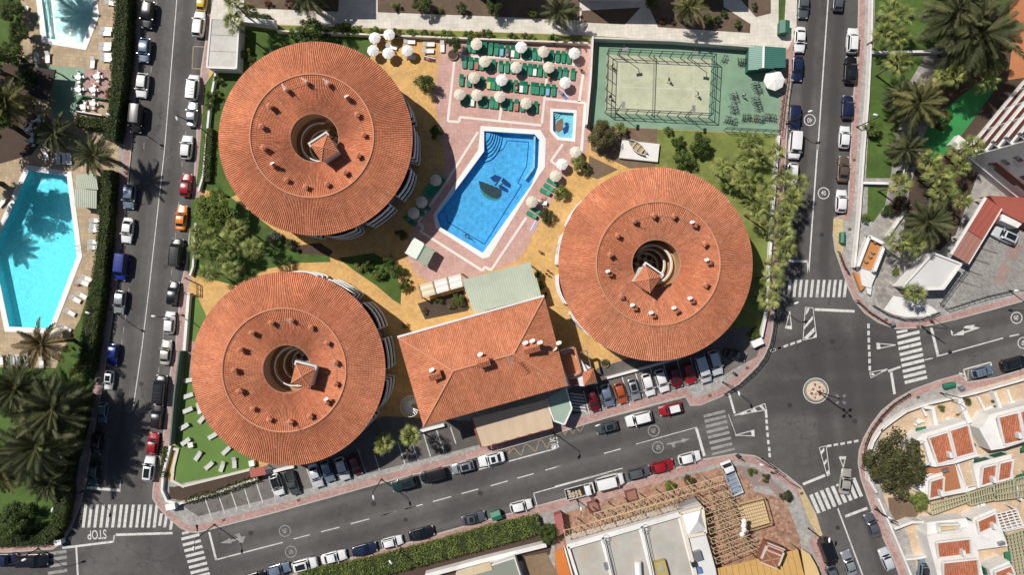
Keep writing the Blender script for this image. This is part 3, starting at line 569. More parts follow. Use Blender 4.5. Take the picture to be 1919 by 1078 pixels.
# yellow bus bay zigzag and the loading boxes
zg = qs('D3', [(950, 180), (985, 165), (970, 215), (1010, 160), (1065, 220), (1090, 140), (1110, 135), (1170, 190), (1195, 108), (1215, 105), (1255, 170), (1280, 88)])
for a, b in zip(zg[:-1], zg[1:]): line(a, b, 1.6, paint_yellow, 'bus_bay_line')
zg = qs('D4', [(-10, 60), (60, 30), (70, 70), (100, 20), (130, 60), (150, 10), (180, 45), (215, -10)])
for a, b in zip(zg[:-1], zg[1:]): line(a, b, 1.4, paint_yellow, 'bus_bay_line')
yb = qs('A1', [(1395, 333), (1478, 337), (1470, 497), (1386, 492)])
for a, b in zip(yb, yb[1:] + yb[:1]): line(a, b, 1.6, paint_yellow, 'loading_bay_line')
line(q('C5', 1405, 628), q('C5', 1400, 705), 3, paint_yellow, 'loading_bay_line')
for a, b in (((1338, 652), (1372, 664)), ((1345, 676), (1380, 690)), ((1352, 698), (1385, 706))): line(q('C5', *a), q('C5', *b), 2.6, None, 'loading_bay_line')
# bay lines in the hotel car parks
for tile, a, b in (('D2', (160, 490), (218, 660)), ('D2', (258, 465), (315, 635)), ('D2', (358, 472), (405, 608)), ('D2', (452, 440), (500, 595)), ('D2', (535, 390), (590, 558)), ('D2', (630, 370), (680, 520)), ('D2', (715, 330), (770, 480)), ('D2', (905, 310), (960, 455)), ('D2', (1275, 170), (1335, 350)), ('D2', (1395, 210), (1430, 320)),
                   ('D3', (175, 110), (228, 278)), ('D3', (280, 130), (325, 255)), ('D3', (362, 60), (412, 225)), ('D3', (455, 30), (510, 195)), ('D3', (555, 10), (595, 130)),
                   ('C4', (205, 780), (245, 940)), ('C4', (300, 750), (345, 910)), ('C4', (385, 700), (440, 890)), ('C4', (482, 675), (542, 890)), ('C4', (580, 650), (632, 820)), ('C4', (685, 610), (735, 800)), ('C4', (780, 580), (830, 770)), ('C4', (880, 560), (925, 740)), ('C4', (975, 540), (1020, 700)), ('C4', (1075, 510), (1120, 690)), ('C4', (1180, 490), (1212, 660))):
    line(q(tile, *a), q(tile, *b), 1.7, paint_white, 'bay_line', blk_c, G + 0.036)
for k in range(6):
    line(q('C4', 108 + k * 4, 800 + k * 23), q('C4', 205 + k * 4, 812 + k * 23), 3.0, paint_white, 'hatch_bar', blk_c, G + 0.036)
# white inlay bands in the pink terrace
INL = [[q('A3', 738, 440), q('A3', 690, 875), q('A3', 775, 880), q('A3', 775, 845), q('A3', 1365, 905)], [q('A3', 770, 405), q('A3', 1100, 415), q('A3', 1640, 470)], [q('A3', 1665, 535), q('A3', 1637, 735)],
       [q('A3', 1395, 714), q('A3', 1680, 742), q('A3', 1655, 1090)], [q('A3', 1403, 565), q('A3', 1368, 890)], [q('A3', 1110, 440), q('A3', 1100, 540)], [q('A3', 1075, 780), q('A3', 1062, 870)],
       [q('B3', 820, 60), q('B3', 600, 410), q('B3', 430, 650), q('B3', 466, 684), q('B3', 445, 708), q('B3', 850, 965), q('B3', 864, 940), q('B3', 905, 962), q('B3', 1135, 618)], [q('B3', 1372, 140), q('B3', 1295, 250), q('B3', 1330, 275)], [q('B3', 1510, 0), q('B3', 1490, 190)]]
for pl in INL:
    for k, (a, b) in enumerate(zip(pl[:-1], pl[1:])):
        line(a, b, 4.6, M('white_inlay', (0.72, 0.66, 0.6), 0.7, 0.06), 'inlay_band', blk_c, G + 0.034 + 0.002 * k)
for a, b in (((1140, 116), (1331, 126)), ((1136, 199), (1326, 210)), ((1141, 163), (1330, 168))): line(a, b, 0.8, paint_white, 'court_line', blk_c, G + 0.052)
for a, b in (((1162, 103), (1158, 212)), ((1301, 110), (1297, 220))): line(a, b, 0.8, paint_white, 'court_line', blk_c, G + 0.055)

# ================================================================ POOLS
pool_cyan = M_paving('pale_pool_tiles', (0.62, 0.90, 0.92), (0.7, 0.93, 0.94), 0.5, 0.5, 0, 0.03, 0.5, 0.0, dirt=0.03)
pool_blue = M_paving('blue_pool_tiles', (0.16, 0.50, 0.755), (0.27, 0.6, 0.82), 0.5, 0.5, R(-8), 0.08, 0.5, 0.0, dirt=0.06)
pool_teal = M('pool_wall_tiles', (0.25, 0.62, 0.68), 0.5, 0.05, 3.0)
coping = M('pool_coping', (0.78, 0.765, 0.74), 0.6, 0.05, 2.0, stain=(0.6, 0.58, 0.55), stainamt=0.3)
navy = M('navy_mosaic', (0.02, 0.085, 0.30), 0.6, 0.1, 4.0)
def offset_poly(pts, d):
    n = len(pts); s_ = -sgn_in(pts); out = []
    for i in range(n):
        a = Vector(pts[i - 1]); b = Vector(pts[i]); c = Vector(pts[(i + 1) % n])
        t1 = (b - a).normalized(); t2 = (c - b).normalized(); n1 = Vector((t1.y, -t1.x)); n2 = Vector((t2.y, -t2.x)); m_ = (n1 + n2).normalized()
        k = d * s_ / max(0.5, m_.dot(n1)); out.append((b.x + m_.x * k, b.y + m_.y * k))
    return out
def pool(label, pts, depth, cop, floor_m, wall_m, water_m, outer=None, zt=0.05):
    t = thing('swimming_pool', label, 'pool', (0, 0, 0))
    w = W2(pts); n = len(w); b = MB().sheet(w, [], -depth); b.build('pool_floor', floor_m, t)
    o = list(w); a = sum(o[i][0] * o[(i + 1) % n][1] - o[(i + 1) % n][0] * o[i][1] for i in range(n))
    if a > 0: o.reverse()
    MB().add([(p[0], p[1], -depth) for p in o] + [(p[0], p[1], G + zt) for p in o], [(i, (i + 1) % n, n + (i + 1) % n, n + i) for i in range(n)]).build('pool_wall', wall_m, t)
    out = outer or offset_poly(pts, cop); inn = offset_poly(pts, -0.6)
    mb = MB().sheet(W2(out), [W2(inn)], G + zt + 0.02, G + 0.0)
    mb.build('coping', coping, t)
    MB().sheet(W2(offset_poly(pts, 0.2)), [], G - 0.06).build('water', water_m, t)
    return t
wat_deep = M_water('pool_water_deep', (0.62, 0.86, 0.96), 0.9, 0.35)
wat_pale = M_water('pool_water_pale', (0.46, 0.90, 0.965), 2.2, 0.3)
wat_thin = M_water('pool_water_thin', (0.84, 0.98, 0.985), 2.2, 0.3)
pm = pool('large blue angular pool with a ship mosaic between the round hotels', POOL_MAIN, 1.35, 8, pool_blue, pool_blue, wat_deep,
          qs('B3', [(838, 22), (1228, 48), (1262, 108), (1256, 292), (1215, 350), (892, 878), (850, 886), (545, 690), (530, 600), (822, 178)]))
pk = pool('small blue children\'s pool with a brown ship mosaic', POOL_KIDS, 0.6, 5, M_paving('kids_pool_tiles', (0.30, 0.66, 0.80), (0.4, 0.72, 0.84), 0.4, 0.4, R(-4), 0.05, 0.5, 0.0), pool_teal, wat_thin)
pn = pool('pale turquoise pool with white rim at the top left', POOL_NW, 1.0, 10, M_paving('white_pool_tiles', (0.62, 0.80, 0.80), (0.68, 0.84, 0.84), 0.5, 0.5, 0, 0.03, 0.5, 0.0), pool_teal, wat_thin)
pw = pool('big turquoise pool at the left edge with a palm shadow on it', POOL_W, 1.7, 9, pool_cyan, pool_teal, wat_pale)
# steps and mosaics on the floor of the big pool
c = q('B3', 858, 52); c0 = P(*c)
for k in range(6):
    r = (5.3 - k * 0.66); mb = MB(); a0, a1 = R(-92), R(-3)
    pts = [(c0.x, c0.y)] + [(c0.x + r * math.cos(a0 + (a1 - a0) * i / 14) * 0.62, c0.y + r * math.sin(a0 + (a1 - a0) * i / 14)) for i in range(15)]
    mb.prism(pts, -1.34, -1.15 + k * 0.17, False).build('step', pool_blue, pm)
    e = MB(); e.tube([Vector((p[0], p[1], -1.145 + k * 0.17)) for p in pts[1:]], 0.045, 5).build('step_edge', navy, pm)
ln = qs('B3', [(860, 225), (985, 160), (1010, 105), (1152, 115), (1138, 270), (1080, 385), (1105, 398), (860, 790), (615, 640), (612, 600)])
for k, (a, b) in enumerate(zip(ln[:-1], ln[1:])): line(a, b, 1.6, navy, 'mosaic_line', pm, -1.335 + 0.002 * k)
ledge = qs('B3', [(1185, 80), (1196, 85), (1190, 290), (1130, 370), (1124, 360), (1178, 280)])
MB().prism(W2(ledge), -1.34, -0.4, False).build('pool_bench', coping, pm)
hull_m = M('hull_mosaic', (0.07, 0.06, 0.055), 0.6, 0.25, 3.0); green_m = M('keel_mosaic', (0.10, 0.32, 0.20), 0.6, 0.2, 3.0); brown_m = M('brown_mosaic', (0.36, 0.15, 0.09), 0.6, 0.2, 3.0); deep_blue = M('sail_mosaic', (0.015, 0.05, 0.20), 0.6, 0.2, 3.0)
def floor_art(par, tile, polys, z):
    for k, (nm, pts, m_) in enumerate(polys): MB().sheet(W2(qs(tile, pts)), [], z + 0.003 * k).build(nm, m_, par)
floor_art(pm, 'B3', [('keel', [(830, 430), (850, 465), (885, 490), (925, 503), (960, 495), (972, 470), (900, 440)], green_m), ('hull', [(822, 370), (850, 378), (900, 398), (945, 415), (975, 435), (972, 470), (945, 492), (905, 480), (860, 450), (832, 420)], hull_m),
                     ('sail', [(895, 350), (930, 330), (975, 348), (955, 372), (925, 380)], deep_blue), ('sail', [(985, 350), (1035, 395), (1030, 420), (990, 400), (970, 370)], deep_blue), ('sail', [(955, 395), (985, 405), (1018, 430), (1015, 450), (960, 425)], deep_blue), ('mast', [(925, 400), (960, 352), (968, 356), (935, 405)], hull_m), ('mast', [(950, 410), (1000, 362), (1006, 368), (958, 416)], hull_m)], -1.325)
floor_art(pk, 'A3', [('hull', [(1465, 910), (1480, 865), (1520, 845), (1525, 880), (1520, 930), (1490, 950), (1470, 935)], brown_m), ('sail', [(1530, 885), (1550, 875), (1570, 890), (1545, 905)], deep_blue), ('sail', [(1520, 920), (1555, 895), (1568, 900), (1560, 945), (1530, 965)], deep_blue)], -0.58)
c0 = P(*q('A3', 1448, 803))
for k in range(3):
    r = 1.35 - 0.38 * k; pts = [(c0.x, c0.y)] + [(c0.x + r * math.cos(R(-90 + 85 * i / 8)), c0.y + r * math.sin(R(-90 + 85 * i / 8))) for i in range(9)]
    MB().prism(pts, -0.59, -0.42 + 0.14 * k, False).build('step', pool_teal, pk)
# ladder rails of the left pool
for a, b in (((146, 462), (158, 460)), ((147, 470), (159, 468)), ((30, 355), (22, 350)), ((33, 348), (26, 343))):
    A = P(*a); B = P(*b); MB().tube([A + Vector((0, 0, -0.3)), A + Vector((0, 0, 0.8)), (A + B) / 2 + Vector((0, 0, 1.0)), B + Vector((0, 0, 0.8)), B + Vector((0, 0, 0.1))], 0.035, 6).build('ladder_rail', grey_metal, pw)
# pool steps at the left of the top-left pool
MB().prism(W2([(75, -30), (82, -30), (93, 71), (89, 71)]), -0.99, -0.35, False).build('step', pool_teal, pn)
# ================================================================ BUILDINGS
def tile_face(mb, poly, eave, pitch=0.29, amp=0.075):
    """ribbed roof plane: poly = convex list of 3D points, eave = direction along the eave"""
    poly = [Vector(p) for p in poly]; n = (poly[1] - poly[0]).cross(poly[2] - poly[0]).normalized()
    if n.z < 0: n = -n
    e = Vector(eave); e = (e - n * e.dot(n)).normalized(); s_ = n.cross(e).normalized()
    if s_.z < 0: s_ = -s_; e = -e
    o = poly[0]; ab = [((p - o).dot(e), (p - o).dot(s_)) for p in poly]
    a0 = min(a for a, b in ab); a1 = max(a for a, b in ab); k = max(1, round((a1 - a0) / pitch)); pt = (a1 - a0) / k
    def ext(a):
        bs = []
        for i in range(len(ab)):
            (x0, y0), (x1, y1) = ab[i], ab[(i + 1) % len(ab)]
            if (x0 - a) * (x1 - a) <= 0 and abs(x1 - x0) > 1e-9: bs.append(y0 + (y1 - y0) * (a - x0) / (x1 - x0))
        return (min(bs), max(bs)) if len(bs) > 1 else None
    mb.add(poly if (poly[1] - poly[0]).cross(poly[2] - poly[0]).z > 0 else list(reversed(poly)), [tuple(range(len(poly)))], [[(0, 0)] * len(poly)])
    for i in range(k):
        ex = ext(a0 + (i + 0.5) * pt)
        if not ex or ex[1] - ex[0] < 0.05: continue
        b0, b1 = ex; vv = []
        for f, h in ((0.0, 0.01), (0.5, 0.012), (0.62, amp), (0.86, amp), (0.98, 0.012)):
            a = a0 + (i + f) * pt
            vv += [o + e * a + s_ * b0 + n * h, o + e * a + s_ * b1 + n * h]
        mb.add(vv, [(0, 2, 3, 1), (2, 4, 5, 3), (4, 6, 7, 5), (6, 8, 9, 7)] if n.dot((vv[2] - vv[0]).cross(vv[1] - vv[0])) > 0 else [(1, 3, 2, 0), (3, 5, 4, 2), (5, 7, 6, 4), (7, 9, 8, 6)],
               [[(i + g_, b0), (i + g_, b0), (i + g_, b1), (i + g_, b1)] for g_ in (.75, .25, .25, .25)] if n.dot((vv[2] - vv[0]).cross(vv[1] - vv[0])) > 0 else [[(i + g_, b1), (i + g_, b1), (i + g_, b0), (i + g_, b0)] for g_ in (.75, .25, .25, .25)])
    return mb
def arc_pts(r, a0, a1, n): return [(r * math.cos(a0 + (a1 - a0) * i / n), r * math.sin(a0 + (a1 - a0) * i / n)) for i in range(n + 1)]
ZE, ZR, ZI = 10.3, 12.3, 10.9; RE, RR, RI = 15.85, 9.9, 3.95
def ring_roof(r0, z0, r1, z1, ribs, courses):
    mb = MB(); uvs = []; vv = []; ff = []; prof = [(0.0, 0.0), (0.5, 0.0), (0.62, 0.13), (0.88, 0.13)]; n = ribs * 4
    rows = []
    for c_ in range(courses):
        for e_, lift in ((0.0, 0.03), (1.0, 0.0)):
            f = (c_ + e_) / courses; rows.append((r0 + (r1 - r0) * f, z0 + (z1 - z0) * f + lift, f * abs(r1 - r0)))
    for r, z, v in rows:
        for i in range(ribs):
            for f, h in prof:
                t = 2 * math.pi * (i + f) / ribs; vv.append((r * math.cos(t), r * math.sin(t), z + h))
    up = r1 < r0
    for j in range(len(rows) - 1):
        va = rows[j][2] + 1e-3; vb = rows[j + 1][2] - 1e-3
        for k in range(n):
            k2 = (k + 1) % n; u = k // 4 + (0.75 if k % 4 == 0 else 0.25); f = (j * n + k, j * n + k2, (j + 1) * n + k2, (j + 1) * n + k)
            if not up: f = tuple(reversed(f))
            ff.append(f); uvs.append([(u, va), (u, va), (u, vb), (u, vb)] if up else [(u, vb), (u, vb), (u, va), (u, va)])
    return mb.add(vv, ff, uvs)
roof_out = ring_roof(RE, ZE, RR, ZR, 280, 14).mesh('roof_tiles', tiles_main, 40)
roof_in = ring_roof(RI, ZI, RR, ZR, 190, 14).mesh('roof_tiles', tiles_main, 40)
ridge = MB()
ridge.tube([(RR * math.cos(t), RR * math.sin(t), ZR + 0.1) for t in [2 * math.pi * k / 120 for k in range(121)]], 0.16, 6, False)
ridge_me = ridge.mesh('ridge_tiles', M('ridge_tile', (0.58, 0.27, 0.155), 0.85, 0.15, 6.0), 60)
def cyl_ring(r0, r1, z0, z1, n=72):
    mb = MB(); pr = [(r0, z0), (r1, z0), (r1, z1), (r0, z1), (r0, z0)]; mb.lathe(pr, n); return mb
wall_me = cyl_ring(13.2, 13.6, 0, 10.2).mesh('wall', M('drab_facade', (0.30, 0.27, 0.23), 0.85, 0.1), 40)  # one even drab wall colour all round
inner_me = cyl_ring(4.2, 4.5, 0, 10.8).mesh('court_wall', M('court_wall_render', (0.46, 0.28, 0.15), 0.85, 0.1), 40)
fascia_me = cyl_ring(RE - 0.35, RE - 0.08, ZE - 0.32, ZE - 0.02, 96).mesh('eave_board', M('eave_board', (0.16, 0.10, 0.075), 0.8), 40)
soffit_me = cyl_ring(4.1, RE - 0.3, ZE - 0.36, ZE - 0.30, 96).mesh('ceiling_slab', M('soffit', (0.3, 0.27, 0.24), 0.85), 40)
FLOORS = (0.25, 3.35, 6.45); NB = 14
slab_me = cyl_ring(4.0, 14.0, -0.2, 0.0).mesh('floor_slab', concrete, 40)
def parapet_mesh(kind):
    mb = MB(); da = 2 * math.pi / NB
    a0, a1 = -da * 0.36, da * 0.36; rr = 15.75
    pts = [(13.7, a0), (rr, a0)] + [(rr + (0.25 if kind else 0) * math.sin(math.pi * i / 6), a0 + (a1 - a0) * i / 6) for i in range(1, 6)] + [(rr, a1), (13.7, a1)]
    xy = [Vector((r * math.cos(t), r * math.sin(t), 0)) for r, t in pts]
    for a, b in zip(xy[:-1], xy[1:]): mb.bar(a + Vector((0, 0, 0.5)), b + Vector((0, 0, 0.5)), 0.2, 1.0)
    return mb.mesh('balcony', white_paint)
balc_me = [parapet_mesh(0), parapet_mesh(1)]
bfloor_me = MB().prism([(r_ * math.cos(t_), r_ * math.sin(t_)) for r_, t_ in ((13.7, -.155), (15.7, -.155), (15.9, -.05), (15.9, .05), (15.7, .155), (13.7, .155))], -0.14, 0.002).mesh('balcony_floor', M('shade_toned_balcony_floor', (0.045, 0.04, 0.038), 0.8))  # the shade inside the balconies is put into this near-black floor colour
win_me = MB().box((13.62, 0, 1.15), (0.06, 3.6, 2.2)).mesh('window', glass_win)
frame_me = MB().box((13.66, 0, 1.15), (0.07, 0.1, 2.2)).box((13.66, 0, 2.28), (0.07, 3.7, 0.08)).mesh('window_frame', white_paint)
stair_me = MB().box((14.4, 0, 0.5), (0.9, 0.14, 0.9)).box((14.75, 0, 0.05), (0.16, 1.7, 0.1)).box((14.75, 0, 0.9), (0.12, 1.7, 0.1)).mesh('balcony_divider', M('grey_rail', (0.30, 0.31, 0.34), 0.6))
gal_me = []
for rr_ in (3.2, 2.7, 2.2):
    mb = MB(); a = arc_pts(4.2, R(70), R(290), 24); b = arc_pts(rr_, R(70), R(290), 24)
    mb.prism(a + list(reversed(b)), -0.15, 0.0)
    gal_me.append(mb.mesh('gallery', M('gallery_floor', (0.38, 0.22, 0.12), 0.85)))
galrail = []
for rr_ in (3.2, 2.7, 2.2):
    mb = MB(); mb.tube([(p[0], p[1], 0.95) for p in arc_pts(rr_, R(70), R(290), 24)], 0.11, 6); mb.tube([(p[0], p[1], 0.1) for p in arc_pts(rr_ + .28, R(70), R(290), 24)], 0.09, 5)
    galrail.append(mb.mesh('gallery_rail', white_paint))
galrail_c = []
for rr_ in (3.2, 2.7, 2.2):
    mb = MB(); mb.prism(arc_pts(rr_ + 0.28, R(70), R(290), 24) + list(reversed(arc_pts(rr_, R(70), R(290), 24))), 0.0, 0.9); galrail_c.append(mb.mesh('gallery_parapet', M('cream_parapet', (0.62, 0.55, 0.40), 0.8)))
tile_dark = MB().box((0, 0, 0.02), (0.78, 0.78, 0.03)).mesh('floor_tile', M('dark_floor_tile', (0.12, 0.075, 0.055), 0.6)); tile_lite = MB().box((0, 0, 0.02), (0.78, 0.78, 0.03)).mesh('floor_tile', M('pale_floor_tile', (0.62, 0.52, 0.43), 0.6))
# stair tower: walls, hipped tiled roof, white upstand
def tower_roof():
    mb = MB(); h = 1.75; z0 = 14.2; z1 = 15.05; A = [(-h, -h, z0), (h, -h, z0), (h, h, z0), (-h, h, z0)]; t = (0, 0, z1)
    for i in range(4): tile_face(mb, [A[i], A[(i + 1) % 4], t], Vector(A[(i + 1) % 4]) - Vector(A[i]), 0.34, 0.1)
    return mb.mesh('tower_roof', tiles_main)
tower_roof_me = tower_roof()
tower_wall_me = MB().box((0, 0, 7.05), (3.2, 3.2, 14.2)).mesh('stair_tower', white_wall)
tower_up_me = MB().box((0, 2.15, 13.8), (3.9, 0.28, 1.1)).box((-1.83, 1.9, 13.8), (0.28, 0.8, 1.0)).box((1.83, 1.9, 13.8), (0.28, 0.8, 1.0)).mesh('tower_parapet', white_wall)
tower_hip_me = MB().bar((-1.75, -1.75, 14.25), (0, 0, 15.12), 0.16).bar((1.75, -1.75, 14.25), (0, 0, 15.12), 0.16).bar((1.75, 1.75, 14.25), (0, 0, 15.12), 0.16).bar((-1.75, 1.75, 14.25), (0, 0, 15.12), 0.16).mesh('hip_tiles', MATS['ridge_tile'])
cowl = MB().box((0, 0, 0.35), (0.5, 0.5, 0.9)).box((0, 0, 0.86), (0.72, 0.72, 0.1)); cowl_me = cowl.mesh('chimney', M('chimney_render', (0.50, 0.25, 0.17), 0.85, 0.15))
cc = MB()
for sx_ in (-0.2, 0.2):
    for sy_ in (-0.2, 0.2): cc.box((sx_, sy_, 1.05), (0.12, 0.12, 0.3))
cc.add([(-0.42, -0.42, 1.2), (0.42, -0.42, 1.2), (0.42, 0.42, 1.2), (-0.42, 0.42, 1.2), (0, 0, 1.5)], [(0, 1, 4), (1, 2, 4), (2, 3, 4), (3, 0, 4), (3, 2, 1, 0)])
cap_me = cc.mesh('chimney_cap', M('chimney_cap_tile', (0.52, 0.20, 0.11), 0.85, 0.15))
aer = MB().bar((0, 0, 1.2), (0, 0, 2.6), 0.04)
for k in range(5): aer.bar((-0.35 + 0.05 * k, -0.5 + 0.25 * k, 2.5), (0.35 - 0.05 * k, -0.5 + 0.25 * k, 2.5), 0.035)
aer.bar((0, -0.55, 2.5), (0, 0.6, 2.5), 0.04); aer_me = aer.mesh('aerial', grey_metal)
# satellite dish meshes (things of their own: they are bolted on)
dp = [(0.0, 0.0), (0.18, 0.014), (0.34, 0.05), (0.48, 0.11), (0.5, 0.12), (0.48, 0.125), (0.33, 0.066), (0.17, 0.03), (0.0, 0.016)]
dish_me = MB().lathe(dp, 20).mesh('reflector', white_paint, 60)
dish_arm_me = MB().bar((0, -0.48, 0.1), (0, -0.1, 0.62), 0.04).box((0, -0.08, 0.62), (0.09, 0.09, 0.14)).mesh('feed_arm', grey_metal)
dish_mast_me = MB().tube([(0, 0, -0.9), (0, 0, -0.05)], 0.035, 6).mesh('mast', grey_metal)
def dish(px, z, label, sc=1.0, rz=0.4):
    p = P(px[0], px[1], z); t = thing('satellite_dish', label, 'satellite dish', (p.x, p.y, z - 0.85), rz, 'rooftop satellite dishes')
    for me, nm in ((dish_me, 'reflector'), (dish_arm_me, 'feed_arm')): put(nm, me, t, (0, 0, 0.9), rot=(R(-52), 0, 0), sc=sc)
    put('mast', dish_mast_me, t, (0, 0, 0.9)); return t
RING = [('upper left', (592, 260), (607, 277), 33, [('A2', 610, 650), ('A2', 755, 600), ('A2', 910, 610), ('A2', 1050, 712), ('A2', 1120, 830), ('A2', 1165, 975), ('A2', 490, 770), ('A2', 430, 915), ('B2', 600, 70), ('B2', 668, 195), ('B2', 765, 300), ('B2', 905, 350), ('B2', 1055, 330), ('B2', 1185, 245), ('B2', 1280, 125)], [3, 9], [0, 1, 2]),
        ('lower left', (541, 691), (567, 705), -14, [('C2', 590, 365), ('C2', 720, 350), ('C2', 850, 395), ('C2', 955, 495), ('C2', 1010, 625), ('C2', 1010, 760), ('C2', 955, 880), ('C2', 845, 970), ('C2', 715, 1010), ('C2', 580, 995), ('C2', 470, 925), ('C2', 385, 810), ('C2', 350, 675), ('C2', 390, 540), ('C2', 465, 430)], [6], [1, 4, 8]),
        ('right', (1228, 495), (1214, 523), -35, [('B4', 515, 640), ('B4', 640, 605), ('B4', 770, 610), ('B4', 905, 665), ('B4', 970, 790), ('B4', 1000, 910), ('B4', 975, 1055), ('B4', 405, 735), ('B4', 355, 860), ('B4', 355, 985), ('C4', 475, 100), ('C4', 570, 180), ('C4', 705, 235), ('C4', 870, 200), ('C4', 985, 130)], [3, 5, 9, 11, 12, 13, 14], [0, 10])]
cable_m = M('cable_sheath', (0.4, 0.3, 0.25), 0.8); rim_m = M('court_rim', (0.5, 0.24, 0.14), 0.85)
for bi, (where, ce, tw, tr, chim, dishes, aerials) in enumerate(RING):
    c0 = P(ce[0], ce[1], ZE); b = thing('round_hotel', f'round terracotta ring-roofed hotel building with open courtyard, the {where} one of three', 'building', (c0.x, c0.y, G), 0, 'round hotel buildings')
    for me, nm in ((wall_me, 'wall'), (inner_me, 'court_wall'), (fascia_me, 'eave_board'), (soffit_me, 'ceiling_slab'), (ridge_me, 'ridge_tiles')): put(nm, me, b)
    r1 = put('roof', roof_out, b); r2 = put('roof', roof_in, b)
    MB().tube([(RI * math.cos(2 * math.pi * k / 60), RI * math.sin(2 * math.pi * k / 60), ZI + 0.02) for k in range(61)], 0.09, 5, False).build('court_eave', rim_m, b)
    for fz in FLOORS:
        put('floor_slab', slab_me, b, (0, 0, fz))
        for k in range(NB):
            a = 2 * math.pi * (k + 0.3 * bi) / NB
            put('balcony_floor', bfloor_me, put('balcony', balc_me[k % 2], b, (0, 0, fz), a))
            w_ = put('window', win_me, b, (0, 0, fz), a); put('window_frame', frame_me, w_)
            put('balcony_divider', stair_me, b, (0, 0, fz), a + math.pi / NB)
    ga = (R(10), R(25), R(200))[bi]
    for k, fz in enumerate((6.7, 3.6, 0.6)):
        put('gallery', gal_me[k], b, (0, 0, fz), ga); put('gallery_rail', galrail[k], b, (0, 0, fz), ga)
        if bi == 2: put('gallery_parapet', galrail_c[k], b, (0, 0, fz), ga)
    MB().lathe([(0, 0.12), (4.2, 0.12)], 32).build('court_floor', M('court_floor_tile', (0.13, 0.085, 0.06), 0.7), b)
    for ix in range(-5, 6):
        for iy in range(-5, 6):
            if math.hypot(ix * 0.8, iy * 0.8) < 3.7: put('floor_tile', tile_dark if (ix + iy) % 2 else tile_lite, b, (ix * 0.8 * math.cos(0.5) - iy * 0.8 * math.sin(0.5), ix * 0.8 * math.sin(0.5) + iy * 0.8 * math.cos(0.5), 0.12), 0.5)
    tp = P(tw[0], tw[1], 14.6); ta = R(tr)
    st = put('stair_tower', tower_wall_me, b, (tp.x - c0.x, tp.y - c0.y, 0), ta, sc=(.9, .9, 1))
    put('tower_roof', tower_roof_me, st); put('tower_parapet', tower_up_me, st); put('hip_tiles', tower_hip_me, st)
    for k, (tl, zx, zy) in enumerate(chim):
        cp_ = q(tl, zx, zy); p = P(cp_[0], cp_[1], 12.4); rr_ = math.hypot(p.x - c0.x, p.y - c0.y)
        zl = ZI + (ZR - ZI) * min(1, max(0, (rr_ - RI) / (RR - RI))) - 0.1; rz_ = rnd.uniform(0, 1.5)
        c_ = put('chimney', cowl_me, b, (p.x - c0.x, p.y - c0.y, zl), rz_, sc=rnd.uniform(0.9, 1.1)); put('chimney_cap', cap_me, c_)
        if k in aerials: put('aerial', aer_me, c_)
        if k in dishes:
            dish((cp_[0] - 3, cp_[1] - 4), 13.6, f'white satellite dish on the {where} ring roof' + (f', {ORD[sorted(dishes, key=lambda d_: q(*chim[d_])[0]).index(k)]} from the left' if len(dishes) > 1 else ''), 0.8)
    # a cable strung round the chimneys
    ids = chim[:6]; cp_ = []
    for tl, zx, zy in ids:
        p = P(*q(tl, zx, zy), 12.3); rr_ = math.hypot(p.x - c0.x, p.y - c0.y); cp_.append(Vector((p.x - c0.x, p.y - c0.y, ZI + (ZR - ZI) * min(1, (rr_ - RI) / (RR - RI)) + 0.15)))
    cp_.sort(key=lambda v: -math.atan2(v.y, v.x)); mb = MB(); mb.tube(cp_, 0.035, 4); mb.build('cable', cable_m, b)

# ---------------------------------------------------------------- main hip-roofed restaurant block
ZM = 9.6; ZT = 12.1
NW, NE, SE, SW = (P(*q('C3', *p), ZM) for p in ((158, 462), (1112, 193), (1266, 776), (325, 1042))); RW, RE_ = P(*q('C3', 520, 680), ZT), P(*q('C3', 912, 570), ZT)
mh = thing('restaurant_building', 'rectangular restaurant block with hipped terracotta roof and tiled chimneys', 'building', (0, 0, 0))
cen = (NW + NE + SE + SW) / 4
def shrink(p, k, z): return (cen.x + (p.x - cen.x) * k, cen.y + (p.y - cen.y) * k)
MB().prism([shrink(p, 0.94, 0) for p in (NW, NE, SE, SW)], 0.05, ZM - 0.1).build('wall', cream_wall, mh)
MB().prism([shrink(p, 0.995, 0) for p in (NW, NE, SE, SW)], ZM - 0.3, ZM - 0.02).build('eave_slab', white_wall, mh)
for pl, ev in (([SW, SE, RE_, RW], SE - SW), ([SE, NE, RE_], NE - SE), ([NE, NW, RW, RE_], NW - NE), ([NW, SW, RW], SW - NW)):
    tile_face(MB(), pl, ev, 0.29, 0.08).build('roof', tiles_main, mh)
up = Vector((0, 0, 0.1))
for a, b in ((SW, RW), (SE, RE_), (NE, RE_), (NW, RW), (RW, RE_)): MB().tube([a + up, b + up], 0.15, 6).build('ridge_tiles', MATS['ridge_tile'], mh)
dirn = (NE - NW).normalized(); nrm = Vector((-dirn.y, dirn.x, 0))
MB().bar(NW + nrm * 0.1 + Vector((0, 0, 0.1)), NE + nrm * 0.1 + Vector((0, 0, 0.1)), 0.35, 0.3).build('parapet', white_wall, mh)
for k in range(9):
    p = SW.lerp(SE, (k + 0.7) / 9.5); p = Vector(shrink(p, 0.94, 0) + (0,)) - nrm * 0.03
    for z_ in (7.2,): MB().box((p.x, p.y, z_), (1.5, 0.1, 1.4), math.atan2(dirn.y, dirn.x)).build('window', glass_win, mh)
for k in range(6):
    p = NE.lerp(SE, (k + 0.7) / 6.4); p = Vector(shrink(p, 0.94, 0) + (0,)) + dirn * 0.03
    MB().box((p.x, p.y, 7.0), (0.1, 1.3, 1.4), math.atan2(dirn.y, dirn.x)).build('window', glass_win, mh)
ang = math.atan2(dirn.y, dirn.x)
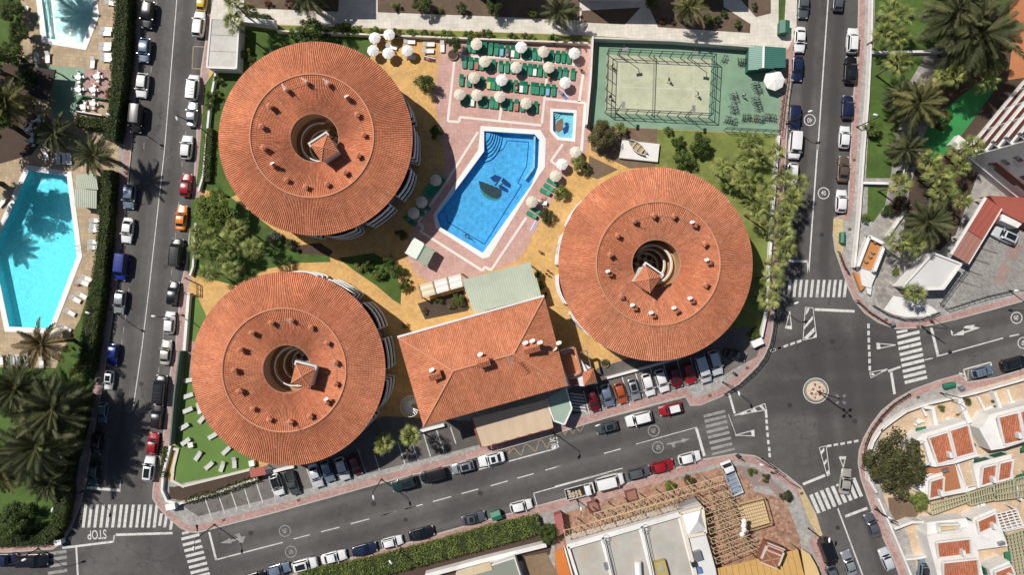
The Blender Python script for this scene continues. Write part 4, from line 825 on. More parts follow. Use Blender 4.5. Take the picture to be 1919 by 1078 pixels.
for k, (px, L_) in enumerate((((400, 705), 2.0), ((715, 620), 2.2), ((1030, 530), 2.6))):
    p = P(*q('C3', *px), 12.4); zb = 10.6 if k != 1 else 11.5
    c_ = MB().box((0, 0, 0.9), (L_ * 0.8, 1.1, 1.9)).build('chimney', M('chimney_brick', (0.40, 0.15, 0.09), 0.85, 0.2, 8.0), mh, None, (p.x, p.y, zb), ang)
    cr = MB(); a_ = L_ / 2; A = [(-a_, -0.8, 1.8), (a_, -0.8, 1.8), (a_, 0.8, 1.8), (-a_, 0.8, 1.8)]; r1, r2 = (-a_, 0, 2.3), (a_, 0, 2.3)
    tile_face(cr, [A[0], A[1], r2, r1], (1, 0, 0), 0.3); tile_face(cr, [A[2], A[3], r1, r2], (1, 0, 0), 0.3); cr.build('chimney_roof', tiles_main, c_)
for k, (zx, zy, what) in enumerate(((380, 676, 'the west chimney of the restaurant roof'), (695, 575, 'the middle chimney of the restaurant roof'), (990, 500, 'the east chimney, left of three'), (1035, 487, 'the east chimney, middle of three'), (1085, 497, 'the east chimney, right of three'), (1178, 538, 'the south-east annex corner'), (1208, 500, 'the annex wall, northern one'))):
    dish(q('C3', zx, zy), 12.8 if k < 5 else 9.8, 'white satellite dish by ' + what, 0.95)
put('aerial', aer_me, mh, P(*q('C3', 885, 590), 12.7) + Vector((0, 0, -1.2)), 0.5, sc=1.6); put('aerial', aer_me, mh, P(*q('C3', 1245, 730), 11) + Vector((0, 0, -1.5)), 0.2, sc=1.6)
# --- lean-to roof in pale green sheet
g = thing('poolside_bar', 'pale green corrugated roof of the pool bar joined to the restaurant', 'bar', (0, 0, 0))
gz = 3.6; gp = [P(*q('C3', *p), gz) for p in ((580, 84), (1020, -30), (1092, 188), (655, 305))]; gp[2].z = gp[3].z = 4.3
tile_face(MB(), gp, gp[1] - gp[0], 0.42, 0.06).build('roof', pale_green, g)
gc = sum(gp, Vector()) / 4
for k in range(6):
    p = gp[0].lerp(gp[1], k / 5); p = gc.lerp(p, 0.96); MB().box((p.x, p.y, 1.8), (0.18, 0.18, 3.5)).build('post', white_paint, g)
MB().prism([(gc.x + (p.x - gc.x) * 0.8, gc.y + (p.y - gc.y) * 0.8) for p in gp], 0.15, 1.1).build('bar_counter', wood, g)
# --- canvas pergola beside it
pg = thing('canvas_pergola', 'cream canvas pergola of three panels beside the planter bed', 'pergola', (0, 0, 0))
A, B, C_, D = (P(*q('C3', *p), 2.6) for p in ((290, 120), (570, 45), (585, 128), (315, 205)))
for k in range(3):
    f0, f1 = k / 3 + 0.012, (k + 1) / 3 - 0.012; mb = MB(); rows = 5
    for j in range(rows):
        g0, g1 = j / rows, (j + 1) / rows; dz0, dz1 = -0.12 * (j % 2), -0.12 * ((j + 1) % 2)
        pp = [A.lerp(B, f0).lerp(D.lerp(C_, f0), g0), A.lerp(B, f1).lerp(D.lerp(C_, f1), g0), A.lerp(B, f1).lerp(D.lerp(C_, f1), g1), A.lerp(B, f0).lerp(D.lerp(C_, f0), g1)]
        for i, dz in enumerate((dz0, dz0, dz1, dz1)): pp[i] = pp[i] + Vector((0, 0, dz))
        mb.add([pp[3], pp[2], pp[1], pp[0]], [(0, 1, 2, 3)])
    o = mb.build('canvas_panel', cloth_white if k else M('cream_canvas', (0.70, 0.62, 0.47), 0.9), pg)
for f in (0, 1 / 3, 2 / 3, 1):
    a, b = A.lerp(B, f), D.lerp(C_, f); MB().bar(a + Vector((0, 0, 0.08)), b + Vector((0, 0, 0.08)), 0.22, 0.16).build('beam', wood, pg)
    for p in (a, b): MB().box((p.x, p.y, 1.35), (0.2, 0.2, 2.5)).build('post', wood, pg)
# --- gazebo by the pool
gz_ = thing('poolside_gazebo', 'small pale green pitched gazebo roof on posts beside the pool', 'gazebo', (0, 0, 0))
a, b, c_, d = (P(*q('B3', *p), 2.5) for p in ((402, 748), (537, 838), (487, 935), (345, 848))); m1, m2 = (a.lerp(b, 0.55), d.lerp(c_, 0.55)); m1.z = m2.z = 3.05
tile_face(MB(), [a, m1, m2, d], a - d, 0.3, 0.04).build('roof_slope', M('pale_sheet', (0.62, 0.66, 0.58), 0.6, 0.05), gz_); tile_face(MB(), [m1, b, c_, m2], b - c_, 0.3, 0.04).build('roof_slope', pale_green, gz_)
MB().bar(m1, m2, 0.25, 0.12).build('ridge_cap', green_metal, gz_)
for p in (a, b, c_, d): MB().box((p.x, p.y, 1.3), (0.12, 0.12, 2.4)).build('post', white_paint, gz_)
# --- street terrace awning
tz = 3.0; tr_ = thing('terrace_awning', 'long beige fabric awning over the restaurant terrace by the street', 'awning', (0, 0, 0))
a, b, c_, d = (P(*p, tz) for p in (q('C3', 645, 985), q('C3', 1135, 862), q('C3', 1172, 1050), q('D3', 785, 158))); a.z = b.z = 3.4
ncol = 6
for k in range(ncol):
    f0, f1 = k / ncol, (k + 1) / ncol; pp = [d.lerp(c_, f0), d.lerp(c_, f1), a.lerp(b, f1), a.lerp(b, f0)]
    mid0, mid1 = (pp[0] + pp[1]) / 2 + Vector((0, 0, 0.06)), (pp[2] + pp[3]) / 2 + Vector((0, 0, 0.06))
    MB().add([pp[0], mid0, pp[1], pp[2], mid1, pp[3]], [(0, 1, 4, 5), (1, 2, 3, 4)]).build('awning_panel', M('awning_cloth', (0.56, 0.425, 0.30), 0.9, 0.08, 1.0), tr_)
    p = pp[0]; MB().box((p.x, p.y, 1.5), (0.14, 0.14, 2.9)).build('post', wood, tr_)
MB().bar(d + Vector((0, 0, -0.15)), c_ + Vector((0, 0, -0.15)), 0.2, 0.35).build('front_beam', M('red_brown_timber', (0.28, 0.09, 0.05), 0.7), tr_)
MB().bar(d + Vector((-0.25, 0, -0.4)), a + Vector((-0.25, 0, -0.4)), 0.3, 0.5).build('side_beam', MATS['red_brown_timber'], tr_)
gn = thing('glazed_corner', 'green glass porch with white edge at the terrace corner', 'porch', (0, 0, 0))
a, b, c_, d, e_ = (P(*q('C3', *p), 3.2) for p in ((1125, 860), (1255, 790), (1292, 925), (1245, 1030), (1175, 1005)))
MB().sheet([(p.x, p.y) for p in (a, b, c_, d, e_)], [], 3.2).build('glass_roof', M('green_glass', (0.30, 0.38, 0.31), 0.25, 0.05), gn)
for p, r_ in ((c_, d), (d, e_), (e_, a), (b, c_)): MB().bar(p + Vector((0, 0, 0.05)), r_ + Vector((0, 0, 0.05)), 0.22, 0.18).build('roof_edge', white_paint, gn)
for p in (b, c_, d, e_): MB().box((p.x, p.y, 1.6), (0.14, 0.14, 3.1)).build('post', white_paint, gn)
w_ = W2(qs('C3', [(1130, 1035), (1285, 1000), (1330, 1010), (1325, 1055), (1180, 1085)]), 0.5)
# --- annex with sun terrace east of the restaurant
ax = thing('restaurant_annex', 'small annex with orange sun terrace and tiled hip roof', 'annex', (0, 0, 0))
AZ = 5.2
MB().prism(W2(qs('C3', [(1225, 560), (1310, 530), (1400, 690), (1460, 760), (1370, 780), (1265, 775)]), AZ), 0.1, AZ).build('wall', white_wall, ax)
MB().prism(W2(qs('C3', [(1232, 575), (1300, 545), (1345, 680), (1280, 720)]), AZ), AZ + 0.01, AZ + 0.05).build('terrace_floor', terracotta_flat, ax)
for a, b in (((1225, 560), (1310, 530)), ((1310, 530), (1350, 690)), ((1225, 560), (1275, 735)), ((1280, 720), (1350, 690))):
    A_, B_ = P(*q('C3', *a), AZ + 0.9), P(*q('C3', *b), AZ + 0.9); MB().bar(A_ - Vector((0, 0, 0.45)), B_ - Vector((0, 0, 0.45)), 0.25, 0.95).build('terrace_wall', white_wall, ax); MB().bar(A_ + Vector((0, 0, 0.06)), B_ + Vector((0, 0, 0.06)), 0.34, 0.1).build('wall_coping', MATS['chimney_cap_tile'], ax)
k4 = [P(*q('C3', *p), AZ + 0.4) for p in ((1360, 690), (1432, 662), (1455, 752), (1370, 778))]; kt = sum(k4, Vector()) / 4 + Vector((0, 0, 0.9))
for i in range(4): tile_face(MB(), [k4[i], k4[(i + 1) % 4], kt], k4[(i + 1) % 4] - k4[i], 0.29).build('roof', tiles_main, ax)
MB().prism(W2(qs('C3', [(1268, 740), (1325, 730), (1330, 768), (1275, 785)]), AZ + 0.3), AZ + 0.0, AZ + 0.3).build('roof_patch', red_flat, ax)
MB().prism(W2(qs('C3', [(1330, 600), (1385, 640), (1418, 660), (1350, 688)]), 4.4), 4.3, 4.45).build('balcony_slab', white_wall, ax)
for a, b in (((1345, 560), (1390, 548)), ((1390, 548), (1415, 655))): MB().bar(P(*q('C3', *a), 4.4), P(*q('C3', *b), 4.4), 0.08, 0.9).build('balcony_rail', grey_metal, ax)
# --- round white spiral stair cage west of the restaurant
sp_ = thing('spiral_staircase', 'round white metal spiral staircase at the corner of the restaurant', 'staircase', P(768, 762, 3.2) * 1.0)
sp_.location.z = G
MB().tube([(0, 0, 0), (0, 0, 3.6)], 0.09, 8).build('centre_post', white_paint, sp_)
tread = MB().box((0.85, 0, 0), (1.6, 0.16, 0.05)).mesh('tread', white_paint)
for k in range(22): put('tread', tread, sp_, (0, 0, 0.16 * (k + 1)), R(16 * k))
for zz_, r_ in ((3.7, 1.7), (1.9, 1.72)): MB().tube([(r_ * math.cos(R(16 * k)), r_ * math.sin(R(16 * k)), zz_ * 0.0 + 0.9 + 0.16 * (k + 1)) for k in range(22)], 0.035, 5).build('handrail', white_paint, sp_)
# --- flat white shed on the left kerb
def flat_building(name, label, cat, px, z, parap=0.35, roof=None, wall=None, z0=0.05, group=None):
    t = thing(name, label, cat, (0, 0, 0), 0, group); w = W2(px, z)
    MB().prism(w, z0, z).build('wall', wall or white_wall, t)
    MB().sheet(W2(offset_poly(px, -2.5), z), [], z + 0.02).build('roof', roof or grey_roof, t)
    if parap:
        n = len(w)
        for i in range(n):
            a, b = Vector(w[i] + (z + parap / 2,)), Vector(w[(i + 1) % n] + (z + parap / 2 + 0.003 * i,)); MB().bar(a, b, 0.3, parap).build('parapet', wall or white_wall, t)
    return t
sh = flat_building('utility_shed', 'flat white concrete shed with panel joints beside the left pavement', 'shed', [(396, 34), (448, 37), (443, 128), (388, 126)], 3.0, 0.12, concrete)
for f in (0.33, 0.66):
    a, b = P(396 - 8 * f, 34 + 92 * f, 3.05), P(448 - 5 * f, 37 + 91 * f, 3.05); MB().bar(a, b, 0.06, 0.03).build('roof_joint', M('dark_joint', (0.3, 0.27, 0.24)), sh)  # dark joints between the roof panels
# --- building beyond the top edge whose wall foot just shows
nb = thing('garden_apartments', 'white apartment block at the top edge beyond the gardens', 'building', (0, 0, 0))
for x0, x1, h_ in ((1082, 1204, 9.5), (560, 636, 11.0), (880, 960, 11.0), (1285, 1352, 8.0)): MB().prism(W2([(x0, -160), (x1, -160), (x1, 3 if x0 == 1082 else -14), (x0, 1 if x0 == 1082 else -14)]), 0.1, h_).build('wall', white_wall, nb)
for k in range(5):
    p = P(1092 + k * 24, 1.6, 0); MB().box((p.x, p.y - 0.02, 4.6), (1.4, 0.16, 1.2)).build('window', glass_win, nb)
# ---------------------------------------------------------------- north-east tower hotel
c0 = P(1792, 288, 0); u = Vector((0.63, 0.77, 0)).normalized(); v = Vector((0.77, -0.63, 0)).normalized(); a_u = math.atan2(u.y, u.x)
ht = thing('balcony_hotel', 'tall white hotel with diagonal rows of balconies at the right edge', 'hotel', (c0.x, c0.y, 0), a_u)   # local +x along west front, +y = left of it, so inside is -y
MB().box((16, -9, 12), (32, 15, 24)).build('wall', white_wall, ht)
MB().box((7, -9, 0.9), (14.4, 16.5, 1.8)).build('podium', M('grey_plinth', (0.45, 0.44, 0.45), 0.8), ht)
red_rail = M('brown_red_rail', (0.13, 0.025, 0.02), 0.6)
slab_b = MB().box((0, -0.65, 0), (4.3, 1.7, 0.22)).mesh('balcony_slab', white_wall); par_b = MB().box((0, 0.14, 0.5), (4.3, 0.28, 0.85)).mesh('balcony_parapet', white_wall); rail_b = MB().box((0, -0.2, 0.95), (4.3, 0.32, 0.1)).mesh('balcony_rail', red_rail)
div_b = MB().box((0, -0.6, 1.3), (0.16, 1.4, 2.4)).mesh('balcony_divider', white_wall); wn_b = MB().box((0, -1.45, 1.15), (3.6, 0.08, 2.1)).mesh('window', glass_win)
for fl_ in range(7):
    for k in range(7):
        x = 2.3 + k * 4.4; z = 2.9 + fl_ * 2.95
        s_ = put('balcony_slab', slab_b, ht, (x, 0.0, z)); put('balcony_parapet', par_b, s_); put('balcony_rail', rail_b, s_); put('balcony_divider', div_b, s_, (2.18, 0, 0))
        put('window', wn_b, ht, (x, 0.0, z))
for fl_ in range(7):
    for k in range(3): MB().box((-0.02, -4.5 - k * 4.2, 4.4 + fl_ * 2.95), (0.1, 1.2, 1.2)).build('window', glass_win, ht)
mural = MB().box((-0.05, -8.5, 5.2), (0.12, 9.0, 1.3)).box((-0.06, -7.5, 4.3), (0.12, 4.5, 1.1)).build('wall_relief', M('dark_red_relief', (0.13, 0.055, 0.04), 0.8, 0.5, 1.8), ht)
MB().box((1.0, 1.2, 0.7), (2.2, 2.2, 1.4)).build('planter', white_wall, ht)
# --- red roofed car port and the flat white building of the same plot
cp_ = thing('carport', 'long dark red flat-roofed carport edged with white beside the car park', 'carport', (0, 0, 0))
for k, (a, b) in enumerate(((0.0, 0.56), (0.57, 1.0))):
    T0, T1, T2, T3 = (P(*q('B5', *p), 3.0) for p in ((1535, 425), (1645, 505), (1405, 905), (1285, 835)))
    pp = [T0.lerp(T3, a), T1.lerp(T2, a), T1.lerp(T2, b), T0.lerp(T3, b)]
    tile_face(MB(), [pp[0], pp[3], pp[2], pp[1]], pp[1] - pp[0], 0.9, 0.04).build('roof', red_flat if k == 0 else M('faded_red_roof', (0.33, 0.155, 0.125), 0.8, 0.1), cp_)
MB().bar(T0 + Vector((-0.25, 0, 0.1)), T3 + Vector((-0.25, 0, 0.1)), 0.45, 0.35).build('edge_beam', white_wall, cp_); MB().bar(T1 + Vector((0, 0, -0.05)), T2 + Vector((0, 0, -0.05)), 0.2, 0.25).build('edge_beam', white_wall, cp_)
for f in (0.02, 0.35, 0.68, 0.98):
    for s0, s1 in ((T0, T3), (T1, T2)): p = s0.lerp(s1, f); MB().box((p.x, p.y, 1.5), (0.25, 0.25, 2.8)).build('post', white_wall, cp_)
rr2 = thing('red_roof_wing', 'dark red flat roof wing behind the carport with a white step', 'roof', (0, 0, 0))
MB().prism(W2(qs('B5', [(1560, 410), (1806, 425), (2000, 520), (2000, 700), (1800, 605), (1650, 530)]), 2.9), 0.1, 2.9).build('roof', red_flat, rr2); MB().prism(W2(qs('B5', [(1648, 545), (1680, 530), (1790, 615), (1760, 645), (1640, 590)]), 2.4), 0.1, 2.4).build('wall', white_wall, rr2)
fw = flat_building('garden_building', 'flat white roofed garden building below the dark palm', 'building', qs('B5', [(1142, 826), (1345, 905), (1215, 1085), (1000, 1090), (925, 1065)]), 3.2, 0.45, M('pale_grey_roof', (0.55, 0.54, 0.53), 0.8, 0.06, 1.0))
fence_b = thing('car_park_fence', 'dark metal fence along the white building and the car park', 'fence', (0, 0, 0))
def rail_fence(t, pts, h, n, m, rails=2, z0=G, pw=0.06):
    pts = [P(*p, 0) for p in pts]; L = [(b - a).length for a, b in zip(pts[:-1], pts[1:])]; tot = sum(L)
    for i in range(n + 1):
        d = tot * i / n * 0.9999; k = 0
        while d > L[k]: d -= L[k]; k += 1
        p = pts[k].lerp(pts[k + 1], d / L[k]); MB().box((p.x, p.y, z0 + h / 2), (pw, pw, h)).build('post', m, t)
    for r_ in range(rails):
        z = z0 + h * (r_ + 1) / rails - 0.04
        for a, b in zip(pts[:-1], pts[1:]): MB().bar(Vector((a.x, a.y, z)), Vector((b.x, b.y, z)), pw * 1.2).build('rail', m, t)
rail_fence(fence_b, [q('B5', 1380, 930), q('B5', 1180, 1195), q('C5', 1230, 190), q('C5', 1510, 100), q('C5', 1690, 60)], 1.4, 22, dark_metal)
# --- white and orange sun terrace with balustrades on the corner
st_ = thing('corner_sun_terrace', 'orange tiled sun terrace with white balustrades at the street corner', 'terrace', (0, 0, 0))
tp_ = qs('B5', [(690, 700), (810, 760), (735, 960), (600, 920)]); MB().prism(W2(tp_, 1.6), 0.1, 1.6).build('wall', white_wall, st_)
MB().sheet(W2(qs('B5', [(705, 725), (780, 758), (708, 950), (632, 925)]), 1.6), [], 1.63).build('terrace_floor', M('orange_floor', (0.50, 0.215, 0.07), 0.8, 0.1), st_)
for a, b in (((690, 705), (608, 920)), ((803, 762), (728, 955)), ((690, 705), (803, 762))):
    A_, B_ = P(*q('B5', *a), 2.6), P(*q('B5', *b), 2.6); MB().bar(A_, B_, 0.55, 0.14).build('handrail', white_paint, st_)
    n_ = max(3, int((B_ - A_).length / 0.45))
    for i in range(n_ + 1): p = A_.lerp(B_, i / n_); MB().box((p.x, p.y, 2.1), (0.24, 0.24, 0.9)).build('baluster', white_paint, st_)
for p in ((725, 745), (710, 820), (690, 850), (660, 885)):
    w_ = P(*q('B5', *p), 1.7); MB().box((w_.x, w_.y, 1.95), (0.5, 0.4, 0.6), 0.5).build('terrace_seat', wood, st_)
cn_ = thing('corner_steps', 'white ramped stair and planter wall beside the corner pavement', 'steps', (0, 0, 0))
MB().prism(W2(qs('B5', [(612, 915), (745, 965), (700, 1078), (640, 1060)]), 1.2), 0.1, 1.2).build('wall', white_wall, cn_); MB().prism(W2(qs('B5', [(578, 965), (618, 975), (660, 1070), (630, 1100)]), 0.9), 0.1, 0.9).build('ramp', M('orange_floor', (0.5, 0.2, 0.07)), cn_)
MB().prism(W2(qs('C5', [(655, 0), (715, 0), (700, 90), (680, 80)]), 0.9), 0.1, 0.9).build('wall', white_wall, cn_)
def wall_run(name, label, pts, h, w, m, cat='wall', cap=None, z0=G - 0.02):
    t = thing(name, label, cat, (0, 0, 0)); pts = [P(*p, h) if True else p for p in pts]
    for k, (a, b) in enumerate(zip(pts[:-1], pts[1:])):
        d = (b - a).normalized() * (w / 2 - 0.002 * k); a2, b2 = a - d * 0.98, b + d * 0.98
        hh = h - 0.003 * (k % 2); MB().bar(Vector((a2.x, a2.y, (z0 + hh) / 2)), Vector((b2.x, b2.y, (z0 + hh) / 2)), w - 0.004 * (k % 2), hh - z0).build('wall_panel', m, t)
        if cap: MB().bar(Vector((a.x, a.y, h + 0.05)), Vector((b.x, b.y, h + 0.05 + 0.003 * k)), w + 0.12, 0.1).build('wall_coping', cap, t)
    return t
wall_run('garden_wall', 'white boundary wall along the right street pavement', [(1636, -40), (1634, 60), (1628, 180), (1620, 280), (1612, 400), (1602, 500)], 1.2, 0.35, white_wall)
wall_run('garden_wall', 'short white wall crossing the lawn under the fan palms', [q('A5', 715, 375), q('A5', 1000, 370), q('A5', 1215, 368)], 1.0, 0.4, white_wall)
wall_run('garden_wall', 'white wall running down the palm garden slope', [q('B5', 1010, 20), q('B5', 960, 130), q('B5', 930, 250)], 1.0, 0.5, white_wall)
wall_run('garden_wall', 'narrow white wall between stone path and dark flower bed', [q('B5', 980, 480), q('B5', 820, 710)], 0.9, 0.45, white_wall)
bal = thing('garden_balustrade', 'white balustrade crossing the lawn strip by the right pavement', 'balustrade', (0, 0, 0))
A_, B_ = P(*q('B5', 640, 318), 1.0), P(*q('B5', 830, 322), 1.0); MB().bar(A_, B_, 0.4, 0.12).build('handrail', white_paint, bal)
for i in range(15): p = A_.lerp(B_, i / 14); MB().tube([(p.x, p.y, 0.15), (p.x, p.y, 0.5), (p.x, p.y, 0.95)], [0.07, 0.12, 0.07], 6).build('baluster', white_paint, bal)
wall_run('pavement_wall', 'white wall by the left hotel lawn along the pavement', [(404, 132), (392, 200), (380, 330), (372, 356)], 1.0, 0.35, white_wall)
wall_run('pavement_wall', 'white wall in front of the palm grove by the left pavement', [(366, 420), (361, 500), (356, 515)], 1.0, 0.35, white_wall)
wall_run('pavement_wall', 'white wall with green strip behind it beside the round roof', [(353, 552), (345, 655)], 1.1, 0.5, white_wall)
wall_run('turf_fence_wall', 'grey green boundary panel wall of the artificial turf garden', [(336, 660), (326, 740), (318, 835)], 2.0, 0.25, M('grey_green_panel', (0.10, 0.15, 0.13), 0.7))
wall_run('turf_wall', 'white kerb wall round the turf garden corner above the car park', [(318, 838), (305, 890), (303, 920), (312, 940), (335, 945), (400, 926), (480, 898)], 0.9, 0.4, white_wall)
wall_run('turf_edging', 'white pebble edging inside the turf garden corner', [q('D1', 1225, 165), q('D1', 1280, 175), q('D1', 1250, 300), q('D1', 1240, 400), q('D1', 1320, 440), q('D1', 1540, 385), q('D2', 490, 320)], 0.45, 0.45, M('white_pebbles', (0.6, 0.57, 0.5), 0.9, 0.35, 9.0))
wall_run('car_park_wall', 'white wall between the right car park and the golden yard', [q('C4', 375, 690), q('C4', 560, 640), q('C4', 740, 590), q('C4', 900, 545)], 0.9, 0.4, white_wall)
wall_run('car_park_wall', 'white wall at the head of the left car park bays', [q('D2', 600, 350), q('D2', 760, 308), q('D2', 800, 300)], 0.9, 0.5, white_wall)
wall_run('car_park_wall', 'white wall below the restaurant eave at the car park', [q('D3', 330, 45), q('D3', 420, 20), q('D3', 500, 0)], 1.0, 0.5, white_wall)
wall_run('court_wall', 'white wall between the pink terrace and the padel court', [q('A4', 120, 265), q('A4', 105, 560), q('A4', 75, 890)], 2.2, 0.3, white_wall)
wall_run('court_wall', 'grey wall along the top of the padel court', [q('A4', 130, 270), q('A4', 700, 290), q('A4', 1280, 335)], 2.0, 0.3, concrete)
wall_run('east_wall', 'white wall under the palm row along the right street', [(1460, 256), (1452, 350), (1444, 470), (1436, 590), (1428, 630)], 1.1, 0.45, white_wall)
wall_run('garden_kerb', 'long cream wall separating the top gardens from the hotel lawn', [(520, 57), (800, 68), (1100, 80)], 1.3, 0.3, cream_wall)
wall_run('garden_wall', 'white wall slanting below the hedge at the bottom', [q('D3', 390, 1085), q('D3', 800, 975), q('D3', 1232, 868)], 1.6, 0.75, white_wall)
wall_run('garden_wall', 'white wall between palm lawn and the top-left white shed', [q('A2', 280, 135), q('A2', 495, 160)], 2.2, 0.9, white_wall)
# ---------------------------------------------------------------- south-east townhouses
green_aw = M('green_awning_cloth', (0.03, 0.20, 0.095), 0.8, 0.1)
def house(label, roofs, z, bodies, extras=()):
    t = thing('townhouse', label, 'house', (0, 0, 0), 0, 'white townhouses'); HZ = 0.62; z *= HZ; bodies = [(a_, b_ * HZ) for a_, b_ in bodies]; extras = [(a_, b_, c_ * HZ if c_ > .5 else c_) for a_, b_, c_ in extras]
    for bp, bz in bodies: MB().prism(W2(qs('D5', bp), bz), 0.1, bz).build('wall', white_wall, t)
    for k, (rp, dz) in enumerate(roofs):
        p4_ = [P(*p, z) for p in qs('D5', rp)]; p4_[0].z += dz; p4_[1].z += dz
        o = tile_face(MB(), [p4_[3], p4_[2], p4_[1], p4_[0]], p4_[1] - p4_[0], 0.3, 0.07).build('roof', tiles_old, t)
        for i, (a, b) in enumerate(((0, 3), (1, 2), (0, 1), (2, 3))): MB().bar(p4_[a] + Vector((0, 0, 0.02 - 0.004 * i)), p4_[b] + Vector((0, 0, 0.02 - 0.004 * i)), 0.28, 0.4).build('parapet', white_wall, t)
        MB().box((0, 0, 0.45), (0.5, 1.0, 1.2)).build('chimney', white_wall, t, None, p4_[0].lerp(p4_[3], 0.75).lerp(p4_[1].lerp(p4_[2], 0.75), 0.7), 0.3) if k % 2 == 0 else None
    for kind, pts, ez in extras:
        pp = qs('D5', pts)
        if kind == 'awning':
            a = [P(*p, ez) for p in pp]; a[0].z += 0.5; a[1].z += 0.5; MB().add([a[3], a[2], a[1], a[0]], [(0, 1, 2, 3)]).build('awning', green_aw, t)
        elif kind == 'terrace': MB().sheet(W2(pp, ez), [], ez + 0.015).build('terrace_floor', terracotta_flat, t)
        elif kind == 'sand': MB().sheet(W2(pp, ez), [], ez + 0.015).build('terrace_floor', pave_sand, t)
        elif kind == 'window':
            w = W2(pp, ez); MB().prism(w, ez - 1.3, ez).build('window', M('green_shutter', (0.02, 0.10, 0.06), 0.6), t)
        elif kind == 'pit':
            MB().sheet(W2(pp, ez), [], ez + 0.012).build('light_well', M('ochre_patio', (0.55, 0.42, 0.2), 0.8), t)
            w = [P(*p, ez + 0.5) for p in pp]
            for i in range(len(w)): MB().bar(w[i], w[(i + 1) % len(w)], 0.28, 1.0).build('parapet', white_wall, t)
    return t
house('white townhouse with two terracotta roof slopes left of the row', [([(1088, 78), (1225, 36), (1303, 243), (1180, 280)], 1.0), ([(1238, 26), (1372, -16), (1448, 196), (1315, 234)], 1.0)], 6.0,
      [([(1075, 60), (1385, -35), (1470, 205), (1500, 215), (1310, 275), (1165, 300), (1060, 280), (985, 135), (1020, 110)], 5.9), ([(1170, 300), (1310, 275), (1400, 480), (1240, 510), (1120, 540), (1050, 460), (1090, 380)], 4.0)],
      [('pit', [(1000, 140), (1075, 112), (1120, 270), (1065, 285)], 5.9), ('terrace', [(1075, 312), (1310, 285), (1350, 455), (1235, 480), (1212, 352), (1100, 345)], 4.0), ('awning', [(1240, 485), (1360, 455), (1372, 480), (1255, 516)], 3.2), ('awning', [(1010, 15), (1085, 0), (1105, 30), (1025, 50)], 2.6), ('window', [(1090, 50), (1140, 38), (1142, 46), (1094, 58)], 5.0)])
house('white townhouse with small terracotta roof in front of the bushy tree', [([(1108, 392), (1208, 362), (1218, 508), (1117, 530)], 0.7)], 4.6, [([(1090, 375), (1218, 340), (1235, 515), (1105, 545)], 4.5)], [('window', [(1120, 362), (1190, 345), (1192, 352), (1123, 370)], 4.2)])
house('white townhouse with paired narrow terracotta roofs in the middle of the row', [([(1482, 292), (1584, 268), (1594, 405), (1490, 440)], 0.8), ([(1602, 262), (1700, 238), (1706, 380), (1610, 405)], 0.8)], 5.0,
      [([(1435, 280), (1715, 205), (1730, 385), (1475, 455)], 4.9), ([(1310, 250), (1440, 230), (1475, 455), (1400, 480)], 3.6)], [('awning', [(1390, 440), (1475, 420), (1490, 450), (1400, 475)], 3.0), ('sand', [(1330, 260), (1430, 240), (1465, 425), (1390, 440)], 3.6), ('window', [(1450, 268), (1560, 240), (1562, 248), (1453, 276)], 4.6), ('window', [(1590, 226), (1680, 203), (1682, 210), (1594, 234)], 4.6)])
house('white townhouse with terracotta roof and chimney at the right edge', [([(1585, -68), (1730, -105), (1800, 105), (1662, 140)], 1.0), ([(1740, -110), (1860, -140), (1930, 60), (1812, 96)], 1.0)], 6.0,
      [([(1560, -80), (1900, -170), (1990, 60), (1660, 165), (1570, 180), (1480, 20), (1520, -10)], 5.9)], [('awning', [(1775, 140), (1900, 110), (1910, 160), (1785, 190)], 3.0), ('awning', [(1730, 355), (1830, 325), (1840, 360), (1750, 388)], 3.0), ('sand', [(1720, 210), (1850, 190), (1870, 330), (1730, 350)], 0.2)])
house('white townhouse with two broad terracotta slopes at the bottom right', [([(1146, 828), (1385, 800), (1422, 930), (1186, 956)], 1.0), ([(1192, 972), (1440, 946), (1480, 1085), (1220, 1100)], 1.0)], 6.2,
      [([(1105, 800), (1400, 740), (1440, 700), (1480, 940), (1520, 1120), (1200, 1150)], 6.1), ([(1105, 700), (1390, 670), (1410, 740), (1110, 800)], 5.2)],
      [('pit', [(1180, 715), (1330, 710), (1335, 755), (1190, 770)], 5.2), ('window', [(1120, 845), (1135, 840), (1155, 885), (1140, 900)], 3.8), ('window', [(1160, 985), (1175, 980), (1198, 1030), (1185, 1040)], 3.8), ('window', [(1410, 685), (1425, 680), (1452, 775), (1438, 785)], 4.6)])
house('white townhouse with slanted terracotta roof beside the timber pergola', [([(1452, 682), (1586, 622), (1610, 722), (1478, 780)], 0.5)], 5.4,
      [([(1440, 665), (1600, 600), (1640, 735), (1690, 870), (1470, 900), (1440, 790)], 5.2)], [('awning', [(1610, 755), (1650, 750), (1680, 860), (1650, 880)], 3.2), ('awning', [(1650, 905), (1690, 900), (1715, 990), (1680, 1005)], 3.0)])
house('white townhouse with small terracotta roof at the bottom edge', [([(1575, 1045), (1690, 1000), (1740, 1090), (1600, 1130)], 0.6)], 5.4, [([(1555, 1040), (1700, 980), (1760, 1120), (1590, 1160)], 5.3)], [('window', [(1520, 1040), (1535, 1036), (1545, 1075), (1530, 1085)], 4.0)])
def pergola(label, pts, z, nx, ny, m, panel=None):
    t = thing('slatted_pergola', label, 'pergola', (0, 0, 0)); a, b, c_, d = (P(*p, z) for p in pts)
    for k in range(nx + 1): MB().bar(a.lerp(b, k / nx), d.lerp(c_, k / nx), 0.12, 0.16).build('slat', m, t)
    for k in range(ny + 1): MB().bar(a.lerp(d, k / ny) + Vector((0, 0, 0.17)), b.lerp(c_, k / ny) + Vector((0, 0, 0.17)), 0.12, 0.16).build('beam', m, t)
    for p in (a, b, c_, d): MB().box((p.x, p.y, z / 2), (0.16, 0.16, z - 0.1)).build('post', m, t)
    return t
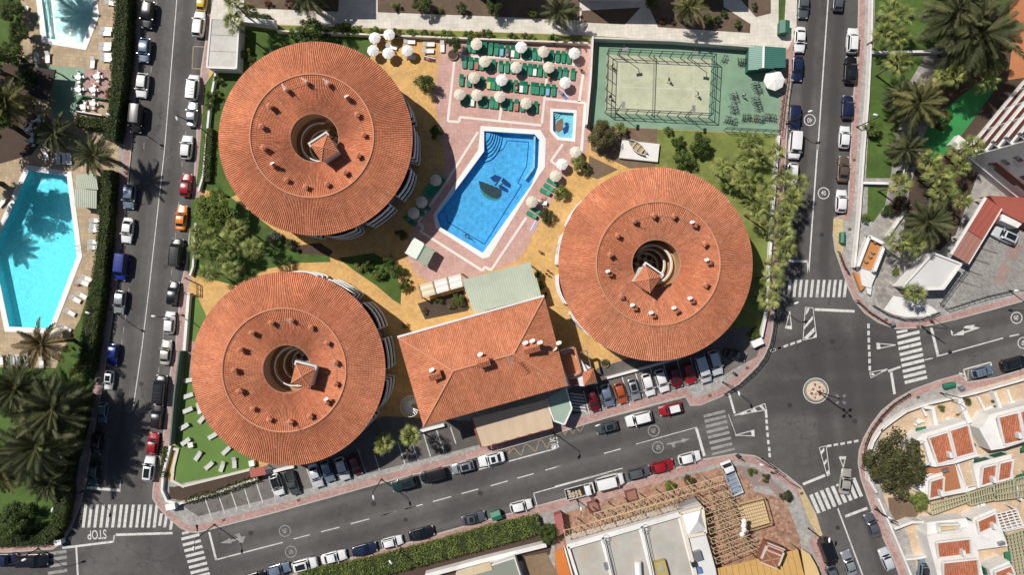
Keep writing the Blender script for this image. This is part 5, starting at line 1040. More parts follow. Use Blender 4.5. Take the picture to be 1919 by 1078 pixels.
yg = M('pale_green_timber', (0.42, 0.42, 0.27), 0.8, 0.15)
pergola('pale slatted pergola in front of the tree-side townhouse', qs('D5', [(1135, 560), (1400, 490), (1410, 540), (1140, 640)]), 2.7, 14, 2, yg)
pergola('pale slatted pergola below the paired townhouse roofs', qs('D5', [(1410, 485), (1580, 430), (1600, 530), (1420, 570)]), 2.7, 10, 2, yg)
pergola('pale slatted pergola at the right edge below green awnings', qs('D5', [(1590, 425), (1860, 350), (1880, 500), (1600, 535)]), 2.7, 14, 3, yg)
pergola('white timber pergola over dark terracotta floor', qs('D5', [(1595, 640), (1750, 600), (1800, 720), (1640, 760)]), 3.0, 4, 6, white_paint)
pergola('large pale pergola grid at the bottom right corner', qs('D5', [(1690, 790), (1840, 740), (1900, 1060), (1740, 1080)]), 2.8, 6, 12, yg)
wall_run('terrace_wall', 'white terrace wall along the bottom right pavement', [q('D5', 880, 745), q('D5', 1000, 700), q('D5', 1110, 700)], 2.2, 0.45, white_wall)
wall_run('terrace_wall', 'curved white wall round the sandy terrace at bottom right', [q('D5', 960, 970), q('D5', 1040, 962), q('D5', 1140, 940)], 1.6, 0.35, white_wall)
wall_run('terrace_wall', 'white dividing wall between the upper sandy terraces', [q('C5', 1600, 800), q('C5', 1640, 905)], 1.8, 0.5, white_wall)
wall_run('terrace_wall', 'white dividing wall beside the green awning terrace', [q('C5', 1350, 850), q('C5', 1410, 1000)], 1.8, 0.8, white_wall)
wall_run('terrace_wall', 'white gate pier wall on the upper right terrace corner', [q('C5', 1100, 900), q('C5', 1150, 905), q('C5', 1175, 1040)], 1.6, 0.6, white_wall)
def pierced(label, pts, n):
    t = thing('pierced_wall', label, 'wall', (0, 0, 0)); pp = [P(*p, 1.2) for p in pts]; L = [(b - a).length for a, b in zip(pp[:-1], pp[1:])]; tot = sum(L)
    for a, b in zip(pp[:-1], pp[1:]):
        MB().bar(Vector((a.x, a.y, 0.3)), Vector((b.x, b.y, 0.3)), 0.3, 0.5).build('wall_base', white_wall, t); MB().bar(Vector((a.x, a.y, 1.25)), Vector((b.x, b.y, 1.25)), 0.28, 0.12).build('top_rail', white_wall, t)
    for i in range(n + 1):
        d = tot * i / n * 0.9999; k = 0
        while d > L[k]: d -= L[k]; k += 1
        p = pp[k].lerp(pp[k + 1], d / L[k]); dd = (pp[k + 1] - pp[k]).normalized()
        MB().box((p.x, p.y, 0.9), (0.45, 0.34, 0.62), math.atan2(dd.y, dd.x)).build('block', white_wall, t)
pierced('white pierced block wall round the street corner terraces', [q('C5', 770, 1070), q('C5', 860, 1000), q('C5', 960, 930), q('C5', 1100, 880), q('C5', 1450, 800), q('C5', 1806, 700)], 62)
pierced('white pierced block wall behind the corner bushy tree', [q('D5', 790, 10), q('D5', 720, 120), q('D5', 680, 240), q('D5', 690, 400), q('D5', 740, 480)], 26)
pierced('white pierced block wall along the bottom right pavement', [q('D5', 760, 540), q('D5', 830, 700), q('D5', 900, 860), q('D5', 990, 1078)], 30)
# ---------------------------------------------------------------- building site / pavilion at the bottom
BZ = 4.4
bs_ = thing('pavilion_building', 'flat grey roofed pavilion with white parapets under scaffolding', 'building', (0, 0, 0))
MB().prism(W2(qs('D4', [(85, 865), (900, 628), (1065, 585), (1085, 770), (1160, 1040), (1200, 1300), (220, 1300)]), BZ), 0.1, BZ).build('wall', white_wall, bs_)
cells = [[(100, 880), (325, 815), (450, 1300), (215, 1300)], [(375, 800), (600, 735), (740, 1300), (470, 1300)], [(655, 715), (880, 650), (1050, 1300), (770, 1300)]]
for c_ in cells: MB().sheet(W2(qs('D4', c_), BZ), [], BZ + 0.02).build('roof', grey_roof, bs_)
for a, b in (((92, 872), (895, 640)), ((92, 872), (225, 1300)), ((345, 806), (462, 1300)), ((625, 725), (755, 1300)), ((905, 635), (1070, 1300)), ((905, 632), (1062, 590)), ((1062, 590), (1085, 775)), ((960, 800), (1085, 775))):
    A_, B_ = P(*q('D4', *a), BZ + 0.3), P(*q('D4', *b), BZ + 0.3); MB().bar(A_, B_, 0.5 if a != (92, 872) or b[1] > 1000 else 0.85, 0.6).build('parapet', white_wall if a[0] < 900 else cream_wall, bs_)
for a in ((355, 800), (640, 725)):
    for k in (0, 22): A_, B_ = P(*q('D4', a[0] + k, a[1] + 30), BZ + 0.65), P(*q('D4', a[0] + k + 110, 1300), BZ + 0.65); MB().bar(A_, B_, 0.07).build('roof_pipe', dark_metal, bs_)
    for k in range(2):
        p = P(*q('D4', a[0] + 15, a[1] + 15 + 20 * k), BZ + 0.6); MB().tube([(p.x + 0.6 * math.cos(t), p.y + 0.6 * math.sin(t), p.z) for t in [R(40 * i) for i in range(9)]], 0.05, 5).build('pipe_bend', grey_metal, bs_)
py = [P(*q('D4', *p), BZ + 0.5) for p in ((915, 648), (1050, 612), (1092, 755), (960, 795))]; pt_ = P(*q('D4', 1030, 690), BZ + 2.0)
for i in range(4): MB().add([py[i], pt_, py[(i + 1) % 4]], [(0, 1, 2)]).build('pyramid_roof', white_paint, bs_)
MB().prism(W2(qs('D4', [(960, 800), (1085, 778), (1150, 1030), (1180, 1200), (1060, 1300)]), BZ), BZ, BZ + 0.05).build('side_roof', M('white_roof', (0.66, 0.65, 0.63), 0.8, 0.06), bs_)
MB().prism(W2(qs('D4', [(900, 595), (1030, 545), (1065, 580), (905, 620)]), 3.0), 0.1, 3.0).build('pebble_ledge', M('pebbles', (0.35, 0.33, 0.32), 0.9, 0.6, 6.0), bs_)
for px, sz, m_ in (((375, 1020), (0.9, 1.2, 0.3), grey_metal), ((1030, 940), (1.2, 1.6, 0.8), grey_metal), ((1000, 1000), (0.8, 0.8, 0.9), dark_metal), ((1045, 1050), (0.7, 1.0, 0.5), M('blue_unit', (0.1, 0.2, 0.4)))):
    p = P(*q('D4', *px), BZ + 0.5); MB().box((p.x, p.y, BZ + sz[2] / 2 + 0.05), sz, 0.3).build('roof_unit', m_, bs_)
wt = thing('water_tank', 'white cylindrical tank lying on the pavilion roof', 'tank', P(*q('D4', 600, 1045), BZ + 0.5)); wt.location.z = BZ + 0.06
MB().tube([(-0.1, 1.5, 0.6), (-0.08, 1.4, 0.6), (0.1, -1.6, 0.6), (0.12, -1.7, 0.6)], [0.3, 0.6, 0.6, 0.3], 14).build('tank_body', white_plastic, wt, 50)
MB().box((0, 0.8, 0.1), (1.0, 0.2, 0.2)).box((0, -0.9, 0.1), (1.0, 0.2, 0.2)).build('cradle', grey_metal, wt)
ct = thing('roof_hatch', 'ochre painted hatch box on the pavilion roof', 'hatch', P(*q('D4', 765, 1030), BZ + 0.6)); ct.location.z = BZ + 0.03
MB().box((0, 0, 0.5), (1.9, 2.6, 1.0), 0.27).build('box', M('ochre_box', (0.42, 0.33, 0.12), 0.8, 0.2), ct); MB().lathe([(0, 1.08), (0.5, 1.06), (0.55, 1.0)], 14).build('lid', M('lid_grey', (0.35, 0.34, 0.25)), ct)
os_ = thing('orange_ramp', 'bright orange ramp strip beside the pavilion wall', 'ramp', (0, 0, 0)); MB().prism(W2(qs('D4', [(-5, 920), (60, 890), (120, 1100), (30, 1120)]), 0.4), 0.1, 0.4).build('surface', M('orange_paint', (0.55, 0.17, 0.03), 0.7), os_)
MB().bar(P(*q('D4', 70, 885), 0.8), P(*q('D4', 130, 1100), 0.8), 0.25, 1.2).build('side_wall', white_wall, os_)
lr = flat_building('lower_roof', 'grey green flat roof with beige panel at the bottom edge', 'roof', qs('D3', [(590, 1090), (1020, 950), (1075, 1120), (600, 1200)]), 3.0, 0.0, M('grey_green_roof', (0.24, 0.26, 0.21), 0.8, 0.08))
MB().prism(W2(qs('D3', [(715, 1020), (840, 988), (858, 1045), (730, 1080)]), 3.15), 3.02, 3.15).build('roof_panel', M('beige_panel', (0.58, 0.46, 0.30), 0.8), lr)
MB().prism(W2(qs('D3', [(600, 1060), (715, 1030), (730, 1080), (600, 1090)]), 3.12), 3.02, 3.12).build('roof_panel', MATS['beige_panel'], lr)
ry = thing('rust_yard', 'small brown yard floor between the grey roof and the orange ramp', 'yard', (0, 0, 0)); MB().prism(W2(qs('D3', [(1075, 950), (1250, 920), (1340, 1110), (1100, 1120)]), 0.2), 0.1, 0.2).build('floor', M('rusty_ground', (0.22, 0.15, 0.09), 0.9, 0.3, 1.5), ry)
# ochre restaurant roof + kiosk
oc = thing('ochre_roofed_terrace', 'ochre timber roof at the bottom beside the brick plaza', 'roof', (0, 0, 0))
ochre = M('ochre_boards', (0.56, 0.34, 0.115), 0.75, 0.12, 1.2, stain=(0.42, 0.25, 0.09), stainamt=0.6)
o4 = [P(*q('D4', *p), 3.2) for p in ((1145, 1040), (1755, 895), (1810, 1120), (1180, 1250))]
for k in range(14):
    f0, f1 = k / 14, (k + 1) / 14 - 0.004; MB().prism([(p.x, p.y) for p in (o4[0].lerp(o4[1], f0), o4[0].lerp(o4[1], f1), o4[3].lerp(o4[2], f1), o4[3].lerp(o4[2], f0))], 3.05, 3.2 + 0.012 * (k % 2)).build('roof_board', ochre, oc)
for f in (0.02, 0.5, 0.98):
    p = o4[0].lerp(o4[1], f); MB().box((p.x, p.y, 1.6), (0.25, 0.25, 2.9)).build('post', wood, oc)
MB().prism(W2(qs('D5', [(195, 890), (260, 930), (310, 1020), (345, 1120), (230, 1130), (225, 1060)]), 2.6), 2.4, 2.6).build('curved_roof', M('sandy_roof', (0.62, 0.43, 0.2), 0.8, 0.08), oc)
ks = thing('advertising_kiosk', 'brown and white box kiosk with crossed bracing on top', 'kiosk', P(*q('D4', 1545, 915), 4.0), R(-22)); ks.location.z = 3.2
mb = MB().box((0, 0, 1.2), (3.0, 3.4, 2.4)); mb.build('box', M('brown_kiosk', (0.26, 0.10, 0.06), 0.7, 0.15), ks)
for x_, y_, sx_, sy_ in ((0, 1.75, 3.2, 0.25), (0, -1.75, 3.2, 0.25), (-1.55, 0, 0.25, 3.4), (1.55, 0, 0.25, 3.4)): MB().box((x_, y_, 2.3), (sx_ * .98, sy_ * .7, 0.5)).build('frame', M('dusty_white', (.6, .53, .46), .8), ks)
MB().bar((-1.4, -1.6, 2.5), (1.4, 0.2, 2.5), 0.15).bar((1.4, -1.6, 2.5), (-1.4, 0.2, 2.5), 0.15).build('bracing', wood, ks); MB().box((0, 0.95, 2.45), (2.9, 1.1, 0.1)).build('sign_panel', M('faded_print', (.5, .36, .30), .8), ks); MB().box((0, 1.0, 2.52), (2.6, 0.5, 0.06)).build('sign_band', M('brown_print', (0.22, 0.06, 0.04)), ks)
# timber scaffolding
def truss(t, A_, B_, w, n, z, m, seed):
    d = (B_ - A_); nn = Vector((-d.y, d.x, 0)).normalized() * w
    for s_ in (0, 1):
        for zz_ in (z,): a = A_ + nn * s_; b = B_ + nn * s_; MB().bar(Vector((a.x, a.y, zz_)), Vector((b.x, b.y, zz_)), 0.09).build('ledger', m, t)
    for k in range(n):
        f0, f1 = k / n, (k + 1) / n; a, b = A_.lerp(B_, f0), A_.lerp(B_, f1); e = Vector((0, 0, z + 0.1 * (k % 2)))
        a = Vector((a.x, a.y, 0)); b = Vector((b.x, b.y, 0))
        MB().bar(a + e, b + nn + e, 0.06).build('brace', m, t) if k % 2 else MB().bar(a + nn + e, b + e, 0.06).build('brace', m, t)
        MB().bar(a + e, a + nn + e, 0.06).build('transom', m, t)
        if k % 3 == 0: MB().box((a.x, a.y, z / 2), (0.14, 0.14, z)).build('upright', m, t); MB().box(((a + nn).x, (a + nn).y, z / 2), (0.14, 0.14, z)).build('upright', m, t)
sc1 = thing('timber_scaffold', 'long yellow timber lattice scaffold along the pavilion front', 'scaffold', (0, 0, 0))
truss(sc1, P(*q('D4', 78, 820), 4.6), P(*q('D4', 900, 590), 4.6), 1.5, 22, 4.6, wood_pale, 1); truss(sc1, P(*q('D4', 300, 690), 4.2), P(*q('D4', 1230, 420), 4.2), 1.4, 24, 4.2, wood_pale, 2)
sc2 = thing('timber_scaffold', 'wide tan timber lattice grid beside the pavilion on the plaza', 'scaffold', (0, 0, 0))
for k in range(7):
    f = k / 6; truss(sc2, P(*q('D4', 1075 + 95 * f, 570 + 430 * f), 4.4), P(*q('D4', 1285 + 170 * f, 505 + 385 * f), 4.4), 1.0, 7, 4.4, M('tan_timber', (0.50, 0.37, 0.22), 0.8, 0.2), k)
dk = thing('timber_deck', 'square timber deck with dark railing on the brick plaza', 'deck', (0, 0, 0)); d4 = [P(*q('D4', *p), 1.4) for p in ((1310, 562), (1500, 515), (1552, 700), (1372, 752))]
for k in range(12):
    f0, f1 = k / 12, (k + 1) / 12 - 0.012; MB().prism([(p.x, p.y) for p in (d4[0].lerp(d4[1], f0), d4[0].lerp(d4[1], f1), d4[3].lerp(d4[2], f1), d4[3].lerp(d4[2], f0))], 1.25, 1.4).build('plank', wood_pale, dk)
for k in range(9): a, b = d4[0].lerp(d4[3], k / 8), d4[1].lerp(d4[2], k / 8); MB().bar(a + Vector((0, 0, 0.12)), b + Vector((0, 0, 0.12)), 0.1).build('batten', wood, dk)
for a, b in ((d4[0], d4[1]), (d4[1], d4[2]), (d4[2], d4[3])): MB().bar(a + Vector((0, 0, 0.9)), b + Vector((0, 0, 0.9)), 0.12).build('rail', wood, dk)
for p in d4: MB().box((p.x, p.y, 1.1), (0.16, 0.16, 2.2)).build('post', wood, dk)
bw = thing('sand_bags', 'pile of white sacks beside the timber deck', 'sacks', P(*q('D4', 1285, 670), 0)); bw.location.z = 4.45
for k in range(4): MB().lathe([(0, 0), (0.4, 0.1), (0.45, 0.25), (0.25, 0.4), (0, 0.42)], 10, (rnd.uniform(-.5, .5), -1.2 + k * 0.75, 0)).build('sack', cloth_white, bw, 60)
rb = thing('red_gatehouse', 'small dark red roofed gatehouse at the end of the hedge', 'gatehouse', (0, 0, 0)); MB().prism(W2(qs('D4', [(-5, 660), (45, 640), (70, 770), (20, 800)]), 2.4), 0.1, 2.3).build('wall', red_flat, rb); MB().prism(W2(qs('D4', [(-8, 655), (48, 633), (74, 772), (18, 802)]), 2.5), 2.31, 2.45).build('roof', M('rose_roof', (0.36, 0.12, 0.11), 0.8), rb)
# hut at the padel court, dark hut and green stalls at the left hotel
hu = thing('court_hut', 'green corrugated gabled hut beside the padel court', 'hut', (0, 0, 0)); hz = 2.6
a, b, c_, d = (P(*q('A4', *p), hz) for p in ((1245, 335), (1512, 350), (1510, 485), (1240, 505))); m1, m2 = a.lerp(b, 0.36), d.lerp(c_, 0.36); m1.z = m2.z = 3.3
MB().prism([(p.x, p.y) for p in (a.lerp(c_, 0.04), b.lerp(d, 0.04), c_.lerp(a, 0.04), d.lerp(b, 0.04))], 0.1, hz - 0.05).build('wall', green_metal, hu)
tile_face(MB(), [a, d, m2, m1], a - d, 0.35, 0.05).build('roof_slope', M('light_green_sheet', (0.19, 0.33, 0.275), 0.5, 0.08), hu); tile_face(MB(), [m1, m2, c_, b], b - c_, 0.35, 0.05).build('roof_slope', M('teal_sheet', (0.06, 0.18, 0.145), 0.5, 0.08), hu); MB().bar(m1, m2, 0.35, 0.12).build('ridge_cap', white_paint, hu)
dh = thing('thatched_hut', 'dark brown flat hut roof beside the green deck', 'hut', (0, 0, 0)); MB().prism(W2(qs('A1', [(240, 485), (400, 500), (365, 640), (355, 725), (200, 690)]), 3.0), 2.7, 3.0).build('roof', M('dark_brown_roof', (0.045, 0.034, 0.028), 0.85, 0.2), dh)
for p in ((255, 500), (385, 510), (350, 710), (215, 680)): w_ = P(*q('A1', *p), 2.5); MB().box((w_.x, w_.y, 1.4), (0.2, 0.2, 2.6)).build('post', wood, dh)
for nm, pts in (('upper pale green stall roof half under the palm by the big pool', [(555, 262), (700, 250), (705, 368), (550, 356)]), ('lower pale green striped stall roof beside the big pool', [(548, 362), (708, 375), (690, 505), (538, 485)])):
    sl = thing('pool_stall', nm, 'stall', (0, 0, 0), 0, 'green stalls'); k4 = [P(*q('B1', *p), 2.4) for p in pts]; k4[0].z = k4[1].z = 2.75
    tile_face(MB(), [k4[3], k4[2], k4[1], k4[0]], k4[1] - k4[0], 0.35, 0.04).build('roof', pale_green, sl); cc_ = sum(k4, Vector()) / 4
    MB().prism([(cc_.x + (p.x - cc_.x) * 0.85, cc_.y + (p.y - cc_.y) * 0.85) for p in k4], 0.1, 2.3).build('wall', M('stall_wall', (0.34, 0.38, 0.3)), sl)
# sunken green pavilion
gp_ = thing('sunken_bar', 'green walled sunken terrace holding white tables', 'terrace', (0, 0, 0))
for k, (a, b) in enumerate((((545, 800), (735, 830)), ((545, 800), (548, 740)), ((548, 740), (600, 690)), ((600, 690), (760, 715)))): A_, B_ = P(*q('A1', *a), 0.9), P(*q('A1', *b), 0.9); MB().bar(Vector((A_.x, A_.y, 0.5)), Vector((B_.x, B_.y, 0.5)), 0.22 + .004 * k, 0.9).build('wall', M('dark_green_panel', (0.04, 0.13, 0.08)) if k else white_wall, gp_)
# boat plinth + boat
bp_ = thing('boat_plinth', 'white plinth slab carrying an old rowing boat', 'plinth', (0, 0, 0)); MB().prism(W2(qs('B4', [(437, 112), (682, 138), (670, 255), (420, 228)]), 0.8), 0.1, 0.8).build('slab', white_wall, bp_)
bo = thing('rowing_boat', 'weathered wooden rowing boat displayed on the white plinth', 'boat', P(*q('B4', 535, 165), 0.9), R(-38)); bo.location.z = 0.82
hl = MB(); st2 = []
for i in range(9):
    f = i / 8; x = -1.9 + 3.8 * f; w = 0.75 * math.sin(math.pi * (0.06 + 0.88 * f)) ** 0.7; st2.append([(x, -w, 0.75), (x, -w * 0.75, 0.3), (x, 0, 0.08), (x, w * 0.75, 0.3), (x, w, 0.75)])
vv = [p for r_ in st2 for p in r_]; ff = [(i * 5 + j, i * 5 + j + 1, (i + 1) * 5 + j + 1, (i + 1) * 5 + j) for i in range(8) for j in range(4)]; hl.add(vv, ff); ho = hl.build('hull', M('grey_boat_wood', (0.36, 0.31, 0.26), 0.85, 0.25), bo, 60)
MB().tube([p[0] for p in st2], 0.06, 5).tube([p[4] for p in st2], 0.06, 5).build('gunwale', white_paint, bo)
for x_ in (-0.8, 0.1, 1.0): MB().box((x_, 0, 0.55), (0.3, 1.2, 0.05)).build('thwart', wood_pale, bo)
MB().box((0.1, 0, 0.35), (1.8, 0.8, 0.06)).build('floorboard', M('tan_boards', (0.4, 0.3, 0.18)), bo)
# roundabout island with its lamp mast
ri = thing('roundabout_island', 'small round mosaic roundabout with flowers in the junction', 'roundabout', P(*q('C5', 304, 780), 0))
MB().lathe([(0, 0.28), (0.9, 0.26), (1.7, 0.2), (1.75, 0.0)], 32).build('dome', M('mosaic_stone', (0.62, 0.53, 0.40), 0.8, 0.25, 5.0, stain=(0.3, 0.13, 0.09), stainamt=0.8, stainscale=2.0), ri, 50)
MB().lathe([(1.76, 0.02), (1.8, 0.1), (2.0, 0.1), (2.05, 0.02)], 40).build('kerb_ring', M('dark_kerb', (0.25, 0.22, 0.18)), ri, 40)
ring_mark(q('C5', 304, 780), 2.3, 0.16, paint_white, road, 'roundabout_ring')
for k in range(14): t_ = k * 0.449 * 2; r_ = 0.6 + 0.8 * ((k * 7) % 5) / 5; MB().lathe([(0, 0.45), (0.15, 0.36), (0.17, 0.24), (0.0, 0.2)], 7, (r_ * math.cos(t_), r_ * math.sin(t_), 0)).build('flower_clump', M('red_flowers', (0.28, 0.05, 0.04), 0.9, 0.4), ri, 60)

# lived-in clutter on the townhouse terraces and the building site
for lb, pts in (('low white wall between the sandy terraces, nearest the bend', [(1075, 905), (1100, 960)]), ('low white wall in the upper sandy terrace', [(1480, 830), (1530, 930)]), ('low white wall at the right edge terrace', [(1690, 780), (1760, 960)])): wall_run('terrace_divider', lb, qs('C5', pts), .9, .3, white_wall)
for lb, pts in (('white stepped wall behind the small townhouse roof', [(1040, 480), (1120, 545)]), ('white wall beside the paired roofs terrace', [(1335, 270), (1400, 470)]), ('white wall under the right pergola', [(1740, 400), (1790, 540)]), ('white wall below the white pergola', [(1650, 770), (1800, 735)])): wall_run('terrace_divider', lb, qs('D5', pts), 2.0, .28, white_wall)
for k, (tl, x, y) in enumerate((('C5', 1040, 1000), ('C5', 1250, 1010), ('C5', 1540, 915), ('C5', 1720, 870), ('D5', 1070, 810), ('D5', 1090, 985), ('D5', 1500, 560), ('D5', 1340, 300))):
    p = P(*q(tl, x, y), .6); t = thing('terrace_table', f'white terrace table of the townhouses, {ORD[k]} of eight from the top', 'table', (p.x, p.y, G + .02), .3 * k); MB().lathe([(0, .74), (.45, .74), (.45, .7), (0, .7)], 14).build('table_top', white_plastic, t); MB().tube([(0, 0, 0), (0, 0, .7)], .05, 6).build('leg', white_plastic, t)
    for j in range(3): a = 2.1 * j + k; MB().box((.75 * math.cos(a), .75 * math.sin(a), .42), (.42, .42, .06), a).box((.95 * math.cos(a), .95 * math.sin(a), .62), (.05, .42, .42), a).box((.75 * math.cos(a), .75 * math.sin(a), .2), (.3, .3, .38), a).build('seat', white_plastic, t)
for k, (x, y) in enumerate(((1255, 330), (1520, 380), (1300, 880), (1640, 850), (1450, 150))):
    p = P(*q('D5', x, y), 3.6); t = thing('roof_cooler', f'grey air conditioning unit on the townhouses, {ORD[k]} of five', 'cooler', (p.x, p.y, 3.3 if k in (2, 3) else 2.6), .3); MB().box((0, 0, .35), (1.0, .5, .7)).build('casing', grey_metal, t); MB().tube([(0, -.26, .35), (0, -.3, .35)], .25, 12).build('fan_grille', dark_metal, t)
t = thing('rubble_heap', 'scattered rubble and boards on the brick plaza beside the lattice', 'rubble', P(*q('D4', 1400, 560))); t.location.z = G; mb = MB(); r_ = random.Random(3)
for k in range(60): mb.box((r_.gauss(0, 3.2), r_.gauss(-3, 5), r_.uniform(.04, .15)), (r_.uniform(.15, .8), r_.uniform(.1, .35), r_.uniform(.06, .2)), r_.uniform(0, 3))
o = mb.build('debris', M('site_debris', (.42, .34, .25), .9, .4), t); o['kind'] = 'stuff'
# ================================================================ VEHICLES
CAR = {'hatch': dict(L=4.1, W=1.76, H=1.48, f=(1.0, 0.3, -1.45, -1.92), zb=0.93, rear=0.93), 'sedan': dict(L=4.6, W=1.80, H=1.44, f=(1.0, 0.22, -1.05, -1.7), zb=0.92, rear=0.95),
       'suv': dict(L=4.6, W=1.88, H=1.68, f=(1.12, 0.5, -1.8, -2.18), zb=1.05, rear=1.05), 'van': dict(L=4.75, W=1.9, H=1.9, f=(1.55, 0.9, -2.18, -2.32), zb=1.08, rear=1.08),
       'pickup': dict(L=5.0, W=1.84, H=1.68, f=(1.2, 0.6, -0.35, -0.55), zb=1.0, rear=0.98)}
head_m = M_glass('headlight_lens', (0.55, 0.57, 0.6), 0.1); tail_m = M_glass('tail_light_lens', (0.25, 0.01, 0.01), 0.15); rim_metal = M('alloy_rim', (0.4, 0.4, 0.42), 0.35, 0.05, 3.0, metal=0.7); trim_m = M('black_trim', (0.018, 0.018, 0.019), 0.5)
def car_meshes(kind):
    d = CAR[kind]; L, W, H = d['L'], d['W'], d['H']; xbf, xtf, xtr, xbr = d['f']; zb = d['zb']; hl = L / 2; mb = MB(); rows = []
    fs = [-1, -0.975, -0.93, -0.85, -0.72, -0.4, 0.0, 0.3, xbf / hl, 0.62, 0.76, 0.86, 0.93, 0.972, 1.0]; fs = sorted(set(round(f, 4) for f in fs))
    for f in fs:
        a = abs(f); w = W / 2 * (1 - 0.06 * a ** 2 - 0.20 * max(0, (a - 0.68) / 0.32) ** 2.0); x = f * hl
        if x >= xbf: zt = zb - 0.02 - 0.16 * ((x - xbf) / (hl - xbf)) - (0.22 if f >= 0.999 else 0.1 if f > 0.96 else 0)
        elif x < xbr: zt = d['rear'] - (0.2 if f <= -0.999 else 0.04 if f < -0.96 else 0)
        else: zt = zb
        if a > 0.999: w *= 0.94
        zl = 0.24 if a < 0.95 else 0.32
        half = [(w * 0.86, zl), (w, zl + 0.16), (w, zt - 0.2), (w * 0.965, zt - 0.05), (w * 0.85, zt), (w * 0.4, zt + 0.025)]
        rows.append([(x, -y, z) for y, z in half] + [(x, 0, half[-1][1] + 0.008)] + [(x, y, z) for y, z in reversed(half)])
    n = len(rows[0]); vv = [p for r_ in rows for p in r_]; ff = []
    bedr = (-hl * 0.93, xbr - 0.1)
    for i in range(len(rows) - 1):
        for j in range(n - 1): ff.append((i * n + j, (i + 1) * n + j, (i + 1) * n + j + 1, i * n + j + 1))
        ff.append((i * n + n - 1, (i + 1) * n + n - 1, (i + 1) * n, i * n))
    ff.append(tuple(range(n))); ff.append(tuple(reversed(range((len(rows) - 1) * n, len(rows) * n))))
    mb.add(vv, ff)
    wb, wt = W / 2 * 0.9, W / 2 * (0.74 if kind != 'van' else 0.82)
    # cabin shell
    st_ = [(xbr, zb - 0.03, wb, 0), (xbr * 0.5 + xtr * 0.5 - 0.06, (zb + H) / 2, (wb + wt) / 2, .5), (xtr, H - 0.05, wt, 1), ((xtr + xtf) / 2, H, wt * 1.02, 1), (xtf, H - 0.05, wt, 1), (xbf * 0.5 + xtf * 0.5 + 0.05, (zb + H) / 2 + 0.02, (wb + wt) / 2, .5), (xbf, zb - 0.03, wb, 0)]
    rows = []
    for x, z, w, t in st_:
        z0 = zb - 0.05; half = [(wb + (0.0), z0), (w + (wb - w) * 0.1, max(z0, z - 0.12 * t)), (w * 0.93, max(z0, z - 0.03 * t)), (w * 0.5, z + 0.012 * t)]
        rows.append([(x, -y, zz) for y, zz in half] + [(x, 0, z + 0.02 * t)] + [(x, y, zz) for y, zz in reversed(half)])
    n = len(rows[0]); vv = [p for r_ in rows for p in r_]
    mb.add(vv, [(i * n + j, (i + 1) * n + j, (i + 1) * n + j + 1, i * n + j + 1) for i in range(len(rows) - 1) for j in range(n - 1)])
    body = mb.mesh('body', PAINT_DEF, 38)
    def screen(xb, xt, s):
        g = MB(); vv = []; cols = 6; rws = 4
        for i in range(rws + 1):
            f = 0.1 + 0.82 * i / rws; x = xb + (xt - xb) * f; z = zb - 0.03 + (H - 0.05 - zb + 0.03) * f
            bow = math.sin(math.pi * f); x += s * (0.055 * bow + 0.02); z += 0.02 * bow + 0.03; w = wb + (wt - wb) * f
            for j in range(cols + 1): y = (-1 + 2 * j / cols) * w * 0.86; vv.append((x - s * 0.05 * (y / w) ** 2, y, z - 0.015 * (y / w) ** 2))
        c_ = cols + 1; fcs = [(i * c_ + j, i * c_ + j + 1, (i + 1) * c_ + j + 1, (i + 1) * c_ + j) for i in range(rws) for j in range(cols)]
        if s < 0: fcs = [tuple(reversed(f)) for f in fcs]
        g.add(vv, fcs); return g.mesh('windscreen' if s > 0 else 'rear_window', glass_dark, 60)
    ws, rw = screen(xbf, xtf, 1), screen(xbr, xtr, -1)
    def side(s):
        g = MB(); xs0 = [xbf - 0.22, xbr + 0.22]; xs1 = [xtf - 0.02, xtr + 0.05]; vv = []; ke = 4
        for i in range(3):
            f = (0.05, 0.5, 0.86)[i]; w = wb + (wt - wb) * f * 1.0 + 0.035
            for k in range(ke + 1): t = k / ke; xa = xs0[0] + (xs1[0] - xs0[0]) * f; xb_ = xs0[1] + (xs1[1] - xs0[1]) * f; vv.append((xa + (xb_ - xa) * t, s * w, zb + 0.02 + (H - 0.12 - zb) * f))
        c_ = ke + 1; fcs = [(i * c_ + k, i * c_ + k + 1, (i + 1) * c_ + k + 1, (i + 1) * c_ + k) for i in range(2) for k in range(ke)]
        g.add(vv, fcs if s < 0 else [tuple(reversed(f)) for f in fcs]); return g.mesh('side_window', glass_dark, 60)
    sides = [side(-1), side(1)]
    wr = 0.33 if kind in ('suv', 'van', 'pickup') else 0.3
    tyre = MB().tube([(0, -0.1, 0), (0, -0.07, 0), (0, 0.07, 0), (0, 0.1, 0)], [wr * 0.9, wr, wr, wr * 0.9], 16).mesh('wheel', rubber, 40); rim = MB().tube([(0, -0.105, 0), (0, 0.105, 0)], wr * 0.62, 12).mesh('rim', rim_metal)
    parts = [('windscreen', ws, None), ('rear_window', rw, None), ('side_window', sides[0], None), ('side_window', sides[1], None)]
    hlm = MB().box((hl - 0.16, 0, 0), (0.3, 0.3, 0.14), 0, 0, R(14)).mesh('headlight', head_m); tlm = MB().box((-hl + 0.06, 0, 0), (0.1, 0.22, 0.2)).mesh('tail_light', tail_m); mir = MB().box((xbf - 0.3, 0, zb + 0.08), (0.14, 0.2, 0.13)).mesh('mirror', PAINT_DEF)
    for s in (-1, 1): parts += [('headlight', hlm, (0, s * W * 0.36, 0.62 + (0.08 if kind in ('suv', 'van') else 0))), ('tail_light', tlm, (0, s * W * 0.40, 0.78)), ('mirror', mir, (0, s * (W / 2 + 0.06), 0))]
    wheels = [(x_, s * (W / 2 - 0.1), wr) for x_ in (hl * 0.62, -hl * 0.6) for s in (-1, 1)]
    extra = []
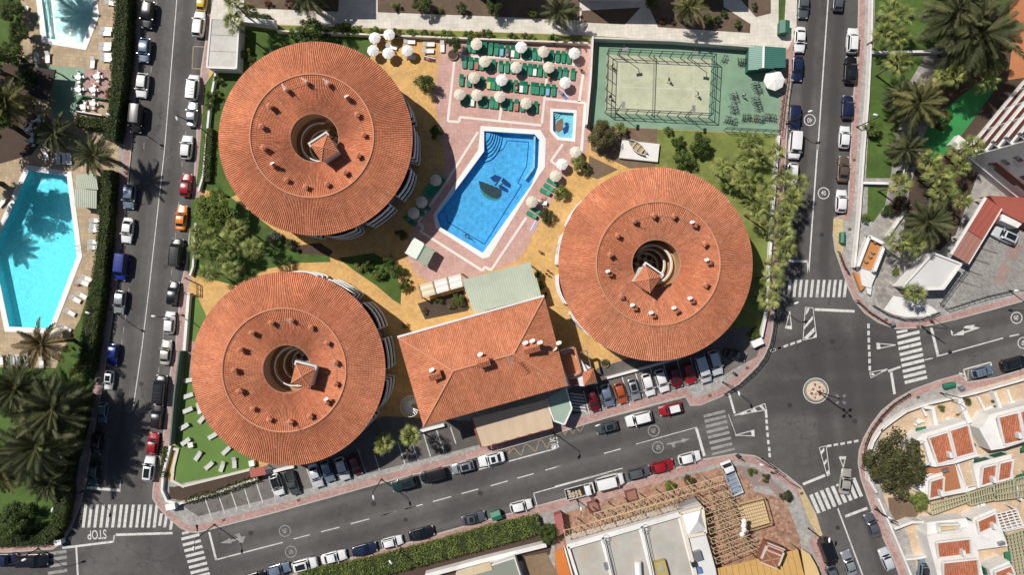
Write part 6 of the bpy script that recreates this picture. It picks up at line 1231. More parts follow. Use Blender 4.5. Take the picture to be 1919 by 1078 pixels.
    if kind == 'pickup': extra = [('load_bed', MB().box((-1.5, 0, 0.99), (1.75, 1.5, 0.08)).mesh('load_bed', trim_m))] + [('bed_side', MB().box((-1.5, s * 0.8, 1.12), (1.85, 0.09, 0.32)).mesh('bed_side', PAINT_DEF)) for s in (-1, 1)] + [('tailgate', MB().box((-2.42, 0, 1.12), (0.08, 1.6, 0.32)).mesh('tailgate', PAINT_DEF))]
    rails = MB().bar((xtf - 0.2, -wt * 0.88, H + 0.03), (xtr + 0.1, -wt * 0.88, H + 0.03), 0.05).mesh('roof_rail', trim_m), MB().bar((xtf - 0.2, wt * 0.88, H + 0.03), (xtr + 0.1, wt * 0.88, H + 0.03), 0.05).mesh('roof_rail', trim_m)
    ribs = MB().box(((xtf + xtr) / 2 - 0.3, 0, H + 0.018), (0.07, wt * 1.5, 0.03)).mesh('roof_rib', trim_m)
    sun = MB(); x0, x1 = xtr + 0.35, xtf - 0.2; sun.add([(x0, -wt * .7, H + 0.025), (x1, -wt * .7, H + 0.015), (x1, wt * .7, H + 0.015), (x0, wt * .7, H + 0.025)], [(0, 1, 2, 3)]); 
    sunm = MB().box(((x0 + x1) / 2, 0, H + 0.016), (x1 - x0, wt * 1.35, 0.03)).mesh('glass_roof', glass_dark); plm = MB().box((hl * 0.99, 0, 0.5), (0.04, 0.5, 0.12)).mesh('number_plate', white_plastic)
    cap_ = MB().box(((xtf + xtr) / 2, 0, H + 0.012), (abs(xtf - xtr) * 0.98, wt * 1.8, 0.03)).mesh('roof_panel', PAINT_DEF)
    return dict(body=body, parts=parts, wheels=wheels, tyre=tyre, rim=rim, extra=extra, rails=rails, sun=sunm, plate=plm, ribs=ribs, cap=cap_)
PAINT_DEF = paint('white', (0.74, 0.74, 0.735))
COLS = {'white': ((0.74, 0.74, 0.735), 0), 'black': ((0.008, 0.008, 0.010), 0), 'silver': ((0.40, 0.42, 0.44), 0.5), 'grey': ((0.11, 0.12, 0.135), 0.3), 'blue': ((0.010, 0.030, 0.22), 0.1), 'navy': ((0.012, 0.02, 0.06), 0.1), 'steel': ((0.20, 0.26, 0.34), 0.4),
        'red': ((0.32, 0.008, 0.012), 0), 'wine': ((0.12, 0.006, 0.012), 0), 'orange': ((0.72, 0.20, 0.01), 0), 'yellow': ((0.62, 0.40, 0.02), 0), 'beige': ((0.46, 0.43, 0.38), 0.3), 'brown': ((0.16, 0.115, 0.085), 0.4), 'green': ((0.012, 0.035, 0.032), 0.1), 'pearl': ((0.60, 0.62, 0.64), 0.2), 'rust': ((0.38, 0.075, 0.02), 0), 'slate': ((0.07, 0.085, 0.085), 0.2)}
for k_, (c_, mt) in COLS.items(): paint(k_, c_, mt)
WORD = {'steel': 'blue-grey', 'navy': 'dark navy', 'wine': 'dark red', 'pearl': 'pale silver', 'rust': 'rusty orange', 'slate': 'dark slate', 'green': 'dark green'}
KIND = {'hatch': 'hatchback', 'sedan': 'saloon car', 'suv': 'SUV', 'van': 'van', 'pickup': 'pickup truck'}
CM = {k: car_meshes(k) for k in CAR}
def car(px, ang, kind, col, label, group=None, sc=1.0, zg=0.0, opts=''):
    m = CM[kind]; p = P(px[0], px[1], 0.75 + zg); t = thing('parked_car' if 'driving' not in opts else 'car', label, 'van' if kind == 'van' else 'pickup' if kind == 'pickup' else 'car', (p.x, p.y, zg + 0.012), R(ang), group)
    t.scale = (sc * .98, sc * 1.05, sc * 1.05); pm_ = paint(col, *COLS[col]) if col in COLS else None
    put('body', m['body'], t, mat_=pm_)
    for nm, me, loc in m['parts']:
        o = put(nm, me, t, loc)
        if nm == 'mirror': sl = o.material_slots[0]; sl.link = 'OBJECT'; sl.material = pm_
    for w in m['wheels']:
        o = put('wheel', m['tyre'], t, w); put('rim', m['rim'], o)
    for nm, me in m['extra']:
        o = put(nm, me, t)
        if nm != 'load_bed': o.material_slots[0].link = 'OBJECT'; o.material_slots[0].material = pm_
    if 'rails' in opts:
        for me in m['rails']: put('roof_rail', me, t)
    if 'glass' in opts: put('glass_roof', m['sun'], t)
    if 'ribs' in opts:
        for k in range(3): put('roof_rib', m['ribs'], t, (0.5 - 0.55 * k, 0, 0))
    if 'whitetop' in opts: put('roof_panel', m['cap'], t, mat_=paint('white', COLS['white'][0]))
    if 'blacktop' in opts: put('roof_panel', m['cap'], t, mat_=paint('black', COLS['black'][0]))
    put('number_plate', m['plate'], t); return t
def car_row(rows, ang, phrase, group, zg=0.0):
    for i, r_ in enumerate(rows):
        px, kind, col = r_[0], r_[1], r_[2]; sc = r_[3] if len(r_) > 3 else 1.0; op = r_[4] if len(r_) > 4 else ''; a = r_[5] if len(r_) > 5 else ang
        car(px, a + rnd.uniform(-1.2, 1.2), kind, col, f"{WORD.get(col, col)} {KIND[kind]}, {ORD[i]} {phrase}", group, sc, zg, op)
car_row([((278, 28), 'suv', 'black', 1.05), ((271, 94), 'hatch', 'steel', 1.05, ''), ((267, 160), 'hatch', 'white', 1.08), ((257, 222), 'van', 'black', 1.08, 'rails'), ((243, 368), 'hatch', 'steel', 1.1), ((239, 432), 'sedan', 'white', 1.0), ((228, 500), 'van', 'blue', 1.05, 'ribs'), ((225, 566), 'hatch', 'silver', 1.02),
         ((212, 665), 'hatch', 'blue', 0.98), ((204, 713), 'hatch', 'white', 0.85, 'glass'), ((193, 773), 'hatch', 'steel', 0.9), ((182, 832), 'hatch', 'black', 1.0), ((176, 888), 'hatch', 'green', 0.98)], -96, 'from the top along the hedged left kerb', 'cars on the left kerb of the left street')
car_row([((379, 0), 'hatch', 'yellow', 0.95), ((373, 45), 'suv', 'white', 1.0), ((362, 164), 'van', 'white', 0.98, 'ribs'), ((360, 214), 'sedan', 'silver', 0.98), ((350, 276), 'hatch', 'white', 1.05), ((349, 347), 'hatch', 'red', 1.02), ((340, 408), 'sedan', 'orange', 0.98), ((332, 474), 'van', 'black', 1.08, 'rails ribs'), ((325, 550), 'hatch', 'black', 1.05),
         ((318, 605), 'hatch', 'white', 0.98), ((311, 661), 'sedan', 'beige', 0.98), ((302, 730), 'van', 'black', 1.08, 'ribs'), ((295, 781), 'suv', 'black', 0.95), ((287, 832), 'hatch', 'red', 0.98), ((280, 879), 'suv', 'white', 0.98, 'glass')], 84, 'from the top on the right kerb of the left street', 'cars on the right kerb of the left street')
car_row([((478, 1084), 'hatch', 'black', 1.0), (q('D2', 700, 1040), 'hatch', 'steel', 1.0), (q('D2', 890, 1005), 'suv', 'white', 1.0, 'glass'), (q('D2', 1100, 950), 'sedan', 'white', 1.0), (q('D2', 1320, 895), 'sedan', 'navy', 0.98), (q('D2', 1520, 840), 'hatch', 'white', 0.95, 'rails'), (q('D3', 345, 780), 'sedan', 'black', 1.0), (q('D3', 720, 670), 'sedan', 'grey', 0.97, 'glass'), (q('D3', 1065, 580), 'hatch', 'white', 1.0),
         (q('D4', 395, 402), 'van', 'white', 1.1), (q('D4', 605, 340), 'suv', 'grey', 0.92), (q('D4', 775, 293), 'hatch', 'red', 1.02), (q('D4', 970, 232), 'hatch', 'white', 1.02)], 15, 'from left along the south kerb of the lower street', 'cars on the south kerb of the lower street')
car_row([((758, 907), 'suv', 'green', 1.0, 'rails glass'), ((812, 891), 'van', 'black', 0.98, 'rails ribs'), ((867, 876), 'hatch', 'silver', 1.02, 'glass'), ((921, 861), 'sedan', 'white', 1.05, 'glass'), ((1137, 801), 'hatch', 'slate', 0.98, 'glass'), ((1197, 785), 'suv', 'white', 1.05), ((1257, 767), 'hatch', 'red', 1.02, 'whitetop')], 195, 'from left along the north kerb of the lower street', 'cars on the north kerb of the lower street')
car_row([((519, 909), 'hatch', 'white', 1.0, 'blacktop'), ((548, 906), 'pickup', 'slate', 0.9), ((592, 892), 'sedan', 'pearl', 0.98), ((614, 883), 'hatch', 'steel', 1.0), ((642, 879), 'hatch', 'pearl', 1.05), ((666, 871), 'hatch', 'wine', 0.95)], -72, 'from left in the bays by the lower left ring roof', 'cars in the left hotel bays', G + 0.03)
car_row([(q('C4', 276, 850), 'hatch', 'wine', 1.0), (q('C4', 376, 815), 'hatch', 'steel', 1.02), (q('C4', 474, 798), 'hatch', 'rust', 0.95), (q('C4', 570, 770), 'hatch', 'silver', 0.95, 'glass'), (q('C4', 672, 738), 'hatch', 'white', 1.02), (q('C4', 770, 708), 'hatch', 'white', 1.05), (q('C4', 868, 678), 'hatch', 'wine', 1.0), (q('C4', 966, 652), 'hatch', 'red', 1.0), (q('C4', 1066, 625), 'van', 'pearl', 1.05), (q('C4', 1155, 578), 'suv', 'pearl', 1.0)], -73, 'from left in the bays by the right ring roof', 'cars in the right hotel bays', G + 0.03)
car(q('C4', 1298, 522), -14, 'sedan', 'black', 'black saloon parked askew in the shade at the corner bay', None, 0.9, G + 0.03)
car_row([((1506, 10), 'sedan', 'grey', 0.98), ((1499, 74), 'sedan', 'white', 1.0), ((1495, 128), 'sedan', 'navy', 0.98), ((1489, 220), 'suv', 'navy', 0.98), ((1489, 272), 'van', 'white', 1.05), ((1485, 326), 'hatch', 'white', 1.0)], -94, 'from the top on the left kerb of the right street', 'cars on the left kerb of the right street')
car_row([((1571, 0), 'hatch', 'grey', 0.95), ((1597, 76), 'suv', 'white', 1.0, 'rails'), ((1593, 131), 'suv', 'black', 1.05, 'rails glass'), ((1588, 201), 'hatch', 'navy', 1.05), ((1582, 257), 'hatch', 'white', 1.0), ((1580, 317), 'sedan', 'brown', 1.02), ((1576, 377), 'hatch', 'white', 1.02)], 86, 'from the top on the right kerb of the right street', 'cars on the right kerb of the right street')
for px, a, kd, cl, lb, sc, op in ((q('D1', 242, 968), 2, 'van', 'black', 'black van at the bottom left corner beside the crossing', 1.1, ''), (q('D1', 30, 965), 2, 'van', 'navy', 'dark van cut by the left edge at the bottom left', 1.0, ''),
                                 (q('B5', 1665, 700), 155, 'suv', 'pearl', 'pale silver car parked beside the red carport', 1.0, 'glass'), ((1840, 697), 15, 'hatch', 'steel', 'blue-grey hatchback in the white loading box on the right', 0.95, 'ribs'), ((1899, 681), 15, 'suv', 'black', 'black car at the right edge behind the blue-grey hatchback', 1.0, 'glass'),
                                 ((1584, 903), 83, 'sedan', 'beige', 'beige saloon driving over the lower right crossing', 1.0, 'driving'), ((1635, 985), 112, 'sedan', 'grey', 'grey saloon at the right kerb of the lower right street', 1.0, ''), ((1550, 1035), -70, 'van', 'black', 'black van at the left kerb of the lower right street', 1.1, ''),
                                 ((1591, 1056), 110, 'sedan', 'silver', 'silver saloon driving in the middle of the lower right street', 1.0, 'driving'), ((1661, 1049), 112, 'hatch', 'pearl', 'pale silver hatchback parked below the grey saloon', 1.02, ''), ((1562, 1082), -70, 'hatch', 'grey', 'dark hatchback at the bottom edge behind the black van', 1.0, ''), ((1731, 1065), 85, 'hatch', 'steel', 'blue-grey car in the narrow drive between bottom right houses', 1.0, 'blacktop')):
    car(px, a, kd, cl, lb, None, sc, 0.0 if cl != 'pearl' or a != 155 else G + 0.03, op)
# work trucks
def truck(px, ang, label, cab, bedm, loadm, L=5.4, zg=0.0):
    p = P(px[0], px[1], 0.9 + zg); t = thing('work_truck', label, 'truck', (p.x, p.y, zg + 0.012), R(ang)); hl = L / 2
    MB().box((-0.9, 0, 0.62), (L - 1.9, 1.9, 0.14)).build('load_bed', bedm, t)
    for s in (-1, 1): MB().box((-0.9, s * 0.97, 0.85), (L - 1.9, 0.07, 0.42)).build('bed_side', cab, t)
    MB().box((-hl + 0.02, 0, 0.85), (0.07, 1.95, 0.42)).build('tailgate', cab, t); MB().box((hl - 1.78, 0, 1.2), (0.08, 1.9, 1.1)).build('headboard', grey_metal, t)
    mb = MB(); rows = []
    for x, z, w in ((hl - 1.7, 1.85, 0.84), (hl - 1.2, 1.95, 0.84), (hl - 0.75, 1.88, 0.84), (hl - 0.3, 1.05, 0.92), (hl - 0.03, 0.95, 0.9), (hl, 0.6, 0.86)):
        rows.append([(x, -0.93, 0.4), (x, -0.95, min(z, 1.0)), (x, -w, z - 0.06), (x, -w * 0.8, z), (x, w * 0.8, z), (x, w, z - 0.06), (x, 0.95, min(z, 1.0)), (x, 0.93, 0.4)])
    vv = [q_ for r_ in rows for q_ in r_]; n = 8; mb.add(vv, [(i * n + j, (i + 1) * n + j, (i + 1) * n + j + 1, i * n + j + 1) for i in range(5) for j in range(7)] + [tuple(range(8)), tuple(reversed(range(40, 48)))]); mb.build('cab', cab, t, 35)
    MB().add([(hl - 0.72, -0.74, 1.87), (hl - 0.72, 0.74, 1.87), (hl - 0.3, 0.82, 1.12), (hl - 0.3, -0.82, 1.12)], [(0, 3, 2, 1)]).build('windscreen', glass_dark, t)
    for s in (-1, 1): MB().box((hl - 1.15, s * 0.91, 1.4), (0.8, 0.06, 0.5)).build('side_window', glass_dark, t)
    for x in (hl - 0.9, -hl + 1.0):
        for s in (-1, 1): o = MB().tube([(0, -0.11, 0), (0, 0.11, 0)], 0.36, 14).build('wheel', rubber, t, 40, (x, s * 0.82, 0.36)); MB().tube([(0, -0.115, 0), (0, 0.115, 0)], 0.2, 10).build('rim', rim_metal, o)
    if loadm:
        for k in range(9): MB().box((-1.9 + 0.32 * (k % 4) * 1.9, -0.5 + 0.5 * (k // 4), 0.85 + 0.05 * (k % 3)), (0.6, 0.42, 0.3), k * 0.7).build('load', loadm[k % len(loadm)], t)
    return t
truck(q('D4', 180, 475), 15, 'small white pickup truck loaded with rubble by the lower street', paint('white', COLS['white'][0]), trim_m, [M('rubble', (0.4, 0.36, 0.3), 0.9, 0.4), M('tan_sack', (0.5, 0.36, 0.2))], 5.2)
tk = truck(q('D4', 1275, 380), 112, 'white flatbed truck with bare bed parked on the plaza corner', paint('white', COLS['white'][0]), M('bed_blue_grey', (0.25, 0.3, 0.37), 0.6, 0.3), None, 6.2, G)
for k in range(5): MB().box((-2.6 + 0.75 * k, 0, 0.74), (0.08, 1.7, 0.08)).build('bed_rib', grey_metal, tk)

# ================================================================ STREET FURNITURE
lampm = M('lamp_glass', (0.72, 0.72, 0.70), 0.4, 0.04)
def street_lamp(base, head, label, z=8.0, heads=None):
    B = P(*base, 0.1); t = thing('street_lamp', label, 'street lamp', (B.x, B.y, G), 0, 'street lamps'); hd = P(*head, z) - Vector((B.x, B.y, G)); d = Vector((hd.x, hd.y, 0)); L = d.length; d = d.normalized() if L > 0.05 else Vector((1, 0, 0))
    MB().lathe([(0.0, 0.5), (0.13, 0.48), (0.17, 0.1), (0.2, 0.0)], 10).build('base', dark_metal, t)
    MB().tube([(0, 0, 0), (0, 0, 3), (0, 0, z - 1.0)], [0.10, 0.085, 0.065], 8).build('pole', dark_metal, t)
    L = max(L, 0.8); e = d * L
    MB().tube([(0, 0, z - 1.05), (d.x * 0.1 * L, d.y * 0.1 * L, z - 0.5), (d.x * 0.45 * L, d.y * 0.45 * L, z - 0.2), (e.x * 0.9, e.y * 0.9, z - 0.12)], [0.065, 0.06, 0.05, 0.045], 6).build('arm', dark_metal, t)
    mb = MB(); mb.tube([(-0.42, 0, 0), (-0.3, 0, 0.02), (0.05, 0, 0.03), (0.35, 0, 0.0), (0.45, 0, -0.02)], [0.06, 0.15, 0.2, 0.15, 0.04], 10); mb.build('lamp_head', lampm, t, 60, (e.x, e.y, z - 0.12), math.atan2(d.y, d.x))
    return t
LAMPS = [((244, 231), (201, 213), 'on the hedged pavement beside the black van at upper left'), ((208, 580), (161, 585), 'on the hedged pavement beside the silver hatchback'), ((369, 235), (329, 216), 'on the right pavement by the upper left round hotel'), ((343, 591), (288, 593), 'on the right pavement by the white hatchback'),
         ((156, 921), (99, 953), 'at the hedge end above the STOP crossing'), ((402, 984), (363, 1029), 'on the corner leaning over the lower left crossing'), ((715, 899), (700, 933), 'on the north kerb by the dark green car'), ((1038, 812), (1040, 838), 'beside the bus bay lettering'), ((1082, 938), (1089, 955), 'behind the rubble truck'),
         ((752, 1028), (733, 1056), 'in the hedge verge at the bottom'), ((1355, 717), (1385, 738), 'at the rounded corner above the worn crossing'), ((1450, 569), (1490, 569), 'in the palm row near the junction'), ((1606, 238), (1641, 215), 'on the right street beside the palm garden'), ((1474, 232), (1516, 209), 'beside the court hut on the right street'),
         ((1727, 612), (1740, 590), 'on the bend above the right crossing'), ((1763, 737), (1800, 755), 'at the pierced white wall on the right'), ((1891, 545), (1905, 545), 'near the right edge by the car park fence'), ((1515, 991), (1554, 1015), 'over the black van at the bottom right'), ((1640, 955), (1668, 972), 'on the pavement right of the lower right crossing'), ((72, 1029), (45, 1050), 'above the black van at the bottom left'), ((1428, 860), (1428, 872), 'beside the lilac flower bed')]
for b_, h_, l_ in LAMPS: street_lamp(b_, h_, 'tall dark street lamp ' + l_)
B = P(*q('C5', 315, 785), 0.2); t = thing('lamp_mast', 'tall mast with four lamps on the roundabout island', 'lamp mast', (B.x, B.y, 0.4)); MB().tube([(0, 0, -0.2), (0, 0, 8.4)], [0.14, 0.08], 8).build('pole', dark_metal, t)
for k in range(4): a = R(45 + 90 * k); MB().bar((0, 0, 8.3), (0.75 * math.cos(a), 0.75 * math.sin(a), 8.45), 0.07).build('arm', dark_metal, t); MB().box((0, 0, 0), (0.55, 0.38, 0.14)).build('floodlight', grey_metal, t, None, (.8 * math.cos(a), .8 * math.sin(a), 8.45), a)
def guard(label, pts, n): t = thing('guard_rail', label, 'railing', (0, 0, 0), 0, 'pavement guard rails'); rail_fence(t, pts, 1.0, n, dark_metal, 2, G, 0.08)
guard('dark guard railing round the corner by the right hotel bays', [q('C4', 1215, 800), q('C4', 1320, 735), q('C4', 1430, 640), q('C4', 1510, 540), q('C4', 1560, 420)], 14)
guard('dark guard railing along the palm row near the junction', [q('C4', 1560, 410), q('C4', 1580, 280), q('C4', 1590, 160)], 7)
guard('dark guard railing round the upper right junction corner', [q('C5', 600, 140), q('C5', 680, 215), q('C5', 800, 290), q('C5', 840, 310)], 8)
guard('dark terrace railing above the right crossing', [q('C5', 705, 165), q('C5', 800, 225), q('C5', 930, 265), q('C5', 1060, 262), q('C5', 1180, 215)], 12)
guard('dark guard railing round the lower right junction corner', [q('C5', 965, 800), q('C5', 850, 875), q('C5', 760, 965), q('C5', 685, 1075), q('D5', 650, 130), q('D5', 628, 290)], 16)
guard('dark guard railing round the plaza corner at the bottom', [q('D4', 1440, 225), q('D4', 1560, 300), q('D4', 1680, 400), q('D4', 1750, 440)], 9)
guard('dark guard railing beside the yellow lay-by', [q('B5', 455, 815), q('B5', 500, 930), q('B5', 530, 975)], 5)
guard('dark gate railing on the golden path at the left', [q('B1', 1345, 1005), q('B1', 1440, 1050), q('C1', 1440, 90), q('C1', 1340, 80)], 8)
guard('dark railing by the bottom right white wall', [q('D5', 620, 300), q('D5', 700, 350)], 3); guard('dark railing below the bottom right crossing', [q('D5', 720, 575), q('D5', 770, 640), q('D5', 880, 690)], 6)
def bin_(label, px, ang, d, m, z=G, name='waste_container', cat='bin'):
    p = P(*px, z + 0.5); t = thing(name, label, cat, (p.x, p.y, z), R(ang)); L, Wd, Hh = d; b = MB(); x, y = L / 2, Wd / 2
    b.add([(-x * .9, -y * .85, 0.12), (x * .9, -y * .85, 0.12), (x * .9, y * .85, 0.12), (-x * .9, y * .85, 0.12), (-x, -y, Hh * .8), (x, -y, Hh * .8), (x, y, Hh * .8), (-x, y, Hh * .8)], [(3, 2, 1, 0), (4, 5, 6, 7), (0, 1, 5, 4), (1, 2, 6, 5), (2, 3, 7, 6), (3, 0, 4, 7)]); b.build('container', m, t)
    MB().add([(-x * 1.03, -y * 1.05, Hh * .81), (x * 1.03, -y * 1.05, Hh * .81), (x * 1.03, y * 1.05, Hh * .81), (-x * 1.03, y * 1.05, Hh * .81), (-x * 1.0, 0, Hh), (x * 1.0, 0, Hh)], [(0, 1, 5, 4), (2, 3, 4, 5), (1, 2, 5), (3, 0, 4), (3, 2, 1, 0)]).build('lid', m, t)
    for sx_ in (-.7, .7):
        for sy_ in (-.6, .6): MB().tube([(sx_ * x, sy_ * y - .04, .1), (sx_ * x, sy_ * y + .04, .1)], 0.1, 8).build('wheel', rubber, t)
    MB().bar((-x * 0.6, y * 1.08, Hh * .75), (x * 0.6, y * 1.08, Hh * .75), 0.05).build('handle', dark_metal, t)
green_bin = M('green_bin_plastic', (0.02, 0.17, 0.10), 0.5, 0.1)
bin_('large green waste container on the lower street', q('D3', 885, 640), 20, (1.7, 1.5, 1.7), green_bin, 0.01)
bin_('narrow green recycling container on the right street lay-by', q('B5', 490, 714), 88, (1.9, 0.8, 1.3), green_bin); bin_('long green container on the lower right pavement', q('C5', 1260, 740), 14, (2.0, 0.8, 1.2), green_bin); bin_('green metal box by the upper right street corner', q('A4', 1485, 208), 88, (2.2, 1.7, 2.0), green_metal, name='utility_box', cat='box')
bin_('grey litter bin at the bend railing', q('C5', 855, 300), 20, (0.7, 0.6, 1.1), grey_metal, name='litter_bin'); bin_('grey litter bin beside the green street container', q('C5', 1353, 760), 20, (0.8, 0.6, 1.1), grey_metal, name='litter_bin'); bin_('dark litter bin on the plaza corner', q('D4', 1320, 220), 30, (0.6, 0.5, 1.1), dark_metal, name='litter_bin')
# white utility boxes, skip hatches
for lb, px, a, d in (('white utility cabinet at the corner crossing', q('D1', 1240, 580), 10, (1.6, 1.0, 1.4)), ('white utility cabinet at the right bays corner', q('C4', 1455, 432), 25, (1.9, 1.1, 1.3)), ('white cabinet at the hedge corner bottom left', q('D1', 425, 842), 10, (1.2, 0.8, 1.2)), ('white pump box on the turf garden edge', q('D2', 505, 275), 10, (0.9, 0.9, 0.8))):
    p = P(*px, 1.0); t = thing('utility_cabinet', lb, 'cabinet', (p.x, p.y, G), R(a)); MB().box((0, 0, d[2] / 2), (d[0], d[1], d[2])).build('cabinet_body', white_wall, t); MB().box((0, 0, d[2] + 0.04), (d[0] * 1.06, d[1] * 1.08, 0.08)).build('cap', white_paint, t); MB().box((0, -d[1] / 2 - 0.01, d[2] * .5), (d[0] * 0.8, 0.03, d[2] * 0.7)).build('door', grey_metal, t)
t = thing('red_canopy', 'small dark red canopy roof at the turf garden corner', 'canopy', (0, 0, 0)); MB().prism(W2(qs('D2', [(487, 318), (600, 295), (608, 355), (500, 378)]), 2.4), 2.25, 2.4).build('roof', M('rose_canopy', (0.40, 0.11, 0.09), 0.8), t)
for p in ((495, 325), (595, 303), (603, 350), (505, 370)): w_ = P(*q('D2', *p), 2.2); MB().box((w_.x, w_.y, 1.2), (0.12, 0.12, 2.2)).build('post', white_paint, t)
for lb, tl, x, y, sz in (('square red framed planter pit on the plaza behind the truck', 'D4', 275, 580, 2.0), ('square dark framed planter pit on the plaza beside the white van', 'D4', 548, 500, 2.1)):
    p = P(*q(tl, x, y)); t = thing('planter_frame', lb, 'planter', (p.x, p.y, G), R(15)); 
    for k in range(4): MB().box((0, sz / 2 * 0.9, 0.2), (sz, 0.16, 0.4)).build('frame_side', M('wine_frame', (0.17, 0.06, 0.06), 0.7), t, None, (0, 0, 0.002 * k), R(90 * k))
    MB().box((0, 0, 0.12), (sz * .85, sz * .85, 0.1)).build('soil', M('reddish_soil', (0.28, 0.14, 0.10), 0.9), t)

# ================================================================ PADEL COURT
ct = thing('padel_cage', 'padel court enclosure with glass walls and dark mesh posts', 'court', (0, 0, 0)); cr_ = [P(1137, 102), P(1333, 112), P(1327, 221), P(1133, 211)]
mesh_m, nt_, bs_n = base_nodes('wire_mesh'); tr_n = nt_.nodes.new('ShaderNodeBsdfTransparent'); mx_n = nt_.nodes.new('ShaderNodeMixShader'); mx_n.inputs[0].default_value = 0.13; bs_n.inputs['Base Color'].default_value = (0.10, 0.24, 0.18, 1); nt_.links.new(tr_n.outputs[0], mx_n.inputs[1]); nt_.links.new(bs_n.outputs[0], mx_n.inputs[2]); nt_.links.new(mx_n.outputs[0], nt_.nodes['Material Output'].inputs['Surface'])
for (a, b), n_ in (((cr_[0], cr_[1]), 10), ((cr_[1], cr_[2]), 5), ((cr_[2], cr_[3]), 10), ((cr_[3], cr_[0]), 5)):
    for k in range(n_):
        f = k / n_; p = a.lerp(b, f); p2 = a.lerp(b, (k + 1) / n_); MB().box((p.x, p.y, 1.65), (0.1, 0.1, 3.2)).build('post', M('dark_green_post', (0.01, 0.035, 0.025), 0.5), ct)
        MB().add([(p.x, p.y, 0.2), (p2.x, p2.y, 0.2), (p2.x, p2.y, 3.1), (p.x, p.y, 3.1)], [(0, 1, 2, 3)]).build('fence_panel', mesh_m, ct)
    for z in (3.2, 2.0): MB().bar(Vector((a.x, a.y, z)), Vector((b.x, b.y, z)), 0.09).build('rail', MATS['dark_green_post'], ct)
a, b = P(1224.5, 107), P(1220.5, 216)
nt2 = thing('padel_net', 'dark net across the middle of the padel court', 'net', (0, 0, 0)); MB().bar(Vector((a.x, a.y, 0.62)), Vector((b.x, b.y, 0.62)), 0.03, 0.85).build('net', mesh_m, nt2); MB().bar(Vector((a.x, a.y, 1.09)), Vector((b.x, b.y, 1.09)), 0.09, 0.07).build('net_band', M('olive_band', (0.30, 0.30, 0.18)), nt2)
for p in (a, b): MB().box((p.x, p.y, 0.65), (0.12, 0.12, 1.1)).build('net_post', dark_metal, nt2)
for k, (lb, base, head) in enumerate((('top left', (1160, 103), (1172, 96)), ('top right', (1288, 110), (1302, 104)), ('lower left', (1155, 212), (1168, 196)), ('lower right', (1283, 219), (1300, 203)))):
    B = P(*base); Hd = P(*head, 5.8); t = thing('court_floodlight', f'court floodlight pole at the {lb} of the padel cage', 'floodlight', (B.x, B.y, G), 0, 'padel court floodlights'); d = Hd - Vector((B.x, B.y, G)); e = Vector((d.x, d.y, 0)); e = e.normalized() * min(e.length, 1.0) if e.length > .01 else Vector((0, -.5, 0))
    MB().tube([(0, 0, 0), (0, 0, 5.7)], [0.08, 0.06], 8).build('pole', dark_metal, t); MB().bar((0, 0, 5.7), (e.x, e.y, 5.8), 0.08).build('arm', dark_metal, t); MB().box((e.x, e.y, 5.8), (1.0, 0.5, 0.14), math.atan2(e.y, e.x) + 1.57).build('lamp_head', grey_metal, t)
# outer fence of the bike yard
t = thing('yard_fence', 'green metal fence round the bicycle yard by the street', 'fence', (0, 0, 0)); rail_fence(t, [q('A4', 1505, 560), q('A4', 1475, 760), q('A4', 1450, 960), q('A4', 1060, 940)], 2.2, 14, MATS['dark_green_post'], 3)
# ================================================================ LOUNGERS, PARASOLS
def lounger_proto(m, width=0.68, seat=True):
    return dict(bed=MB().box((0, -0.3, 0.34), (width, 1.35, 0.07)).mesh('bed', m), back=MB().box((0, 0, 0), (width, 0.78, 0.07)).mesh('backrest', m), leg=MB().box((0, 0, 0.15), (0.06, 0.07, 0.3)).mesh('leg', m), arm=MB().box((0, 0, 0.37), (0.05, 1.9, 0.06)).mesh('side_rail', m))
LG = {'green': lounger_proto(teal_plastic), 'white': lounger_proto(white_plastic, 0.7), 'grey': lounger_proto(M('grey_white_mesh', (0.58, 0.57, 0.54), 0.6, 0.08), 0.7)}
def lounger(px, ang, kind, label, group, z=G + 0.02, up=30, sc=1.0):
    p = P(px[0], px[1], z + 0.35); t = thing('sun_lounger', label, 'sun lounger', (p.x, p.y, z), R(ang), group); m = LG[kind]; t.scale = (sc, sc, sc)
    put('bed', m['bed'], t); put('backrest', m['back'], t, (0, 0.36 + 0.36 * math.cos(R(up)), 0.36 + 0.37 * math.sin(R(up))), rot=(R(up), 0, 0))
    for s in (-1, 1):
        put('side_rail', m['arm'], t, (s * 0.36, 0, 0))
        for y in (-0.85, 0.45): put('leg', m['leg'], t, (s * 0.3, y, 0.02))
    return t
ROWS = [([840, 878, 918, 955, 998, 1040, 1078, 1120, 1158, 1190, 1240, 1275, 1315, 1350, 1405, 1440, 1482, 1523, 1563], 335, 0.112, 'first'), ([810, 856, 896, 935, 975, 1020, 1073, 1117, 1160, 1203, 1242, 1282, 1317, 1355, 1400, 1447, 1495, 1538, 1592], 450, 0.109, 'second'),
        ([788, 843, 893, 935, 985, 1018, 1055, 1098, 1138, 1180, 1220, 1250, 1303, 1332, 1370, 1410, 1453], 578, 0.112, 'third'), ([797, 835, 868, 927, 962, 1007, 1040, 1100, 1140, 1185, 1228, 1282, 1325], 718, 0.105, 'fourth')]
for xs, y0, sl, nm in ROWS:
    for i, x in enumerate(xs): lounger(q('A3', x, y0 + sl * (x - xs[0])), -5 + rnd.uniform(-2, 2), 'green', f'green sun lounger, {ORD[i]} from the left in the {nm} terrace row', 'green loungers in rows', G + 0.022, rnd.uniform(18, 42), 1.0)
for i, (x, y) in enumerate(((575, 365), (548, 402), (530, 425), (510, 445), (492, 470), (478, 545), (440, 580), (388, 645), (365, 632))): lounger(q('B3', x, y), 52 + rnd.uniform(-5, 5), 'green', f'green lounger in the shade left of the pool, {ORD[i]} from the top', 'shaded green loungers')
